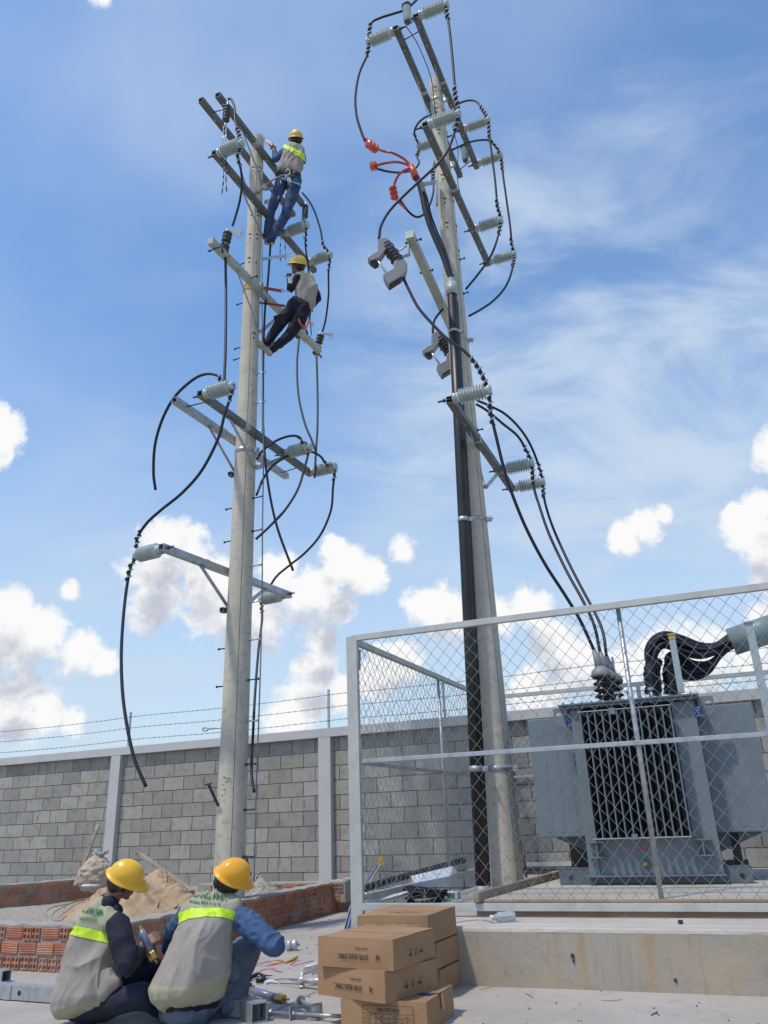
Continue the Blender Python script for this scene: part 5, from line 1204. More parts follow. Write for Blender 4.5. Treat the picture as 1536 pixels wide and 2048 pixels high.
# low voltage cable bundle
lv = thing('cable_bundle', 'thick bundle of black low voltage cables arching from the transformer lid into the big pipe', 'cable bundle', at(1325, 1385, 7.6))
rn = random.Random(5); Yb = 7.6
grp = [((1305, 1384), (1300, 1345)), ((1318, 1384), (1314, 1345)), ((1340, 1384), (1338, 1348)), ((1352, 1384), (1350, 1350))]
k = 0
for gi, (foot, knee) in enumerate(grp):
    for j in range(6):
        sx, sy = rn.uniform(-7, 7), rn.uniform(-6, 6); oY = rn.uniform(-.10, .10) + gi * .05
        hi = gi < 2; sy = rn.uniform(0, 1)
        u = (j + .5) / 6
        if hi: mid = [(1290 + 24 * u, 1308 + 4 * u), (1302 + 22 * u, 1276 + 22 * u), (1330 + 5 * u, 1263 + 34 * u), (1365, 1271 + 40 * u), (1400, 1285 + 32 * u), (1432, 1286 + 22 * u)]
        else: mid = [(1330 + 24 * u, 1322), (1340 + 14 * u, 1305 + 22 * u), (1362, 1308 + 48 * u), (1390, 1322 + 38 * u), (1418, 1322 + 24 * u), (1440, 1305 + 10 * u)]
        end = (1466, 1280 + (u - .5) * 34, 7.45 + rn.uniform(-.06, .06)); end2 = (1520, 1262 + (u - .5) * 34, 7.3 + rn.uniform(-.06, .06))
        P = path([(foot[0] + sx * .6, foot[1], Yb + oY), (knee[0] + sx * .7, knee[1], Yb + oY)] + [(x, y) for x, y in mid] + [end, end2])
        m = MB(); m.tube(P, .0195, 8); m.build('cable', M['cable'], lv)
for gx in ((1306, 1345, 1352), (1344, 1350, 1384 - 26)):
    x = gx[0]; P = path([(x - 1, 1388, Yb + .02), (x + 1, 1372), (x - 3, 1352), (x - 1, 1335), (x + 4, 1318, Yb + .02)]); m = MB()
    rr = [.076 + .014 * noise.noise(Vector((i * .6, x, 0))) for i in range(len(P))]; m.tube(P, rr, 12)
    for i in range(2, len(P) - 2, 3): m.tube([P[i] + Vector((.079 * cos(t_), .079 * sin(t_), .012 * sin(t_ + i))) for t_ in [2 * pi * q / 16 for q in range(17)]], .004, 4)
    m.build('wrapped_sleeve', M['conduit'], lv)
# ---------------------------------------------------------------- text helper
def text_mesh(s, size, extr=0.0, spacing=1.0):
    cu = bpy.data.curves.new('t', 'FONT'); cu.body = s; cu.size = size; cu.align_x = 'CENTER'; cu.align_y = 'CENTER'; cu.space_character = spacing
    o = bpy.data.objects.new('t', cu); COL.objects.link(o); dg = bpy.context.evaluated_depsgraph_get(); me = bpy.data.meshes.new_from_object(o.evaluated_get(dg))
    v = [q.co.copy() for q in me.vertices]; f = [list(p.vertices) for p in me.polygons]
    bpy.data.objects.remove(o); bpy.data.curves.remove(cu); bpy.data.meshes.remove(me); return v, f
def decal(s, size, O, X, Y, sx=1.0, bold=0.0):
    """text lying in the plane O + X*u + Y*v"""
    v, f = text_mesh(s, size); m = MB()
    offs = [(0, 0)] if not bold else [(-bold, 0), (bold, 0)]
    N = X.cross(Y).normalized()
    for k, (a, b) in enumerate(offs): m.add([O + X * (q.x * sx + a) + Y * (q.y + b) + N * .0004 * k for q in v], f)
    return m
# ---------------------------------------------------------------- cartons
CW, CD, CH = .50, .47, .148
def carton(C, ang, z0, label, w=CW, d=CD, h=CH, marks='front', worn=False, dent=0.0):
    """C: nearest vertical edge (x, y); ang: heading of the right-hand face in degrees from +X; front face runs to the left"""
    R_ = Vector((cos(rad(ang)), sin(rad(ang)), 0)); F_ = Vector((cos(rad(ang - 90)), sin(rad(ang - 90)), 0))    # F_: from left edge to nearest edge
    base = Vector((C[0], C[1], z0)); t = thing('carton', label, 'box', base - F_ * w / 2 + R_ * d / 2, group='brown cartons stacked by the fence')
    m = MB(); nW, nD, nH = 10, 10, 4
    def P(a, b, c):          # a along front (0 left..1), b depth, c height
        bul = .006 * sin(pi * c)
        x = (a - 1) * w; y = b * d; p = base + F_ * x + R_ * y + ZD * (c * h)
        n = .0025 * noise.noise(p * 9)
        if b == 0: p -= R_ * (bul * sin(pi * a) - n)
        if b == 1: p += R_ * (bul * sin(pi * a) + n)
        if a == 0: p -= F_ * (bul * sin(pi * b) - n)
        if a == 1: p += F_ * (bul * sin(pi * b) + n)
        if c == 1: p -= ZD * (.004 * sin(pi * a) * sin(pi * b) + dent * (1 - b) * (1 - a) * .5)
        return p
    def grid(fn, n1, n2):
        vs = [fn(i / n1, j / n2) for i in range(n1 + 1) for j in range(n2 + 1)]
        m.add(vs, [(i * (n2 + 1) + j, (i + 1) * (n2 + 1) + j, (i + 1) * (n2 + 1) + j + 1, i * (n2 + 1) + j + 1) for i in range(n1) for j in range(n2)])
    grid(lambda a, c: P(a, 0, c), nW, nH); grid(lambda b, c: P(1, b, c), nD, nH); grid(lambda a, c: P(1 - a, 1, c), nW, nH); grid(lambda b, c: P(0, 1 - b, c), nD, nH)
    grid(lambda a, b: P(a, b, 0), nW, nD)
    m.build('carton_body', M['carton'], t)
    fl = MB()                                                   # two top flaps meeting along the middle
    for b0, b1, lift in ((0.0, .496, .0015), (.504, 1.0, .0035)):
        vs = [P(a, b0 + (b1 - b0) * bb, 1) + ZD * (lift + (.002 if worn else 0) * sin(5 * a)) for a in [i / 8 for i in range(9)] for bb in (0, .5, 1)]
        vs2 = [v + ZD * -.003 for v in vs]; n = len(vs); f = [(i * 3 + j, (i + 1) * 3 + j, (i + 1) * 3 + j + 1, i * 3 + j + 1) for i in range(8) for j in range(2)]
        fl.add(vs + vs2, f + [tuple(reversed([q + n for q in r])) for r in f] + [(i * 3, n + i * 3, n + i * 3 + 3, i * 3 + 3) for i in range(8)] + [(i * 3 + 2, i * 3 + 5, n + i * 3 + 5, n + i * 3 + 2) for i in range(8)])
    fl.build('top_flap', M['carton'], t)
    tp = MB(); e = .0095
    tp.add([P(1, .44, 1) + ZD * .006 + F_ * 0, P(1, .56, 1) + ZD * .007, P(0, .56, 1) + ZD * .007, P(0, .44, 1) + ZD * .006], [(0, 1, 2, 3)])
    if marks == 'table': tp.add([P(1, .45, 1) + F_ * e + ZD * .004, P(1, .45, .5) + F_ * e, P(1, .55, .5) + F_ * e, P(1, .55, 1) + F_ * e + ZD * .004], [(0, 1, 2, 3)]); tp.build('tape', M['tape'], t)
    off = R_ * -.0095
    if marks == 'front':                                        # print is upside down, as the cartons lie
        O = base - F_ * w * .50 + ZD * h * .40 + off - R_ * .0; tm = decal('DTR ELECTRIC', .036, O - F_ * .01, -F_, -ZD, .86, .0008); tm.build('print', M['ink'], t)
        lg = MB(); c = O + F_ * .155; ring = [(.019 * cos(a), .017 * sin(a)) for a in (pi / 2, pi * 7 / 6, pi * 11 / 6)]
        o3 = [(x * 1.0, y * 1.0) for x, y in ring]; i3 = [(x * .42, y * .42) for x, y in ring]
        lg.add([c + F_ * (x) * 1.0 + ZD * y for x, y in [(p[1], p[0]) for p in o3]] + [c + F_ * x + ZD * y for x, y in [(p[1], p[0]) for p in i3]], [(0, 1, 4, 3), (1, 2, 5, 4), (2, 0, 3, 5)]); lg.build('logo', M['ink'], t)
        decal('MADE IN KOREA', .012, O + ZD * .040 + F_ * .05, -F_, -ZD, .9, .0003).build('print', M['ink'], t)
        off2 = F_ * .0095; O2 = base + R_ * d * .50 + ZD * h * .42 + off2
        ic = MB()
        # glass, arrows and umbrella signs, upside down
        def tri(c, a, b, k): ic.add([c + R_ * a[0] + ZD * a[1], c + R_ * b[0] + ZD * b[1], c + R_ * k[0] + ZD * k[1]], [(0, 1, 2)])
        def bar(c, x0, z0_, x1, z1_): ic.add([c + R_ * x0 + ZD * z0_, c + R_ * x1 + ZD * z0_, c + R_ * x1 + ZD * z1_, c + R_ * x0 + ZD * z1_], [(0, 1, 2, 3)])
        c = O2 - R_ * .06; bar(c, -.012, .015, .012, .018); bar(c, -.0015, -.002, .0015, .015); ic.add([c + R_ * .014 * cos(a) - ZD * (.004 + .014 * sin(a)) + ZD * .002 for a in [pi * k / 8 for k in range(9)]], [list(range(9))])
        c = O2
        for s_ in (-.007, .007): bar(c, s_ - .0015, -.010, s_ + .0015, .018); tri(c, (s_ - .005, -.008), (s_ + .005, -.008), (s_, -.017))
        c = O2 + R_ * .06; ic.add([c + R_ * .016 * cos(a) - ZD * (.002 + .012 * sin(a)) for a in [pi * k / 8 for k in range(9)]], [list(range(9))]); bar(c, -.001, -.002, .001, .022); bar(c, .001, .019, .008, .022)
        ic.build('handling_sign', M['ink'], t)
    elif marks == 'table':
        tb = MB(); O = base - F_ * w * .44 + ZD * h * .44 + off; lw = .0012; W2, H2 = .145, .062
        def bar(x0, z0_, x1, z1_): tb.add([O - F_ * x0 + ZD * z0_, O - F_ * x1 + ZD * z0_, O - F_ * x1 + ZD * z1_, O - F_ * x0 + ZD * z1_], [(0, 1, 2, 3)])
        zs = [H2, H2 - .038, H2 - .060, H2 - .082, H2 - .104, H2 - .124]
        for z in zs: bar(-W2, z - lw, W2, z + lw)
        bar(-W2 - lw, zs[-1], -W2 + lw, H2); bar(W2 - lw, zs[-1], W2 + lw, H2); bar(.07 - lw, zs[-1], .07 + lw, zs[1]); bar(-.005 - lw, zs[-1], -.005 + lw, zs[2]); bar(-.08, zs[-1], -.08 + 2 * lw, zs[2])
        tb.build('label_table', M['ink'], t)
        O2 = O + ZD * (H2 - .019); decal('DTR ELECTRIC', .024, O2 - F_ * .0, -F_, -ZD, .86, .0005).build('print', M['ink'], t)
        k = 0
        for r_ in range(1, 5):
            for x in (-.11, -.04, .035, .11): decal(('0.4 kV', '24 kV', 'SET', 'TYPE', '1250', '50 Hz', 'NET KG', 'QTY 6')[(r_ * 3 + k) % 8], .009, O - F_ * x + ZD * (zs[r_] - .011), -F_, -ZD, .9, .0003).build('print', M['ink'], t); k += 1
        b_ = MB(); b_.add([P(.92, .32, 1) + ZD * .006, P(.98, .5, 1) + ZD * .006, P(.80, .58, 1) + ZD * .006, P(.78, .4, 1) + ZD * .006], [(0, 1, 2, 3)]); b_.build('blue_sticker', M['blue'], t)
    elif worn:
        q = MB(); O = base - F_ * w * .48 + ZD * h * .45 + off
        vs = []
        for i in range(25):
            x = -.2 + .4 * i / 24; z = .035 + .008 * abs(sin(i * .7)) ; vs += [O - F_ * x + ZD * z, O - F_ * x + ZD * (-.05 + .004 * sin(i * 1.9)) ]
        q.add(vs, [(2 * i, 2 * i + 2, 2 * i + 3, 2 * i + 1) for i in range(24)]); q.build('torn_patch', M['cartonin'], t)
        g_ = MB(); rn = random.Random(2)
        for i in range(46):
            x = -.15 + .3 * i / 45; hh = rn.uniform(.003, .022); g_.add([O - R_ * .001 - F_ * x - ZD * .03, O - R_ * .001 - F_ * (x + .0025) - ZD * .03, O - R_ * .001 - F_ * (x + .0025) - ZD * (.03 - hh), O - R_ * .001 - F_ * x - ZD * (.03 - hh)], [(0, 1, 2, 3)])
        g_.build('smudged_print', M['ink'], t)
        pr = MB()
        for i, (a, b_) in enumerate(((.3, .3), (.5, .35), (.62, .28), (.45, .22))):
            c = P(a, b_, 1) + ZD * .006; pr.add([c, c + F_ * .09, c + F_ * .09 + R_ * .012, c + R_ * .012], [(0, 1, 2, 3)])
        pr.build('print', M['ink'], t)
    return t
carton((.124, 4.80), 69, 0.0, 'bottom front carton with a printed specification table, its lower half below the frame', marks='table')
carton((-.093, 4.80), 51, .150, 'middle front carton with upside down printing, turned a little to the left')
carton((-.043, 4.80), 59, .300, 'topmost front carton with upside down printing and flat clean lid')
carton((.245, 5.74), 66, 0.0, 'bottom carton of the rear stack against the plinth', marks='none')
carton((.225, 5.70), 66, .158, 'middle carton of the rear stack, only its right side showing', marks='none')
carton((.176, 5.58), 66, .316, 'topmost rear carton with torn front and smudged print, next to the fence post', marks='none', worn=True, d=.52, h=.165, dent=.02)

# ---------------------------------------------------------------- hardware on the floor
def sqtube(px1, px2, z, w, label, cat='steel tube', name='square_tube', holes=(), mat='galv', near_end=True):
    a = atz(*px1, z); b = atz(*px2, z); d = (b - a); d.z = 0; d.normalize(); t = thing(name, label, cat, a)
    m = MB(); m.rtube(a, b, w, w, ZD, .006); m.build('tube', M[mat], t)
    s = Vector((d.y, -d.x, 0)); s = s if s.y < 0 else -s
    for h in holes:
        c = a.lerp(b, h); p = MB(); p.tube([c + s * (w / 2 - .002), c + s * (w / 2 + .0015)], .016, 12, smooth=False); p.build('hole_rim', M['conduit'], t)
    return t, a, b, d, s
t_, a, b, d, s = sqtube((-30, 1978), (528, 2018), .05, .085, 'long galvanised square tube lying on the floor in front of the two seated workers', holes=(.165, .70, .80), mat='galv')
m = MB(); c = a.lerp(b, .115); m.box(c + s * .045, (.075, .006, .088), axes(d, -s, ZD)); m.build('welded_plate', M['galv'], t_)
t_, a, b, d, s = sqtube((-60, 1945), (13, 1952), .045, .08, 'short end of a second square tube at the far left edge', holes=(.9,))
t2 = thing('square_tube', 'open end of a dark galvanised square tube by the shoe of the right worker', 'steel tube', atz(470, 2005, .05))
a = at(468, 2010, 5.55); b = at(519, 2014, 5.22); a.z = b.z = .052; m = MB(); m.rtube(a, b, .10, .10, ZD, .006); m.build('tube', M['galv'], t2)
d = (b - a).normalized(); s = Vector((d.y, -d.x, 0)); m = MB()
m.tube([a.lerp(b, .2) + s * .0495, a.lerp(b, .2) + s * .0515], .022, 14, smooth=False); m.build('hole_rim', M['conduit'], t2)
def bolt_thing(A, B, r, plate, label, pl_t=.5, head=True):
    t = thing('long_bolt', label, 'bolt', A, group='long galvanised bolts on the floor'); d = (B - A).normalized(); m = MB(); m.tube([A, B], r, 10)
    m.tube([A.lerp(B, .45), B], r * 1.06, 10); m.tube([A - d * .012, A + d * .003], r * 2.1, 6 if not head else 14, smooth=False); m.build('shank', M['galv'], t)
    if plate: c = A.lerp(B, pl_t); p = MB(); p.box(c, (.075, .075, .006), rot_to(d + Vector((.15, .1, .1)), ZD)); p.tube([c, c + d * .02], r * 1.9, 6, smooth=False); p.build('square_washer', M['galv'], t)
bolt_thing(atz(544, 2025, .03), atz(690, 2033, .03), .009, True, 'long bolt with a square washer lying flat, its end behind the bottom carton', .28)
bolt_thing(atz(602, 2001, .035), atz(634, 2022, .045), .013, True, 'shorter thick bolt leaning on the long one, square washer at its end', .97)
# gas torch like splice sleeves: grey blue tube with brass ends
def splice(A, B, label, r=.021, holder=None):
    t = thing('torch_handle', label, 'tool', A, group='blue grey tools with brass ends'); d = (B - A).normalized(); L = (B - A).length
    m = MB(); m.tube([A.lerp(B, .12), A.lerp(B, .3), A.lerp(B, .78)], [r * .9, r, r * .95], 14); m.build('grip', M['bluetube'], t)
    m = MB(); m.tube([A.lerp(B, .76), A.lerp(B, .80), A.lerp(B, .98)], [r * .95, r * 1.25, r * 1.2], 6, smooth=False); m.build('brass_nut', M['brass'], t); m = MB(); m.tube([A.lerp(B, .0), A.lerp(B, .13)], [r * .8, r * .95], 8, smooth=False); m.build('brass_nut', M['brass'], t)
    m = MB(); m.tube([B - d * .01, B + d * .035 + ZD * .01], .006, 8); m.build('copper_tail', M['copper'], t)
splice(atz(497, 1979, .05), atz(570, 2000, .02), 'blue grey tube tool with brass ends lying on the floor right of the squatting worker', .024)
m = MB(); c = atz(500, 1976, .05)
t = thing('valve_body', 'small brass valve standing beside the right worker\'s jeans', 'valve', c)
m = MB(); m.tube([c, c + Vector((-.03, 0, -.05))], .018, 6, smooth=False); m.tube([c + Vector((-.03, 0, .02)), c + Vector((.03, .0, .0))], .012, 8); m.box(c + Vector((-.035, 0, -.02)), (.02, .02, .07)); m.box(c + Vector((-.05, 0, -.06)), (.05, .02, .02)); m.build('body', M['brass'], t)
m = MB(); m.tube([c + Vector((.0, 0, .01)), c + Vector((.0, 0, .028))], .014, 10); m.build('knob', M['conduit'], t)
# white porcelain/metal spool
sp_ = atz(583, 1890, .045); d = (RGT * .95 + Vector((0, .3, 0))).normalized(); d.z = 0; t = thing('steel_hub', 'shiny silver hub lying alone on the floor between the worker and the cartons', 'hub', sp_)
M4 = rot_to(d).to_4x4(); M4.translation = sp_
m = MB(); m.lathe([(.0, -.045), (.038, -.045), (.045, -.035), (.04, -.01), (.03, 0), (.046, .012), (.05, .03), (.044, .04), (.03, .044), (.03, .05), (0, .05)], M4, 24); m.build('body', M['silver'], t)
m = MB(); m.tube([sp_ + d * .05, sp_ + d * .075], .012, 8); m.box(sp_ - ZD * .042, (.10, .05, .006)); m.build('stub', M['galv'], t)
# clamp of ribbed aluminium half hidden by the cartons
c = atz(628, 1950, .07); t = thing('ribbed_clamp', 'ribbed silver grey clamp half hidden behind the cartons', 'clamp', c)
m = MB(); n = 12
for i in range(9):
    a0 = c + Vector((-.045 + .012 * i, .02 * i, .0)); m.tube([a0 + Vector((.045 * cos(q) * .8, 0, .055 * sin(q))) for q in [pi * k / 10 for k in range(11)]], .0065, 6)
m.build('rib', M['silver'], t)
m = MB(); a0 = atz(604, 1960, .05); a1 = atz(650, 1962, .06); m.tube([a0, a1], .017, 12); m.sphere(a0, .027, 12); m.tube([a0 - Vector((0, 0, .04)), a0 + ZD * .045], .010, 8); m.tube([a0 - ZD * .045, a0 - ZD * .03], .022, 12); m.build('bolt_arm', M['silver'], t)
m = MB(); m.tube([atz(580, 1958, .03), atz(604, 1959, .045)], .003, 6); m.tube([atz(560, 1967, .01), atz(605, 1968, .03)], .003, 6); m.build('pin', M['darkbolt'], t)
# scattered tools and wires by the worker
P = catmull([atz(x, y, .006) for x, y in ((495, 1960), (530, 1962), (570, 1957), (600, 1964), (640, 1966))], 6); m = MB(); m.tube(P, .003, 5); m.tube([p + Vector((0, .02 * sin(i * .5), .003)) for i, p in enumerate(P)], .0025, 5); solo(m, 'loose_wire', M['galv'], 'thin twisted steel wires on the floor left of the ribbed clamp', 'wire', P[0])
m = MB(); P = [atz(x, y, .02) for x, y in ((498, 1957), (512, 1950), (524, 1951), (528, 1960), (512, 1962))]; m.tube(catmull(P, 4), .014, 8); solo(m, 'cloth_scrap', M['navy'], 'crumpled dark rag on the floor beside the right worker', 'rag', P[0])
t = thing('chisel', 'small chisel with a dark handle lying by the rag', 'tool', atz(520, 1951, .015)); m = MB(); m.tube([atz(515, 1953, .015), atz(532, 1951, .015)], .009, 8); m.build('handle', M['bluetube'], t); m = MB(); m.tube([atz(532, 1951, .015), atz(545, 1951, .012)], [.005, .003], 6); m.build('blade', M['darkbolt'], t)
m = MB(); P = [atz(x, y, .01) for x, y in ((530, 1966), (545, 1963), (556, 1966))]; m.tube(P, [.014, .012, .004], 8); solo(m, 'putty_knife', M['paper'], 'pale pointed scraper among the wires on the floor', 'tool', P[0])
m = MB(); P = [atz(x, y, .012) for x, y in ((535, 1927), (568, 1925), (585, 1919), (596, 1912))]; m.tube(P[:2], .004, 6); m.tube(P[1:], [.006, .013, .004], 6); solo(m, 'screwdriver', M['yellowtape'], 'yellowish stick on the red chalk marks', 'tool', P[0])
# bottle on the plinth
A = fp(falong(fpx(984, 1850, .13)), .13, ZP + .035); B = fp(falong(fpx(1028, 1840, .24)), .25, ZP + .035)
t = thing('plastic_bottle', 'clear plastic bottle lying on the plinth edge', 'bottle', A); d = (B - A).normalized(); M4 = rot_to(d).to_4x4(); M4.translation = A; L = (B - A).length
m = MB(); m.lathe([(.014, 0), (.016, .02), (.032, .06), (.034, .07), (.031, .10), (.034, .13), (.031, .16), (.034, L - .01), (.028, L), (0, L - .008)], M4, 20); m.build('bottle_body', M['glass'], t)
m = MB(); m.tube([A - d * .008, A + d * .016], .017, 14); m.build('cap', M['white'], t)
m = MB(); P = [fp(falong(A) + x, .13 + y, ZP + .004) for x, y in ((-.26, 0), (-.21, .10), (-.13, .16), (-.05, .10), (.0, .02))]; m.tube(catmull(P, 5), .003, 5); solo(m, 'loose_wire', M['galv'], 'thin wire loop on the plinth beside the plastic bottle', 'wire', P[0])
m = MB(); c = atz(1361, 1844, ZP + .012); m.tube([c - ZD * .01, c + ZD * .012], .016, 6, smooth=False); solo(m, 'hex_nut', M['darkbolt'], 'dark hexagonal nut on top of the plinth', 'nut', c)
# coil and packages inside the fence
c = atz(853, 1796, ZP + .03); t = thing('hose_coil', 'coil of thick black hose on the plinth inside the fence', 'coil', c); m = MB()
for k in range(6):
    rr = .15 + .018 * (k % 3); zz = .02 + .028 * (k // 2)
    m.tube([c + Vector((rr * cos(a), rr * .9 * sin(a), zz + .03 * sin(a + k) - .02)) for a in [2 * pi * q / 28 for q in range(29)]], .013, 7)
m.build('hose', M['cable'], t); m = MB(); e = c + Vector((-.02, -.155, .03)); m.tube([e + Vector((0, -.018 * cos(a), .05 * sin(a))) for a in [2 * pi * q / 12 for q in range(13)]], .004, 5); m.build('yellow_tie', M['yellowtape'], t)
t = thing('package', 'small white and green package on the plinth behind the black coil', 'package', atz(903, 1793, ZP)); c = atz(903, 1790, ZP + .03); m = MB(); m.box(c, (.15, .12, .06), axes(LF, NF, ZD), bevel=.006); m.build('wrapper', M['paper'], t); m = MB(); m.box(c + Vector((-.01, -.062, 0)), (.07, .004, .04), axes(LF, NF, ZD)); m.build('green_label', M['green'], t)
def sheet(pts, z, Y_, name, mat, label, cat, th=.03):
    m = MB(); P = [at(x, y, Yy) for x, y, Yy in pts]; n = len(P); m.add(P + [p - ZD * th for p in P], [list(range(n))] + [(i, (i + 1) % n, n + (i + 1) % n, n + i) for i in range(n)]); return solo(m, name, mat, label, cat, P[0])
sheet([(822, 1752, 8.3), (905, 1732, 9.0), (915, 1744, 9.0), (900, 1752, 8.4), (830, 1766, 8.0)], 0, 0, 'polystyrene_slab', M['paper'], 'crumpled pale foam sheet lying behind the side fence', 'foam sheet', .06)
sheet([(722, 1790, 7.8), (800, 1770, 8.4), (850, 1772, 8.6), (800, 1790, 8.0), (730, 1808, 7.6)], 0, 0, 'paper_sheet', M['paper'], 'white sheet on the rubble just inside the side fence', 'sheet', .02)
m = MB(); P = [at(725, 1778, 7.6), at(770, 1764, 8.0), at(850, 1742, 8.8), at(928, 1720, 9.6)]; m.tube(P, .032, 12); solo(m, 'black_pipe', M['conduit'], 'black pipe leaning low behind the side fence', 'pipe', P[0])
for k, (a, b) in enumerate((((722, 1790), (762, 1718)), ((730, 1790), (770, 1716)), ((716, 1800), (757, 1726)))):
    m = MB(); P = [at(a[0], a[1], 7.7), at((a[0] + b[0]) / 2 - 3, (a[1] + b[1]) / 2, 8.0), at(b[0], b[1], 8.3)]; m.tube(catmull(P, 4), .009, 8); m.build
    solo(m, 'bent_tube', M['bluetube'] if k != 1 else M['galv'], ('leftmost of three thin tubes leaning behind the corner post', 'middle silver tube leaning behind the corner post', 'rightmost of three thin tubes leaning behind the corner post')[(1, 2, 0)[k]] if False else ('thin blue tube of the three leaning behind the corner post, yellow tip side', 'thin bright silver tube leaning behind the corner post', 'thin blue tube nearest the corner post')[k], 'tube', P[0], 'thin tubes behind the corner post')
m = MB(); c = at(762, 1722, 8.2); m.box(c, (.06, .02, .07)); solo(m, 'yellow_tag', M['yellowtape'], 'yellow tag tied on the leaning tubes', 'tag', c)
# blue striped sack at the foot of the post
t = thing('striped_bag', 'white plastic bag with two blue stripes at the foot of the corner post', 'bag', atz(694, 1852, .0)); Yb = 6.95
pts = [(688, 1858), (699, 1812), (712, 1800), (722, 1830), (720, 1862)]; m = MB(); P = [at(x, y, Yb) for x, y in pts]; n = 5; Q = [p + Vector((.02, .10, 0)) for p in P]; m.add(P + Q, [list(range(5)), list(range(5, 10))[::-1]] + [(i, n + i, n + (i + 1) % n, (i + 1) % n) for i in range(n)]); m.build('bag', M['paper'], t)
m = MB()
for dx in (0, 7): m.tube([at(690 + dx, 1858, Yb - .003), at(702 + dx, 1812, Yb - .003)], .005, 5)
m.build('stripe', M['blue'], t)
# sack, poles and wires by the sand
sk = at(192, 1748, 10.0); t = thing('sack', 'full beige woven sack with its neck tied, leaning on the painted column', 'sack', sk)
bm = bmesh.new(); bmesh.ops.create_icosphere(bm, subdivisions=5, radius=1)
vs = []
for v in bm.verts:
    p = v.co.copy(); z = p.z; w = .20 * (1 + .12 * -z); x = p.x * w * (1.05 if z < .2 else 1.05 - .25 * (z - .2)); y = p.y * .15; zz = z * .21 * (1 if abs(z) < .8 else .95)
    f = .022 * noise.noise(Vector((p.x * 2, p.y * 2, p.z * 9))) + .012 * noise.noise(p * 7)
    vs.append(sk + Vector((x, y, zz)) + Vector((p.x, p.y, p.z)) * f)
fs = [[q.index for q in f.verts] for f in bm.faces]; bm.free(); m = MB(); m.add(vs, fs, True); m.build('bag', M['sack'], t)
m = MB(); tp = sk + Vector((.03, 0, .19)); 
for k in range(9): a = 2 * pi * k / 9; m.tube([tp - ZD * .03, tp + Vector((.03 * cos(a), .03 * sin(a), .02)), tp + Vector((.09 * cos(a), .07 * sin(a), .05 + .02 * sin(k * 2.3)))], [.03, .022, .016], 7)
m.build('tied_neck', M['sack'], t)
m = MB(); P = [tp + Vector((-.10, -.02, .06)), tp + Vector((-.05, -.03, .08)), tp + Vector((0, -.03, .06)), tp + Vector((.03, -.03, .1))]; m.tube(catmull(P, 4), .009, 6); m.build('blue_string', M['lightblue'], t)
sk2 = at(183, 1771, 9.9); m = MB(); m.sphere(sk2, .08, 14, sc=(1.5, .8, .3)); solo(m, 'white_bag', M['paper'], 'flat white bag squeezed under the beige sack', 'bag', sk2)
def stick(a, b, w, label, mat='wood'):
    m = MB(); d = (b - a).normalized(); m.box((a + b) / 2, (w, w * .6, (b - a).length), rot_to(d), bevel=.003); solo(m, 'wooden_pole', M[mat], label, 'pole', a)
stick(at(150, 1772, 10.0), at(196, 1650, 10.9), .045, 'thin wooden stick leaning against the block wall beside the left column')
stick(at(385, 1784, 8.7), at(275, 1705, 10.2), .055, 'wooden pole lying slanted over the sand heap')
m = MB(); a = at(500, 1752, 9.6); b = at(490, 1712, 9.6); m.box((a + b) / 2, (.07, .03, (b - a).length), rot_to(b - a)); solo(m, 'rusty_bar', pmat('rusty_steel', (.09, .06, .055), .8), 'short dark rusty bar leaning right of the left pole foot', 'bar', a)
rn = random.Random(3)
for k, pts in enumerate((((98, 1855), (92, 1828), (103, 1815), (135, 1808), (165, 1800), (195, 1792)), ((118, 1842), (104, 1838), (108, 1825), (140, 1807), (170, 1798), (205, 1798)), ((150, 1842), (120, 1845), (118, 1835), (148, 1812), (178, 1797)))):
    P = [at(x, y, 7.9 + .25 * i) for i, (x, y) in enumerate(pts)]; m = MB(); m.tube(catmull(P, 6), .006, 5); solo(m, 'bent_wire', M['rope'], ('longest rusty wire arching over the sand left of the seated worker', 'middle rusty wire loop by the sand heap', 'innermost rusty wire loop by the sand heap')[k], 'wire', P[0], 'rusty wires in the sand')
for a, b, lb in (((320, 1803), (304, 1840), 'short thin rod stuck upright in the sand'), ((355, 1812), (328, 1836), 'thin rod lying low in the sand near the right worker'), ((334, 1752), (335, 1765), 'tiny rod at the top of the sand heap')):
    A = at(*a, 8.4); B = at(*b, 8.1); m = MB(); m.tube([A, B], .005, 5); solo(m, 'steel_rod', M['darkbolt'], lb, 'rod', B)
m = MB(); a = at(71, 1849, 7.9); m.tube([a, at(81, 1842, 7.9)], .016, 6); solo(m, 'brick_chip', M['brick'], 'small red brick chip on the soil behind the left brick wall', 'chip', a)
m = MB(); a = at(1052, 1712, 8.0); m.tube([at(1046, 1700, 8.1), at(1049, 1725, 8.1), at(1053, 1755, 8.1)], .012, 6); m.sphere(at(1051, 1745, 8.1), .022, 8); solo(m, 'turnbuckle', M['darkbolt'], 'small dark turnbuckle hanging right of the foot of the right pole', 'turnbuckle', a)
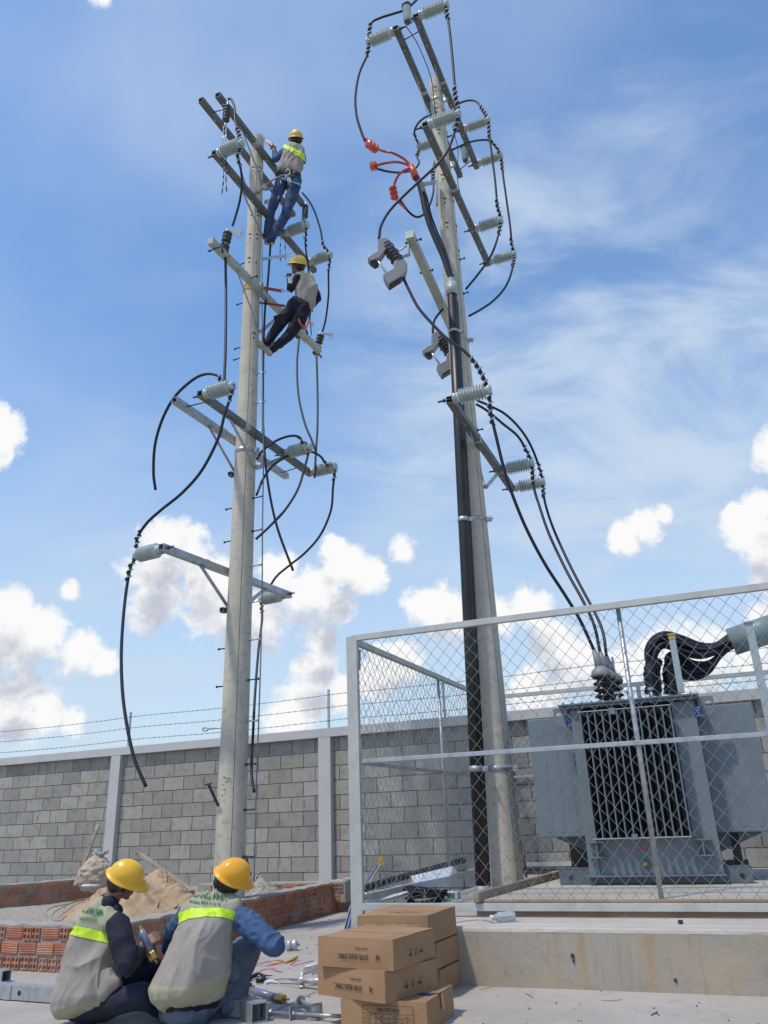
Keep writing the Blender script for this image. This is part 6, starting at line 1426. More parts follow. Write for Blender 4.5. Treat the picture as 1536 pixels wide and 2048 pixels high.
# ---------------------------------------------------------------- people
def hull(balls, seg=2):
    bm = bmesh.new()
    for p, r in balls: bmesh.ops.create_icosphere(bm, subdivisions=seg, radius=r, matrix=Matrix.Translation(p))
    res = bmesh.ops.convex_hull(bm, input=bm.verts[:]); bmesh.ops.delete(bm, geom=[v for v in bm.verts if not v.link_faces], context='VERTS')
    loose = [e for e in res['geom_interior'] if isinstance(e, bmesh.types.BMVert) and e.is_valid]
    if loose: bmesh.ops.delete(bm, geom=loose, context='VERTS')
    bm.verts.index_update(); v = [q.co.copy() for q in bm.verts]; f = [[q.index for q in g.verts] for g in bm.faces]; bm.free(); return v, f
def flesh(shapes, voxel=.008, smooth=4, amp=0.0, sc=14.0, stretch=(1, 1, .35)):
    vs, fs = [], []
    for s in shapes:
        v, f = hull(s) if not isinstance(s, dict) else (s['v'], s['f']); o = len(vs); vs += v; fs += [[i + o for i in q] for q in f]
    me = bpy.data.meshes.new('tmp'); me.from_pydata([tuple(q) for q in vs], [], fs); ob = bpy.data.objects.new('tmp', me); COL.objects.link(ob)
    md = ob.modifiers.new('r', 'REMESH'); md.mode = 'VOXEL'; md.voxel_size = voxel; md.adaptivity = 0
    if smooth: sm = ob.modifiers.new('s', 'SMOOTH'); sm.factor = .5; sm.iterations = smooth
    dg = bpy.context.evaluated_depsgraph_get(); dg.update(); ev = bpy.data.meshes.new_from_object(ob.evaluated_get(dg))
    V = [q.co.copy() for q in ev.vertices]; N = [Vector(q.vector) for q in ev.vertex_normals]; Fc = [list(p.vertices) for p in ev.polygons]
    bpy.data.objects.remove(ob); bpy.data.meshes.remove(me); bpy.data.meshes.remove(ev)
    if amp:
        for i, p in enumerate(V):
            q = Vector((p.x * stretch[0], p.y * stretch[1], p.z * stretch[2])) * sc; w = Vector((p.z, p.x, p.y)) * sc * .35
            n1 = noise.noise(q + Vector((noise.noise(w) * 1.3, 0, noise.noise(w + Vector((3, 1, 2))) * 1.3)))
            n2 = noise.noise(q * 2.3 + Vector((noise.noise(w * 3) * 1.5, 5, 1)))
            V[i] = p + N[i] * amp * (1 - 2.6 * abs(n1) ** .7 - .6 * abs(n2) ** .7 + .3)
    return V, Fc
def skin_obj(name, mat, shapes, parent, **k):
    V, F_ = flesh(shapes, **k); m = MB(); m.add(V, F_, True); o = m.build(name, M[mat], parent); o['_v'] = 0; del o['_v']; return o, V, F_
def plane3(a, b, c): n = (b - a).cross(c - a).normalized(); return a, n
def split_vest(V, Fc, planes, mats, name, parent, up):
    """cut the garment by planes (bottom to top) and give every zone its material"""
    bm = bmesh.new(); vv = [bm.verts.new(q) for q in V]
    for f in Fc:
        try: bm.faces.new([vv[i] for i in f])
        except ValueError: pass
    for co, no in planes: bmesh.ops.bisect_plane(bm, geom=bm.verts[:] + bm.edges[:] + bm.faces[:], plane_co=co, plane_no=no, dist=1e-5)
    bm.verts.index_update(); m = MB(); m.v = [q.co.copy() for q in bm.verts]
    for f in bm.faces:
        c = f.calc_center_median(); k = sum(1 for co, no in planes if (c - co).dot(no if no.dot(up) > 0 else -no) > 0)
        m.f.append([q.index for q in f.verts]); m.sm.append(True); m.mi.append(k)
    bm.free(); return m.build(name, [M[q] for q in mats], parent)
def band_obj(V, Fc, p0, p1, up, mat, parent, name='reflective_band', off=.004, keep=None):
    bm = bmesh.new(); vv = [bm.verts.new(q) for q in V]
    for f in Fc:
        try: bm.faces.new([vv[i] for i in f])
        except ValueError: pass
    for (co, no), s in ((p0, 1), (p1, -1)):
        n = (no if no.dot(up) > 0 else -no) * s
        bmesh.ops.bisect_plane(bm, geom=bm.verts[:] + bm.edges[:] + bm.faces[:], plane_co=co, plane_no=n, clear_inner=True, dist=1e-5)
    if keep: bmesh.ops.delete(bm, geom=[f for f in bm.faces if not keep(f.calc_center_median())], context='FACES')
    bm.normal_update(); 
    for v in bm.verts: v.co += v.normal * off
    bm.verts.index_update(); m = MB(); m.v = [q.co.copy() for q in bm.verts]; m.f = [[q.index for q in f.verts] for f in bm.faces]; m.sm = [True] * len(m.f); m.mi = [0] * len(m.f); bm.free()
    return m.build(name, M[mat], parent)
def helmet(C, up, fwd, mat, parent, R=.101, name='safety_helmet'):
    up = up.normalized(); fwd = (fwd - up * fwd.dot(up)).normalized(); sd = up.cross(fwd).normalized(); n = 40; k = 14; vs = []
    def pt(t, a, ro=0.0):
        r = R * (1 - (1 - cos(t)) ** 1.0) if False else R * sin(t)
        z = R * 1.02 * cos(t); x = r * cos(a) * 1.12; y = r * sin(a) * .92
        ridge = .006 * math.exp(-(y / .018) ** 2) * sin(t) if t < 1.4 else 0
        return C + fwd * x + sd * y + up * (z + ridge)
    rings = []
    for i in range(k + 1): t = pi / 2 * i / k; rings.append([pt(t + 1e-4, 2 * pi * j / n) for j in range(n)])
    # brim
    rim = []
    for dr, dz in ((.010, -.012), (.018, -.016), (.016, -.020), (.002, -.014)):
        q = []
        for j in range(n):
            a = 2 * pi * j / n; ca = cos(a); f = max(0, ca) ** 2.2; e = R + dr + .038 * f * (dr > .005)
            q.append(C + fwd * (e * 1.12 * ca) + sd * (e * .92 * sin(a)) + up * (dz - .018 * f * (dr > .005)))
        rim.append(q)
    inner = []
    for i in range(6): t = pi / 2 * (1 - i / 5); inner.append([C + (pt(max(t, .02), 2 * pi * j / n) - C) * .965 for j in range(n)])
    allr = rings + rim + inner; m = MB(); vs = [p for r in allr for p in r]
    m.add(vs, [(i * n + j, (i + 1) * n + j, (i + 1) * n + (j + 1) % n, i * n + (j + 1) % n) for i in range(len(allr) - 1) for j in range(n)], True)
    h = m.build(name, M[mat], parent)
    b = MB(); vs = []
    for j in range(n // 2 + 7):
        a = pi / 2 - .25 + pi * 1.16 * j / (n // 2 + 6); 
        for z in (-.028, -.058): vs.append(C + fwd * (R * .90 * cos(a)) + sd * (R * .80 * sin(a)) + up * z)
    L = len(vs) // 2; b.add(vs, [(2 * i, 2 * i + 2, 2 * i + 3, 2 * i + 1) for i in range(L - 1)], True)
    b.add([v + (v - C).normalized() * .006 for v in vs], [(2 * i + 1, 2 * i + 3, 2 * i + 2, 2 * i) for i in range(L - 1)], True)
    b.build('headband', M['strap'], h)
    return h
def head_shapes(C, up, fwd, s=1.0, face=True):
    up = up.normalized(); fwd = (fwd - up * fwd.dot(up)).normalized(); sd = up.cross(fwd)
    def q(x, y, z): return C + (fwd * x + sd * y + up * z) * s
    S = [[(q(-.015, 0, .035), .085 * s), (q(.02, 0, .03), .078 * s), (q(.03, 0, -.02), .066 * s), (q(-.03, 0, 0), .072 * s)],
         [(q(.045, 0, -.03), .052 * s), (q(.055, 0, -.075), .032 * s), (q(.01, .035, -.05), .03 * s), (q(.01, -.035, -.05), .03 * s)],
         [(q(.083, 0, .012), .014 * s), (q(.108, 0, -.022), .013 * s), (q(.08, .012, -.025), .012 * s), (q(.08, -.012, -.025), .012 * s)],
         [(q(.085, .03, .032), .012 * s), (q(.09, 0, .034), .013 * s), (q(.085, -.03, .032), .012 * s)],
         [(q(.082, .018, -.052), .010 * s), (q(.090, 0, -.050), .011 * s), (q(.082, -.018, -.052), .010 * s)], [(q(.080, .014, -.066), .010 * s), (q(.087, 0, -.066), .011 * s), (q(.080, -.014, -.066), .010 * s)],
         [(q(.074, 0, -.095), .019 * s), (q(.06, 0, -.09), .024 * s)]]
    for y in (.076, -.076): S.append([(q(-.005, y, .012), .012 * s), (q(-.012, y * 1.10, .028), .012 * s), (q(-.010, y * 1.02, -.018), .010 * s)])
    return S
def hair_shapes(C, up, fwd, s=1.0):
    up = up.normalized(); fwd = (fwd - up * fwd.dot(up)).normalized(); sd = up.cross(fwd)
    def q(x, y, z): return C + (fwd * x + sd * y + up * z) * s
    return [[(q(-.02, 0, .04), .090 * s), (q(.015, 0, .045), .082 * s), (q(-.045, 0, -.015), .064 * s)], [(q(-.05, .03, -.03), .042 * s), (q(-.05, -.03, -.03), .042 * s), (q(-.03, .05, .0), .038 * s), (q(-.03, -.05, .0), .038 * s)],
            [(q(.03, .066, .03), .020 * s), (q(.03, -.066, .03), .020 * s), (q(.06, 0, .06), .03 * s)]]
def hand_shapes(W_, d, n, s=1.0, curl=.9):
    """W_: wrist, d: towards the fingers, n: palm normal (fingers curl towards it)"""
    d = d.normalized(); n = (n - d * n.dot(d)).normalized(); x = d.cross(n); S = [[(W_, .026 * s), (W_ + d * .05 * s + x * .022 * s, .017 * s), (W_ + d * .05 * s - x * .022 * s, .017 * s), (W_ + d * .08 * s + x * .028 * s, .012 * s), (W_ + d * .085 * s - x * .026 * s, .012 * s)]]
    for i, (o, L) in enumerate(((.030, .062), (.010, .074), (-.010, .070), (-.028, .055))):
        b = W_ + d * .085 * s + x * o * s; a1 = curl * .6; a2 = curl * 1.4; a3 = curl * 2.0
        p1 = b + (d * cos(a1) + n * sin(a1)) * L * .42 * s; p2 = p1 + (d * cos(a2) + n * sin(a2)) * L * .34 * s; p3 = p2 + (d * cos(a3) + n * sin(a3)) * L * .26 * s
        S += [[(b, .0095 * s), (p1, .009 * s)], [(p1, .009 * s), (p2, .0085 * s)], [(p2, .0085 * s), (p3, .0075 * s)]]
    t0 = W_ + d * .03 * s + x * .030 * s; t1 = t0 + (d * .6 + x * .55 + n * .5).normalized() * .038 * s; t2 = t1 + (d * .8 + n * .7 - x * .1).normalized() * .03 * s
    S += [[(t0, .013 * s), (t1, .011 * s)], [(t1, .011 * s), (t2, .009 * s)]]
    return S
def cap(*a): return [(p, r) for p, r in a]
def chain(*a): return [[a[i], a[i + 1]] for i in range(len(a) - 1)]
def vest_text(V, Fc, lines, mat_list, parent, px_right, px_up):
    """print on the cloth: letters are laid on the garment surface"""
    bv = BVHTree.FromPolygons(V, Fc)
    for (s, size, cx, cy, bow, bold), mt in zip(lines, mat_list):
        v, f = text_mesh(s, size); bm = bmesh.new(); q = [bm.verts.new(p) for p in v]
        for g_ in f:
            try: bm.faces.new([q[i] for i in g_])
            except ValueError: pass
        bmesh.ops.triangulate(bm, faces=bm.faces[:]); bmesh.ops.subdivide_edges(bm, edges=[e for e in bm.edges if e.calc_length() > size * .25], cuts=1)
        bm.verts.index_update(); mb = MB(); vs = []; ok = []
        for off in ((-bold, bold) if bold else (0,)):
            vs = []; ok = []
            for w in bm.verts:
                u = w.co.x + off; x = cx + px_right[0] * u + px_up[0] * (w.co.y + bow * u * u); y = cy + px_right[1] * u + px_up[1] * (w.co.y + bow * u * u)
                d = ray(x, y).normalized(); h = bv.ray_cast(CAM, d)
                ok.append(h[0] is not None); vs.append((h[0] - d * .009) if h[0] is not None else Vector((0, 0, 0)))
            fs = [[g.index for g in fc.verts] for fc in bm.faces if all(ok[g.index] for g in fc.verts) and max((vs[a.index] - vs[b.index]).length for a in fc.verts for b in fc.verts) < .05]
            mb.add(vs, fs)
        bm.free(); mb.build('print', mt, parent)
UPI = UPV; RI = RGT
# ================= squatting worker, back to the camera =================
p2 = thing('person', 'worker squatting with his back to us, blue denim sleeves, grey vest, orange yellow helmet', 'person', at(420, 2040, 5.3), group=None)
A = at
hu2 = (UPI * .86 + RI * .50).normalized(); hf2 = (RI * .62 - UPI * .35 + Vector((0, .75, 0))).normalized(); HC2 = A(459, 1762, 5.36)
vl2 = [cap((A(333, 1978, 5.22), .105), (A(418, 1966, 5.26), .105), (A(375, 1975, 5.12), .08)), cap((A(364, 1925, 5.22), .104), (A(426, 1922, 5.24), .106), (A(392, 1925, 5.13), .08)),
       cap((A(386, 1872, 5.24), .098), (A(435, 1870, 5.26), .098), (A(410, 1870, 5.17), .08)), cap((A(396, 1830, 5.28), .085), (A(450, 1832, 5.28), .085)), cap((A(424, 1800, 5.33), .052), (A(452, 1802, 5.33), .050))]
vest2s = [vl2[i] + vl2[i + 1] for i in range(4)] + [[(A(383, 1826, 5.30), .066), (A(468, 1832, 5.30), .066), (A(440, 1812, 5.30), .06)], [(A(398, 1806, 5.29), .048), (A(430, 1797, 5.30), .045), (A(470, 1812, 5.30), .050), (A(380, 1826, 5.30), .05), (A(440, 1830, 5.24), .06)]]
body2 = head_shapes(HC2, hu2, hf2, .94) + chain((HC2 - hu2 * .06 - hf2 * .02, .052), (A(440, 1800, 5.33), .056)) + [[(p, r * .66) for p, r in s] for s in vest2s] + \
    chain((A(477, 1835, 5.3), .04), (A(550, 1890, 5.22), .034), (A(522, 1880, 5.46), .030)) + chain((A(376, 1830, 5.32), .036), (A(346, 1866, 5.5), .030), (A(334, 1902, 5.62), .030)) + \
    hand_shapes(A(520, 1880, 5.48), Vector((-.25, .6, -.2)), Vector((-.8, -.2, -.4))) + hand_shapes(A(334, 1904, 5.63), Vector((.5, .5, -.5)), Vector((.5, -.3, .2))) + \
    [[(A(350, 2000, 5.27), .06), (A(410, 2000, 5.30), .06)]] + chain((A(410, 1995, 5.32), .06), (A(503, 1888, 5.62), .052), (A(474, 2006, 5.52), .035)) + chain((A(352, 1995, 5.3), .08), (A(385, 1900, 5.85), .052), (A(400, 2005, 5.7), .035)) + \
    [[(A(474, 2012, 5.48), .035), (A(496, 2014, 5.64), .03)], [(A(400, 2012, 5.68), .035), (A(418, 2008, 5.84), .03)]]
skin_obj('body', 'skin', body2, p2, voxel=.0065, smooth=2)
skin_obj('hair', 'hair', hair_shapes(HC2 - hu2 * .004, hu2, hf2, .92), p2, voxel=.007, smooth=2, amp=.003, sc=60, stretch=(1, 1, 1))
V, F_ = flesh(vest2s, .0080, 4, .015, 6.5, (1, 1, .38))
up2 = (A(440, 1806, 5.33) - A(375, 1975, 5.2)).normalized()
b0 = plane3(A(347, 1853, 5.28), A(466, 1848, 5.28), A(409, 1828, 5.10)); b1 = plane3(A(350, 1827, 5.28), A(470, 1828, 5.28), A(409, 1810, 5.13))
hm = plane3(A(298, 1960, 5.24), A(455, 1938, 5.26), A(378, 1972, 5.05))
v2 = split_vest(V, F_, [hm, b0], ['yoke', 'vest', 'yoke'], 'vest', p2, up2)
band_obj(V, F_, b0, b1, up2, 'band', v2)
vest_text(V, F_, [('QUANG ANH', .125, 413, 1791, -.0, .004), ('Hotline: 0919 75 81 91', .066, 410, 1806, -.0, .0012)], [M['green'], M['green']], v2, (104, 12), (-10, -150))
skin_obj('shirt_sleeve', 'denim_shirt', [[(A(474, 1832, 5.30), .072), (A(500, 1850, 5.27), .074)], [(A(500, 1850, 5.27), .074), (A(549, 1889, 5.22), .064)], [(A(549, 1889, 5.22), .064), (A(524, 1880, 5.43), .045)]], p2, voxel=.008, smooth=4, amp=.008, sc=12, stretch=(1, 1, 1))
skin_obj('shirt_sleeve', 'denim_shirt', chain((A(378, 1828, 5.32), .065), (A(349, 1858, 5.5), .055), (A(336, 1896, 5.6), .040)), p2, voxel=.008, smooth=4, amp=.006, sc=12, stretch=(1, 1, 1))
skin_obj('undershirt', 'navy', [[(A(338, 2000, 5.25), .076), (A(415, 1992, 5.27), .085), (A(375, 2006, 5.19), .06)]], p2, voxel=.01, smooth=3)
skin_obj('trousers', 'denim', [[(A(345, 2024, 5.27), .072), (A(405, 2018, 5.28), .080), (A(372, 2026, 5.20), .060)], [(A(408, 2008, 5.32), .09), (A(455, 1942, 5.42), .095)], [(A(455, 1940, 5.40), .098), (A(498, 1890, 5.56), .076)], [(A(498, 1893, 5.56), .076), (A(480, 1955, 5.50), .074)], [(A(480, 1955, 5.50), .074), (A(458, 2010, 5.42), .070)],
     [(A(352, 2005, 5.3), .09), (A(385, 1905, 5.82), .068)], [(A(385, 1905, 5.82), .066), (A(400, 2008, 5.68), .055)], [(A(380, 2022, 5.35), .06), (A(440, 2018, 5.42), .05)]], p2, voxel=.0080, smooth=3, amp=.011, sc=11, stretch=(1, 1, .8))
def shoe(heel, toe, parent, mat='shoe', sole='sole', w=.042, sole_dir=None):
    d = (toe - heel).normalized(); z = sole_dir or Vector((0, 0, 1)); s = d.cross(z).normalized()
    o, V_, F2 = skin_obj('shoe', mat, [[(heel + z * .045, .040), (heel + z * .075 + d * .03, .036), (heel.lerp(toe, .55) + z * .045, .038)], [(heel.lerp(toe, .5) + z * .04 + s * .01, .036), (toe + z * .032 - d * .03, .034)]], parent, voxel=.006, smooth=2)
    m = MB(); n = 20; pts = []
    for k in range(n):
        a = 2 * pi * k / n; L = (toe - heel).length / 2 + .035; x = cos(a) * L; y = sin(a) * w * (1.08 if cos(a) > 0 else .9); pts.append((x, y))
    R = axes(d, s, d.cross(s)); c = (heel + toe) / 2 + z * .010; m.prism(pts, .020, R, c); m.build('sole', M[sole], o); return o
shoe(A(470, 2030, 5.45), A(500, 2032, 5.62), p2); shoe(A(398, 2026, 5.68), A(420, 2022, 5.84), p2)
helmet(HC2 + hu2 * .045, hu2, hf2, 'helmet2', p2)
# ================= seated worker, in profile =================
p1 = thing('person', 'worker seated at the left in profile, navy sleeves, yellow helmet, holding a tool', 'person', at(190, 2040, 5.35))
hu1 = (UPI * .88 + RI * .46 - Vector((0, .05, 0))).normalized(); hf1 = (RI * .86 - UPI * .42 + Vector((0, .30, 0))).normalized(); HC1 = A(246, 1763, 5.36)
vl1 = [cap((A(136, 1996, 5.36), .105), (A(206, 1980, 5.36), .105), (A(170, 1990, 5.27), .08)), cap((A(158, 1938, 5.36), .102), (A(202, 1935, 5.36), .102), (A(182, 1938, 5.30), .08)),
       cap((A(172, 1890, 5.36), .103), (A(206, 1888, 5.36), .103)), cap((A(182, 1850, 5.36), .088), (A(218, 1850, 5.36), .080)), cap((A(203, 1812, 5.37), .048), (A(217, 1814, 5.37), .045))]
vest1s = [vl1[i] + vl1[i + 1] for i in range(4)] + [[(A(170, 1842, 5.42), .062), (A(232, 1848, 5.28), .060), (A(212, 1826, 5.34), .05)], [(A(213, 1950, 5.29), .055), (A(226, 1965, 5.27), .045), (A(210, 1985, 5.28), .05)]]
body1 = head_shapes(HC1, hu1, hf1, .92) + chain((HC1 - hu1 * .06 - hf1 * .015, .050), (A(213, 1818, 5.37), .058)) + [[(p, r * .66) for p, r in s] for s in vest1s] + \
    chain((A(236, 1850, 5.24), .042), (A(254, 1930, 5.14), .034), (A(282, 1896, 5.30), .029)) + hand_shapes(A(281, 1896, 5.30), RI * .45 + UPI * .35 + Vector((0, .25, 0)), Vector((.4, .9, 0)) + RI * .3, 1.05, 1.0) + \
    chain((A(176, 1850, 5.50), .05), (A(230, 1925, 5.62), .040), (A(292, 1905, 5.52), .029)) + hand_shapes(A(291, 1905, 5.52), RI * .5 + UPI * .15 - Vector((0, .3, 0)), Vector((.2, -.9, 0)), 1.0, .9) + \
    [[(A(160, 2002, 5.38), .06), (A(200, 2006, 5.32), .055)]] + chain((A(195, 2008, 5.32), .050), (A(283, 1988, 5.26), .042), (A(330, 2020, 5.45), .035)) + chain((A(190, 1990, 5.45), .055), (A(300, 1935, 5.62), .045), (A(322, 2008, 5.7), .036))
skin_obj('body', 'skin', body1, p1, voxel=.0065, smooth=2)
skin_obj('hair', 'hair', hair_shapes(HC1 - hu1 * .004, hu1, hf1, .88) , p1, voxel=.007, smooth=2, amp=.003, sc=60, stretch=(1, 1, 1))
V, F_ = flesh(vest1s, .0080, 4, .015, 6.5, (1, 1, .42))
up1 = (A(210, 1815, 5.37) - A(170, 1990, 5.3)).normalized()
b0 = plane3(A(134, 1868, 5.38), A(216, 1886, 5.34), A(171, 1876, 5.22)); b1 = plane3(A(139, 1850, 5.38), A(220, 1868, 5.34), A(171, 1855, 5.24)); hm = plane3(A(98, 2000, 5.36), A(236, 1985, 5.32), A(160, 2007, 5.24))
v1 = split_vest(V, F_, [hm, b0], ['yoke', 'vest', 'yoke'], 'vest', p1, up1)
band_obj(V, F_, b0, b1, up1, 'band', v1)
vest_text(V, F_, [('QUANG ANH', .115, 184, 1822, 0, .004), ('Hotline: 0919 75 81 91', .066, 176, 1839, 0, .0012)], [M['green'], M['green']], v1, (62, 12), (-22, -165))
skin_obj('collar', 'navy', [[(A(208, 1812, 5.37), .052), (A(232, 1822, 5.34), .044)], [(A(212, 1800, 5.40), .045), (A(220, 1806, 5.34), .05)]], p1, voxel=.008, smooth=3)
skin_obj('shirt_sleeve', 'navy', [[(A(236, 1850, 5.25), .068), (A(244, 1885, 5.19), .070)], [(A(244, 1885, 5.19), .070), (A(256, 1930, 5.14), .062)], [(A(256, 1930, 5.14), .060), (A(274, 1908, 5.25), .045)]], p1, voxel=.008, smooth=4, amp=.007, sc=12, stretch=(1, 1, 1))
skin_obj('shirt_sleeve', 'navy', chain((A(176, 1850, 5.50), .062), (A(230, 1925, 5.62), .055), (A(285, 1908, 5.54), .040)), p1, voxel=.01, smooth=4, amp=.006, sc=12, stretch=(1, 1, 1))
skin_obj('trousers', 'jeans', [[(A(152, 2018, 5.40), .070), (A(205, 2016, 5.33), .075)], [(A(205, 2014, 5.33), .076), (A(283, 1990, 5.26), .066)], [(A(283, 1990, 5.25), .064), (A(330, 2022, 5.42), .050)], [(A(200, 1995, 5.45), .09), (A(262, 1945, 5.55), .078)], [(A(262, 1945, 5.55), .078), (A(302, 1938, 5.62), .068)], [(A(302, 1938, 5.62), .066), (A(322, 2005, 5.7), .055)]], p1, voxel=.0085, smooth=4, amp=.008, sc=9, stretch=(1, 1, .7))
shoe(A(322, 2026, 5.7), A(340, 2024, 5.86), p1)
helmet(HC1 + hu1 * .045, hu1, hf1, 'helmet', p1, R=.095)
ey = HC1 + hf1 * .092 + hu1 * .012 - hu1.cross(hf1).normalized() * (.030 if hu1.cross(hf1).y > 0 else -.030); m = MB(); m.sphere(ey, .009, 8); m.build('eye', M['conduit'], p1)
splice(A(278, 1852, 5.27), A(309, 1919, 5.27), 'blue grey tube tool with brass ends held by the seated worker', .021)
m = MB(); c = A(296, 1872, 5.30); 
# ================= two workers on the left pole =================
def climber(label, Yc, H, hup, hfwd, vest, arms, hips, legs, hm, vm, sl, tr, band=None, loc=None, yoke=None):
    p = thing('person', label, 'person', loc); C = A(*H, Yc)
    shapes = head_shapes(C, hup, hfwd, .98) + chain((C - hup * .07, .05), (A(*vest[0][0], Yc).lerp(A(*vest[0][1], Yc), .5), .055))
    vs = [[(A(*a, Yc - .02), r), (A(*b, Yc - .02), r), ((A(*a, Yc) + A(*b, Yc)) / 2 - Vector((0, .04, 0)), r * .9)] for a, b, r in vest]
    V_ = [vs[i] + vs[i + 1] for i in range(len(vs) - 1)]; shapes += [[(q, r * .8) for q, r in s] for s in V_]
    for pts in arms: shapes += chain(*[(A(x, y, Yc + o), r * .72) for x, y, o, r in pts])
    for pts in arms: a, b = pts[-2], pts[-1]; d = A(b[0], b[1], Yc + b[2]) - A(a[0], a[1], Yc + a[2]); shapes += hand_shapes(A(b[0], b[1], Yc + b[2]), d, -UPI + Vector((0, .5, 0)), 1.05, .8)
    hp = [(A(*hips[0], Yc), hips[2]), (A(*hips[1], Yc), hips[2])]; shapes.append([(q, r * .85) for q, r in hp])
    for pts in legs: shapes += chain(*[(A(x, y, Yc + o), r * .7) for x, y, o, r in pts])
    skin_obj('body', 'skin', shapes, p, voxel=.010, smooth=2); skin_obj('hair', 'hair', hair_shapes(C, hup, hfwd, .98), p, voxel=.010, smooth=2)
    V2, F2 = flesh(V_, .011, 4, .014, 8, (1, 1, .5)); upd = (A(*vest[0][0], Yc) - A(*vest[-1][0], Yc)).normalized()
    if yoke: o = split_vest(V2, F2, [yoke], [vm, 'yoke'], 'vest', p, upd)
    else: m = MB(); m.add(V2, F2, True); o = m.build('vest', M[vm], p)
    if band: band_obj(V2, F2, band[0], band[1], upd, 'band', o, off=.006)
    for pts in arms: skin_obj('shirt_sleeve', sl, chain(*[(A(x, y, Yc + o), r) for x, y, o, r in pts[:-1]], (A(pts[-1][0], pts[-1][1], Yc + pts[-1][2]).lerp(A(pts[-2][0], pts[-2][1], Yc + pts[-2][2]), .25), pts[-1][3])), p, voxel=.011, smooth=3, amp=.007, sc=12, stretch=(1, 1, 1))
    skin_obj('trousers', tr, [hp] + [q for pts in legs for q in [[hp[0] if pts is legs[0] else hp[1], (A(pts[0][0], pts[0][1], Yc + pts[0][2]), pts[0][3])]] + chain(*[(A(x, y, Yc + o), r) for x, y, o, r in pts])], p, voxel=.011, smooth=3, amp=.010, sc=8, stretch=(1, 1, .6))
    helmet(C + hup * .045, hup, hfwd, hm, p, R=.115); return p
Y3 = PA.Y + .02
p3 = climber('upper worker on the left pole in blue jeans and a vest with yellow green band', Y3, (592, 281), (UPI * .97 - Vector((0, .25, 0)) + RI * .05).normalized(), (-RI * .35 + UPI * .05 + Vector((0, .9, 0))).normalized(),
    [((577, 298), (598, 300), .078), ((572, 318), (597, 322), .090), ((566, 338), (592, 344), .086)],
    [[(574, 299, .0, .060), (551, 318, -.02, .052), (548, 298, .12, .040)], [(602, 302, .05, .058), (606, 322, .18, .052), (585, 312, .38, .04)]],
    ((566, 360), (590, 364), .105), [[(556, 385, -.02, .082), (542, 420, .02, .068), (533, 474, .05, .052)], [(585, 388, .0, .092), (571, 430, -.03, .076), (541, 480, -.02, .054)]],
    'helmet3', 'vest', 'denim_shirt', 'bluejeans', (plane3(A(566, 298, Y3), A(611, 326, Y3), A(590, 308, Y3 - .14)), plane3(A(572, 291, Y3), A(613, 312, Y3), A(592, 299, Y3 - .12))), A(535, 488, Y3), plane3(A(566, 298, Y3), A(611, 326, Y3), A(590, 308, Y3 - .14)))
skin_obj('tool_belt', 'belt', [[(A(563, 348, Y3 - .02), .10), (A(590, 354, Y3 - .02), .10)]], p3, voxel=.012, smooth=2, amp=.01, sc=20)
skin_obj('safety_rope', 'lightblue', [[(A(566, 358, Y3 - .10), .018), (A(552, 356, Y3 - .06), .018)], [(A(566, 358, Y3 - .10), .018), (A(600, 370, Y3 - .10), .02)]], p3, voxel=.01, smooth=1)
m = MB()
for x, y, L in ((576, 352, 18), (580, 356, 16), (571, 350, 9), (561, 362, 6)): m.tube([A(x, y, Y3 - .15), A(x + 1, y + L, Y3 - .15)], .009, 6)
m.tube(catmull([A(569, 345, Y3 - .14), A(576, 338, Y3 - .16), A(580, 346, Y3 - .16), A(572, 352, Y3 - .16)], 4), .006, 5); m.build('tools', M['galv'], p3)
def shoe_px(h, t, Y_, parent, mat, z): return shoe(A(h[0], h[1], Y_), A(t[0], t[1], Y_ + t[2]), parent, mat, 'sole', sole_dir=z)
shoe(A(545, 488, Y3 - .02), A(531, 488, Y3 + .12), p3); shoe(A(531, 480, Y3 + .05), A(520, 474, Y3 + .15), p3, 'sole')
m = MB(); m.tube([A(568, 350, Y3 - .1), A(545, 360, Y3 - .1), A(530, 372, Y3 - .12), A(507, 389, PA.Y - .13)], .011, 6); solo(m, 'safety_strap', M['rope'], 'tan safety strap from the upper worker\'s belt to the left pole', 'strap', A(545, 360, Y3 - .1))
t = thing('crimping_tool', 'white and dark tool held by the upper worker above the pole top', 'tool', A(536, 285, Y3 + .1)); m = MB(); a, b = A(525, 277, Y3 + .12), A(542, 289, Y3 + .12); m.box((a + b) / 2, (.05, .05, (b - a).length), rot_to(b - a), bevel=.008); m.build('white_body', M['white'], t)
m = MB(); m.tube([A(513, 271, Y3 + .1), A(525, 277, Y3 + .12)], [.03, .02], 7); 
for k in range(6): a = A(515 + k * 2.5, 272 + k * 1.6, Y3 + .1); m.tube([a, a + UPI * .05 + RI * (.02 * (k % 3 - 1))], .006, 5)
m.tube([A(542, 289, Y3 + .12), A(549, 298, Y3 + .12)], .035, 8); m.build('dark_end', M['red'], t)
Y4 = PA.Y + .02
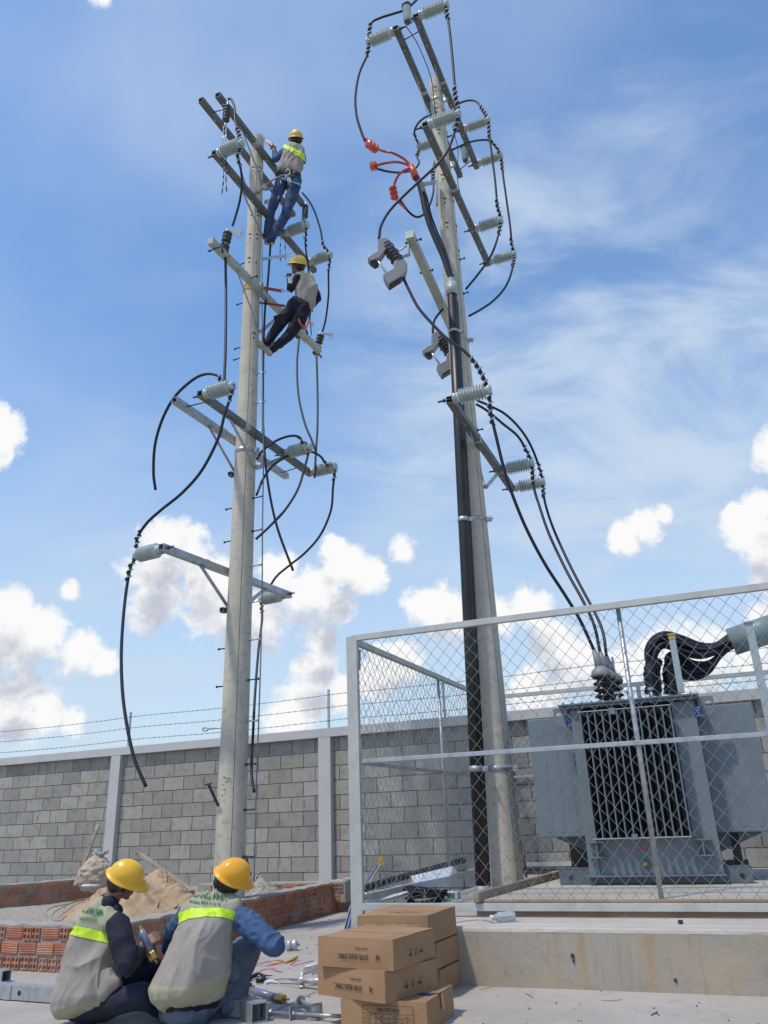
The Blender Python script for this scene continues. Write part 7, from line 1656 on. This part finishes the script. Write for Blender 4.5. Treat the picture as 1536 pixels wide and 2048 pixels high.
p4 = climber('lower worker leaning back from the left pole in navy clothes and plain grey vest', Y4, (596, 533), (UPI * .96 + RI * .15 - Vector((0, .15, 0))).normalized(), (-RI * .80 - UPI * .18 + Vector((0, .45, 0))).normalized(),
    [((600, 554), (617, 557), .068), ((602, 577), (624, 577), .088), ((604, 601), (622, 604), .080), ((616, 614), (620, 616), .035)],
    [[(595, 556, -.06, .062), (581, 577, -.05, .054), (579, 553, .12, .040)], [(626, 572, .08, .052), (637, 596, .12, .050), (624, 612, .14, .042)]],
    ((592, 606), (610, 614), .100), [[(573, 630, .0, .092), (557, 654, .0, .080), (530, 690, .03, .052)], [(596, 645, .02, .094), (576, 672, .02, .078), (543, 700, .02, .055)]],
    'helmet3', 'vest', 'navy', 'navy', None, A(528, 700, Y4), plane3(A(590, 560, Y4), A(640, 572, Y4), A(610, 556, Y4 - .12)))
d = (A(512, 680, Y4 - .08) - A(534, 706, Y4 - .08)).normalized()
shoe(A(534, 704, Y4 - .05), A(514, 682, Y4 - .10), p4, 'sole', sole_dir=(RI * .6 - UPI * .1 + Vector((0, .6, 0))).normalized())
m = MB(); m.box(A(580, 560, Y4 - .13), (.06, .01, .09), axes(RI, FWD, UPI)); m.build('armband', M['white'], p4)
m = MB(); m.box(A(560, 640, Y4 - .095), (.15, .03, .16), axes((RI * .9 + UPI * .3).normalized(), FWD, (UPI * .9 - RI * .3).normalized()), bevel=.012); m.build('cargo_pocket', M['navy'], p4)
t = thing('safety_strap', 'red and orange work positioning strap from the lower worker to the left pole', 'strap', A(550, 580, Y4 - .1)); m = MB()
a, b = A(517, 574, Y4 - .14), A(563, 582, Y4 - .1); dd = (b - a).normalized(); m.box((a + b) / 2, (.042, .010, (b - a).length), axes((UPI - dd * UPI.dot(dd)).normalized(), dd.cross(UPI).normalized(), dd)); m.build('webbing', M['orangestrap'], t)
m = MB(); c = A(563, 581, Y4 - .1); m.tube([c + UPI * .03 * cos(q) + RI * .022 * sin(q) for q in [2 * pi * k / 14 for k in range(15)]], .006, 6); m.tube([c + RI * .02, A(580, 583, Y4 - .11)], .007, 6); m.box(A(524, 576, Y4 - .15), (.04, .02, .05), axes(RI, FWD, UPI)); m.build('ring', M['bolt'], t)
m = MB(); a, b = A(517, 605, Y4 + .05), A(570, 612, Y4 + .05); dd = (b - a).normalized(); m.box((a + b) / 2, (.035, .010, (b - a).length), axes((UPI - dd * UPI.dot(dd)).normalized(), dd.cross(UPI).normalized(), dd)); m.build('webbing', M['orangestrap'], t)
zl = PA.zat(500, 586); m = MB()
for k in range(3): m.lathe([(PA.r(zl) + .001, -.008), (PA.r(zl) + .012, -.006), (PA.r(zl) + .012, .006), (PA.r(zl) + .001, .008)], Matrix.Translation(PA.c(zl + .022 * k)) @ Matrix.Rotation(rad(5 - 2 * k), 4, 'Y'), 28)
solo(m, 'yellow_lashing', M['yellowtape'], 'yellow lashing wound round the left pole beside the lower worker', 'lashing', PA.c(zl))
t = thing('hanging_tools', 'red pliers and spanner hanging from the lower worker\'s belt', 'tools', A(605, 645, Y4 - .1)); m = MB()
m.tube(catmull([A(597, 638, Y4 - .12), A(601, 648, Y4 - .14), A(608, 655, Y4 - .14), A(613, 661, Y4 - .14)], 4), .014, 7); m.tube(catmull([A(617, 640, Y4 - .12), A(614, 650, Y4 - .14), A(611, 656, Y4 - .14)], 4), .013, 7); m.build('red_grip', M['redpl'], t)
m = MB(); m.tube([A(611, 656, Y4 - .14), A(615, 668, Y4 - .14)], .016, 6); m.tube([A(620, 640, Y4 - .13), A(623, 670, Y4 - .13)], .008, 6); m.build('steel_head', M['darkbolt'], t)
m = MB()
for k in range(12): a = A(606 + (k % 4) * 2.5, 672 + (k // 4) * 5, YC2 - .1); m.tube([a, a + Vector((.03 * cos(k), 0, .05 * sin(k * 1.7)))], .007, 5)
solo(m, 'straw_brush', M['rope'], 'frayed straw coloured brush by the middle fuse cutout', 'brush', A(610, 675, YC2 - .1))
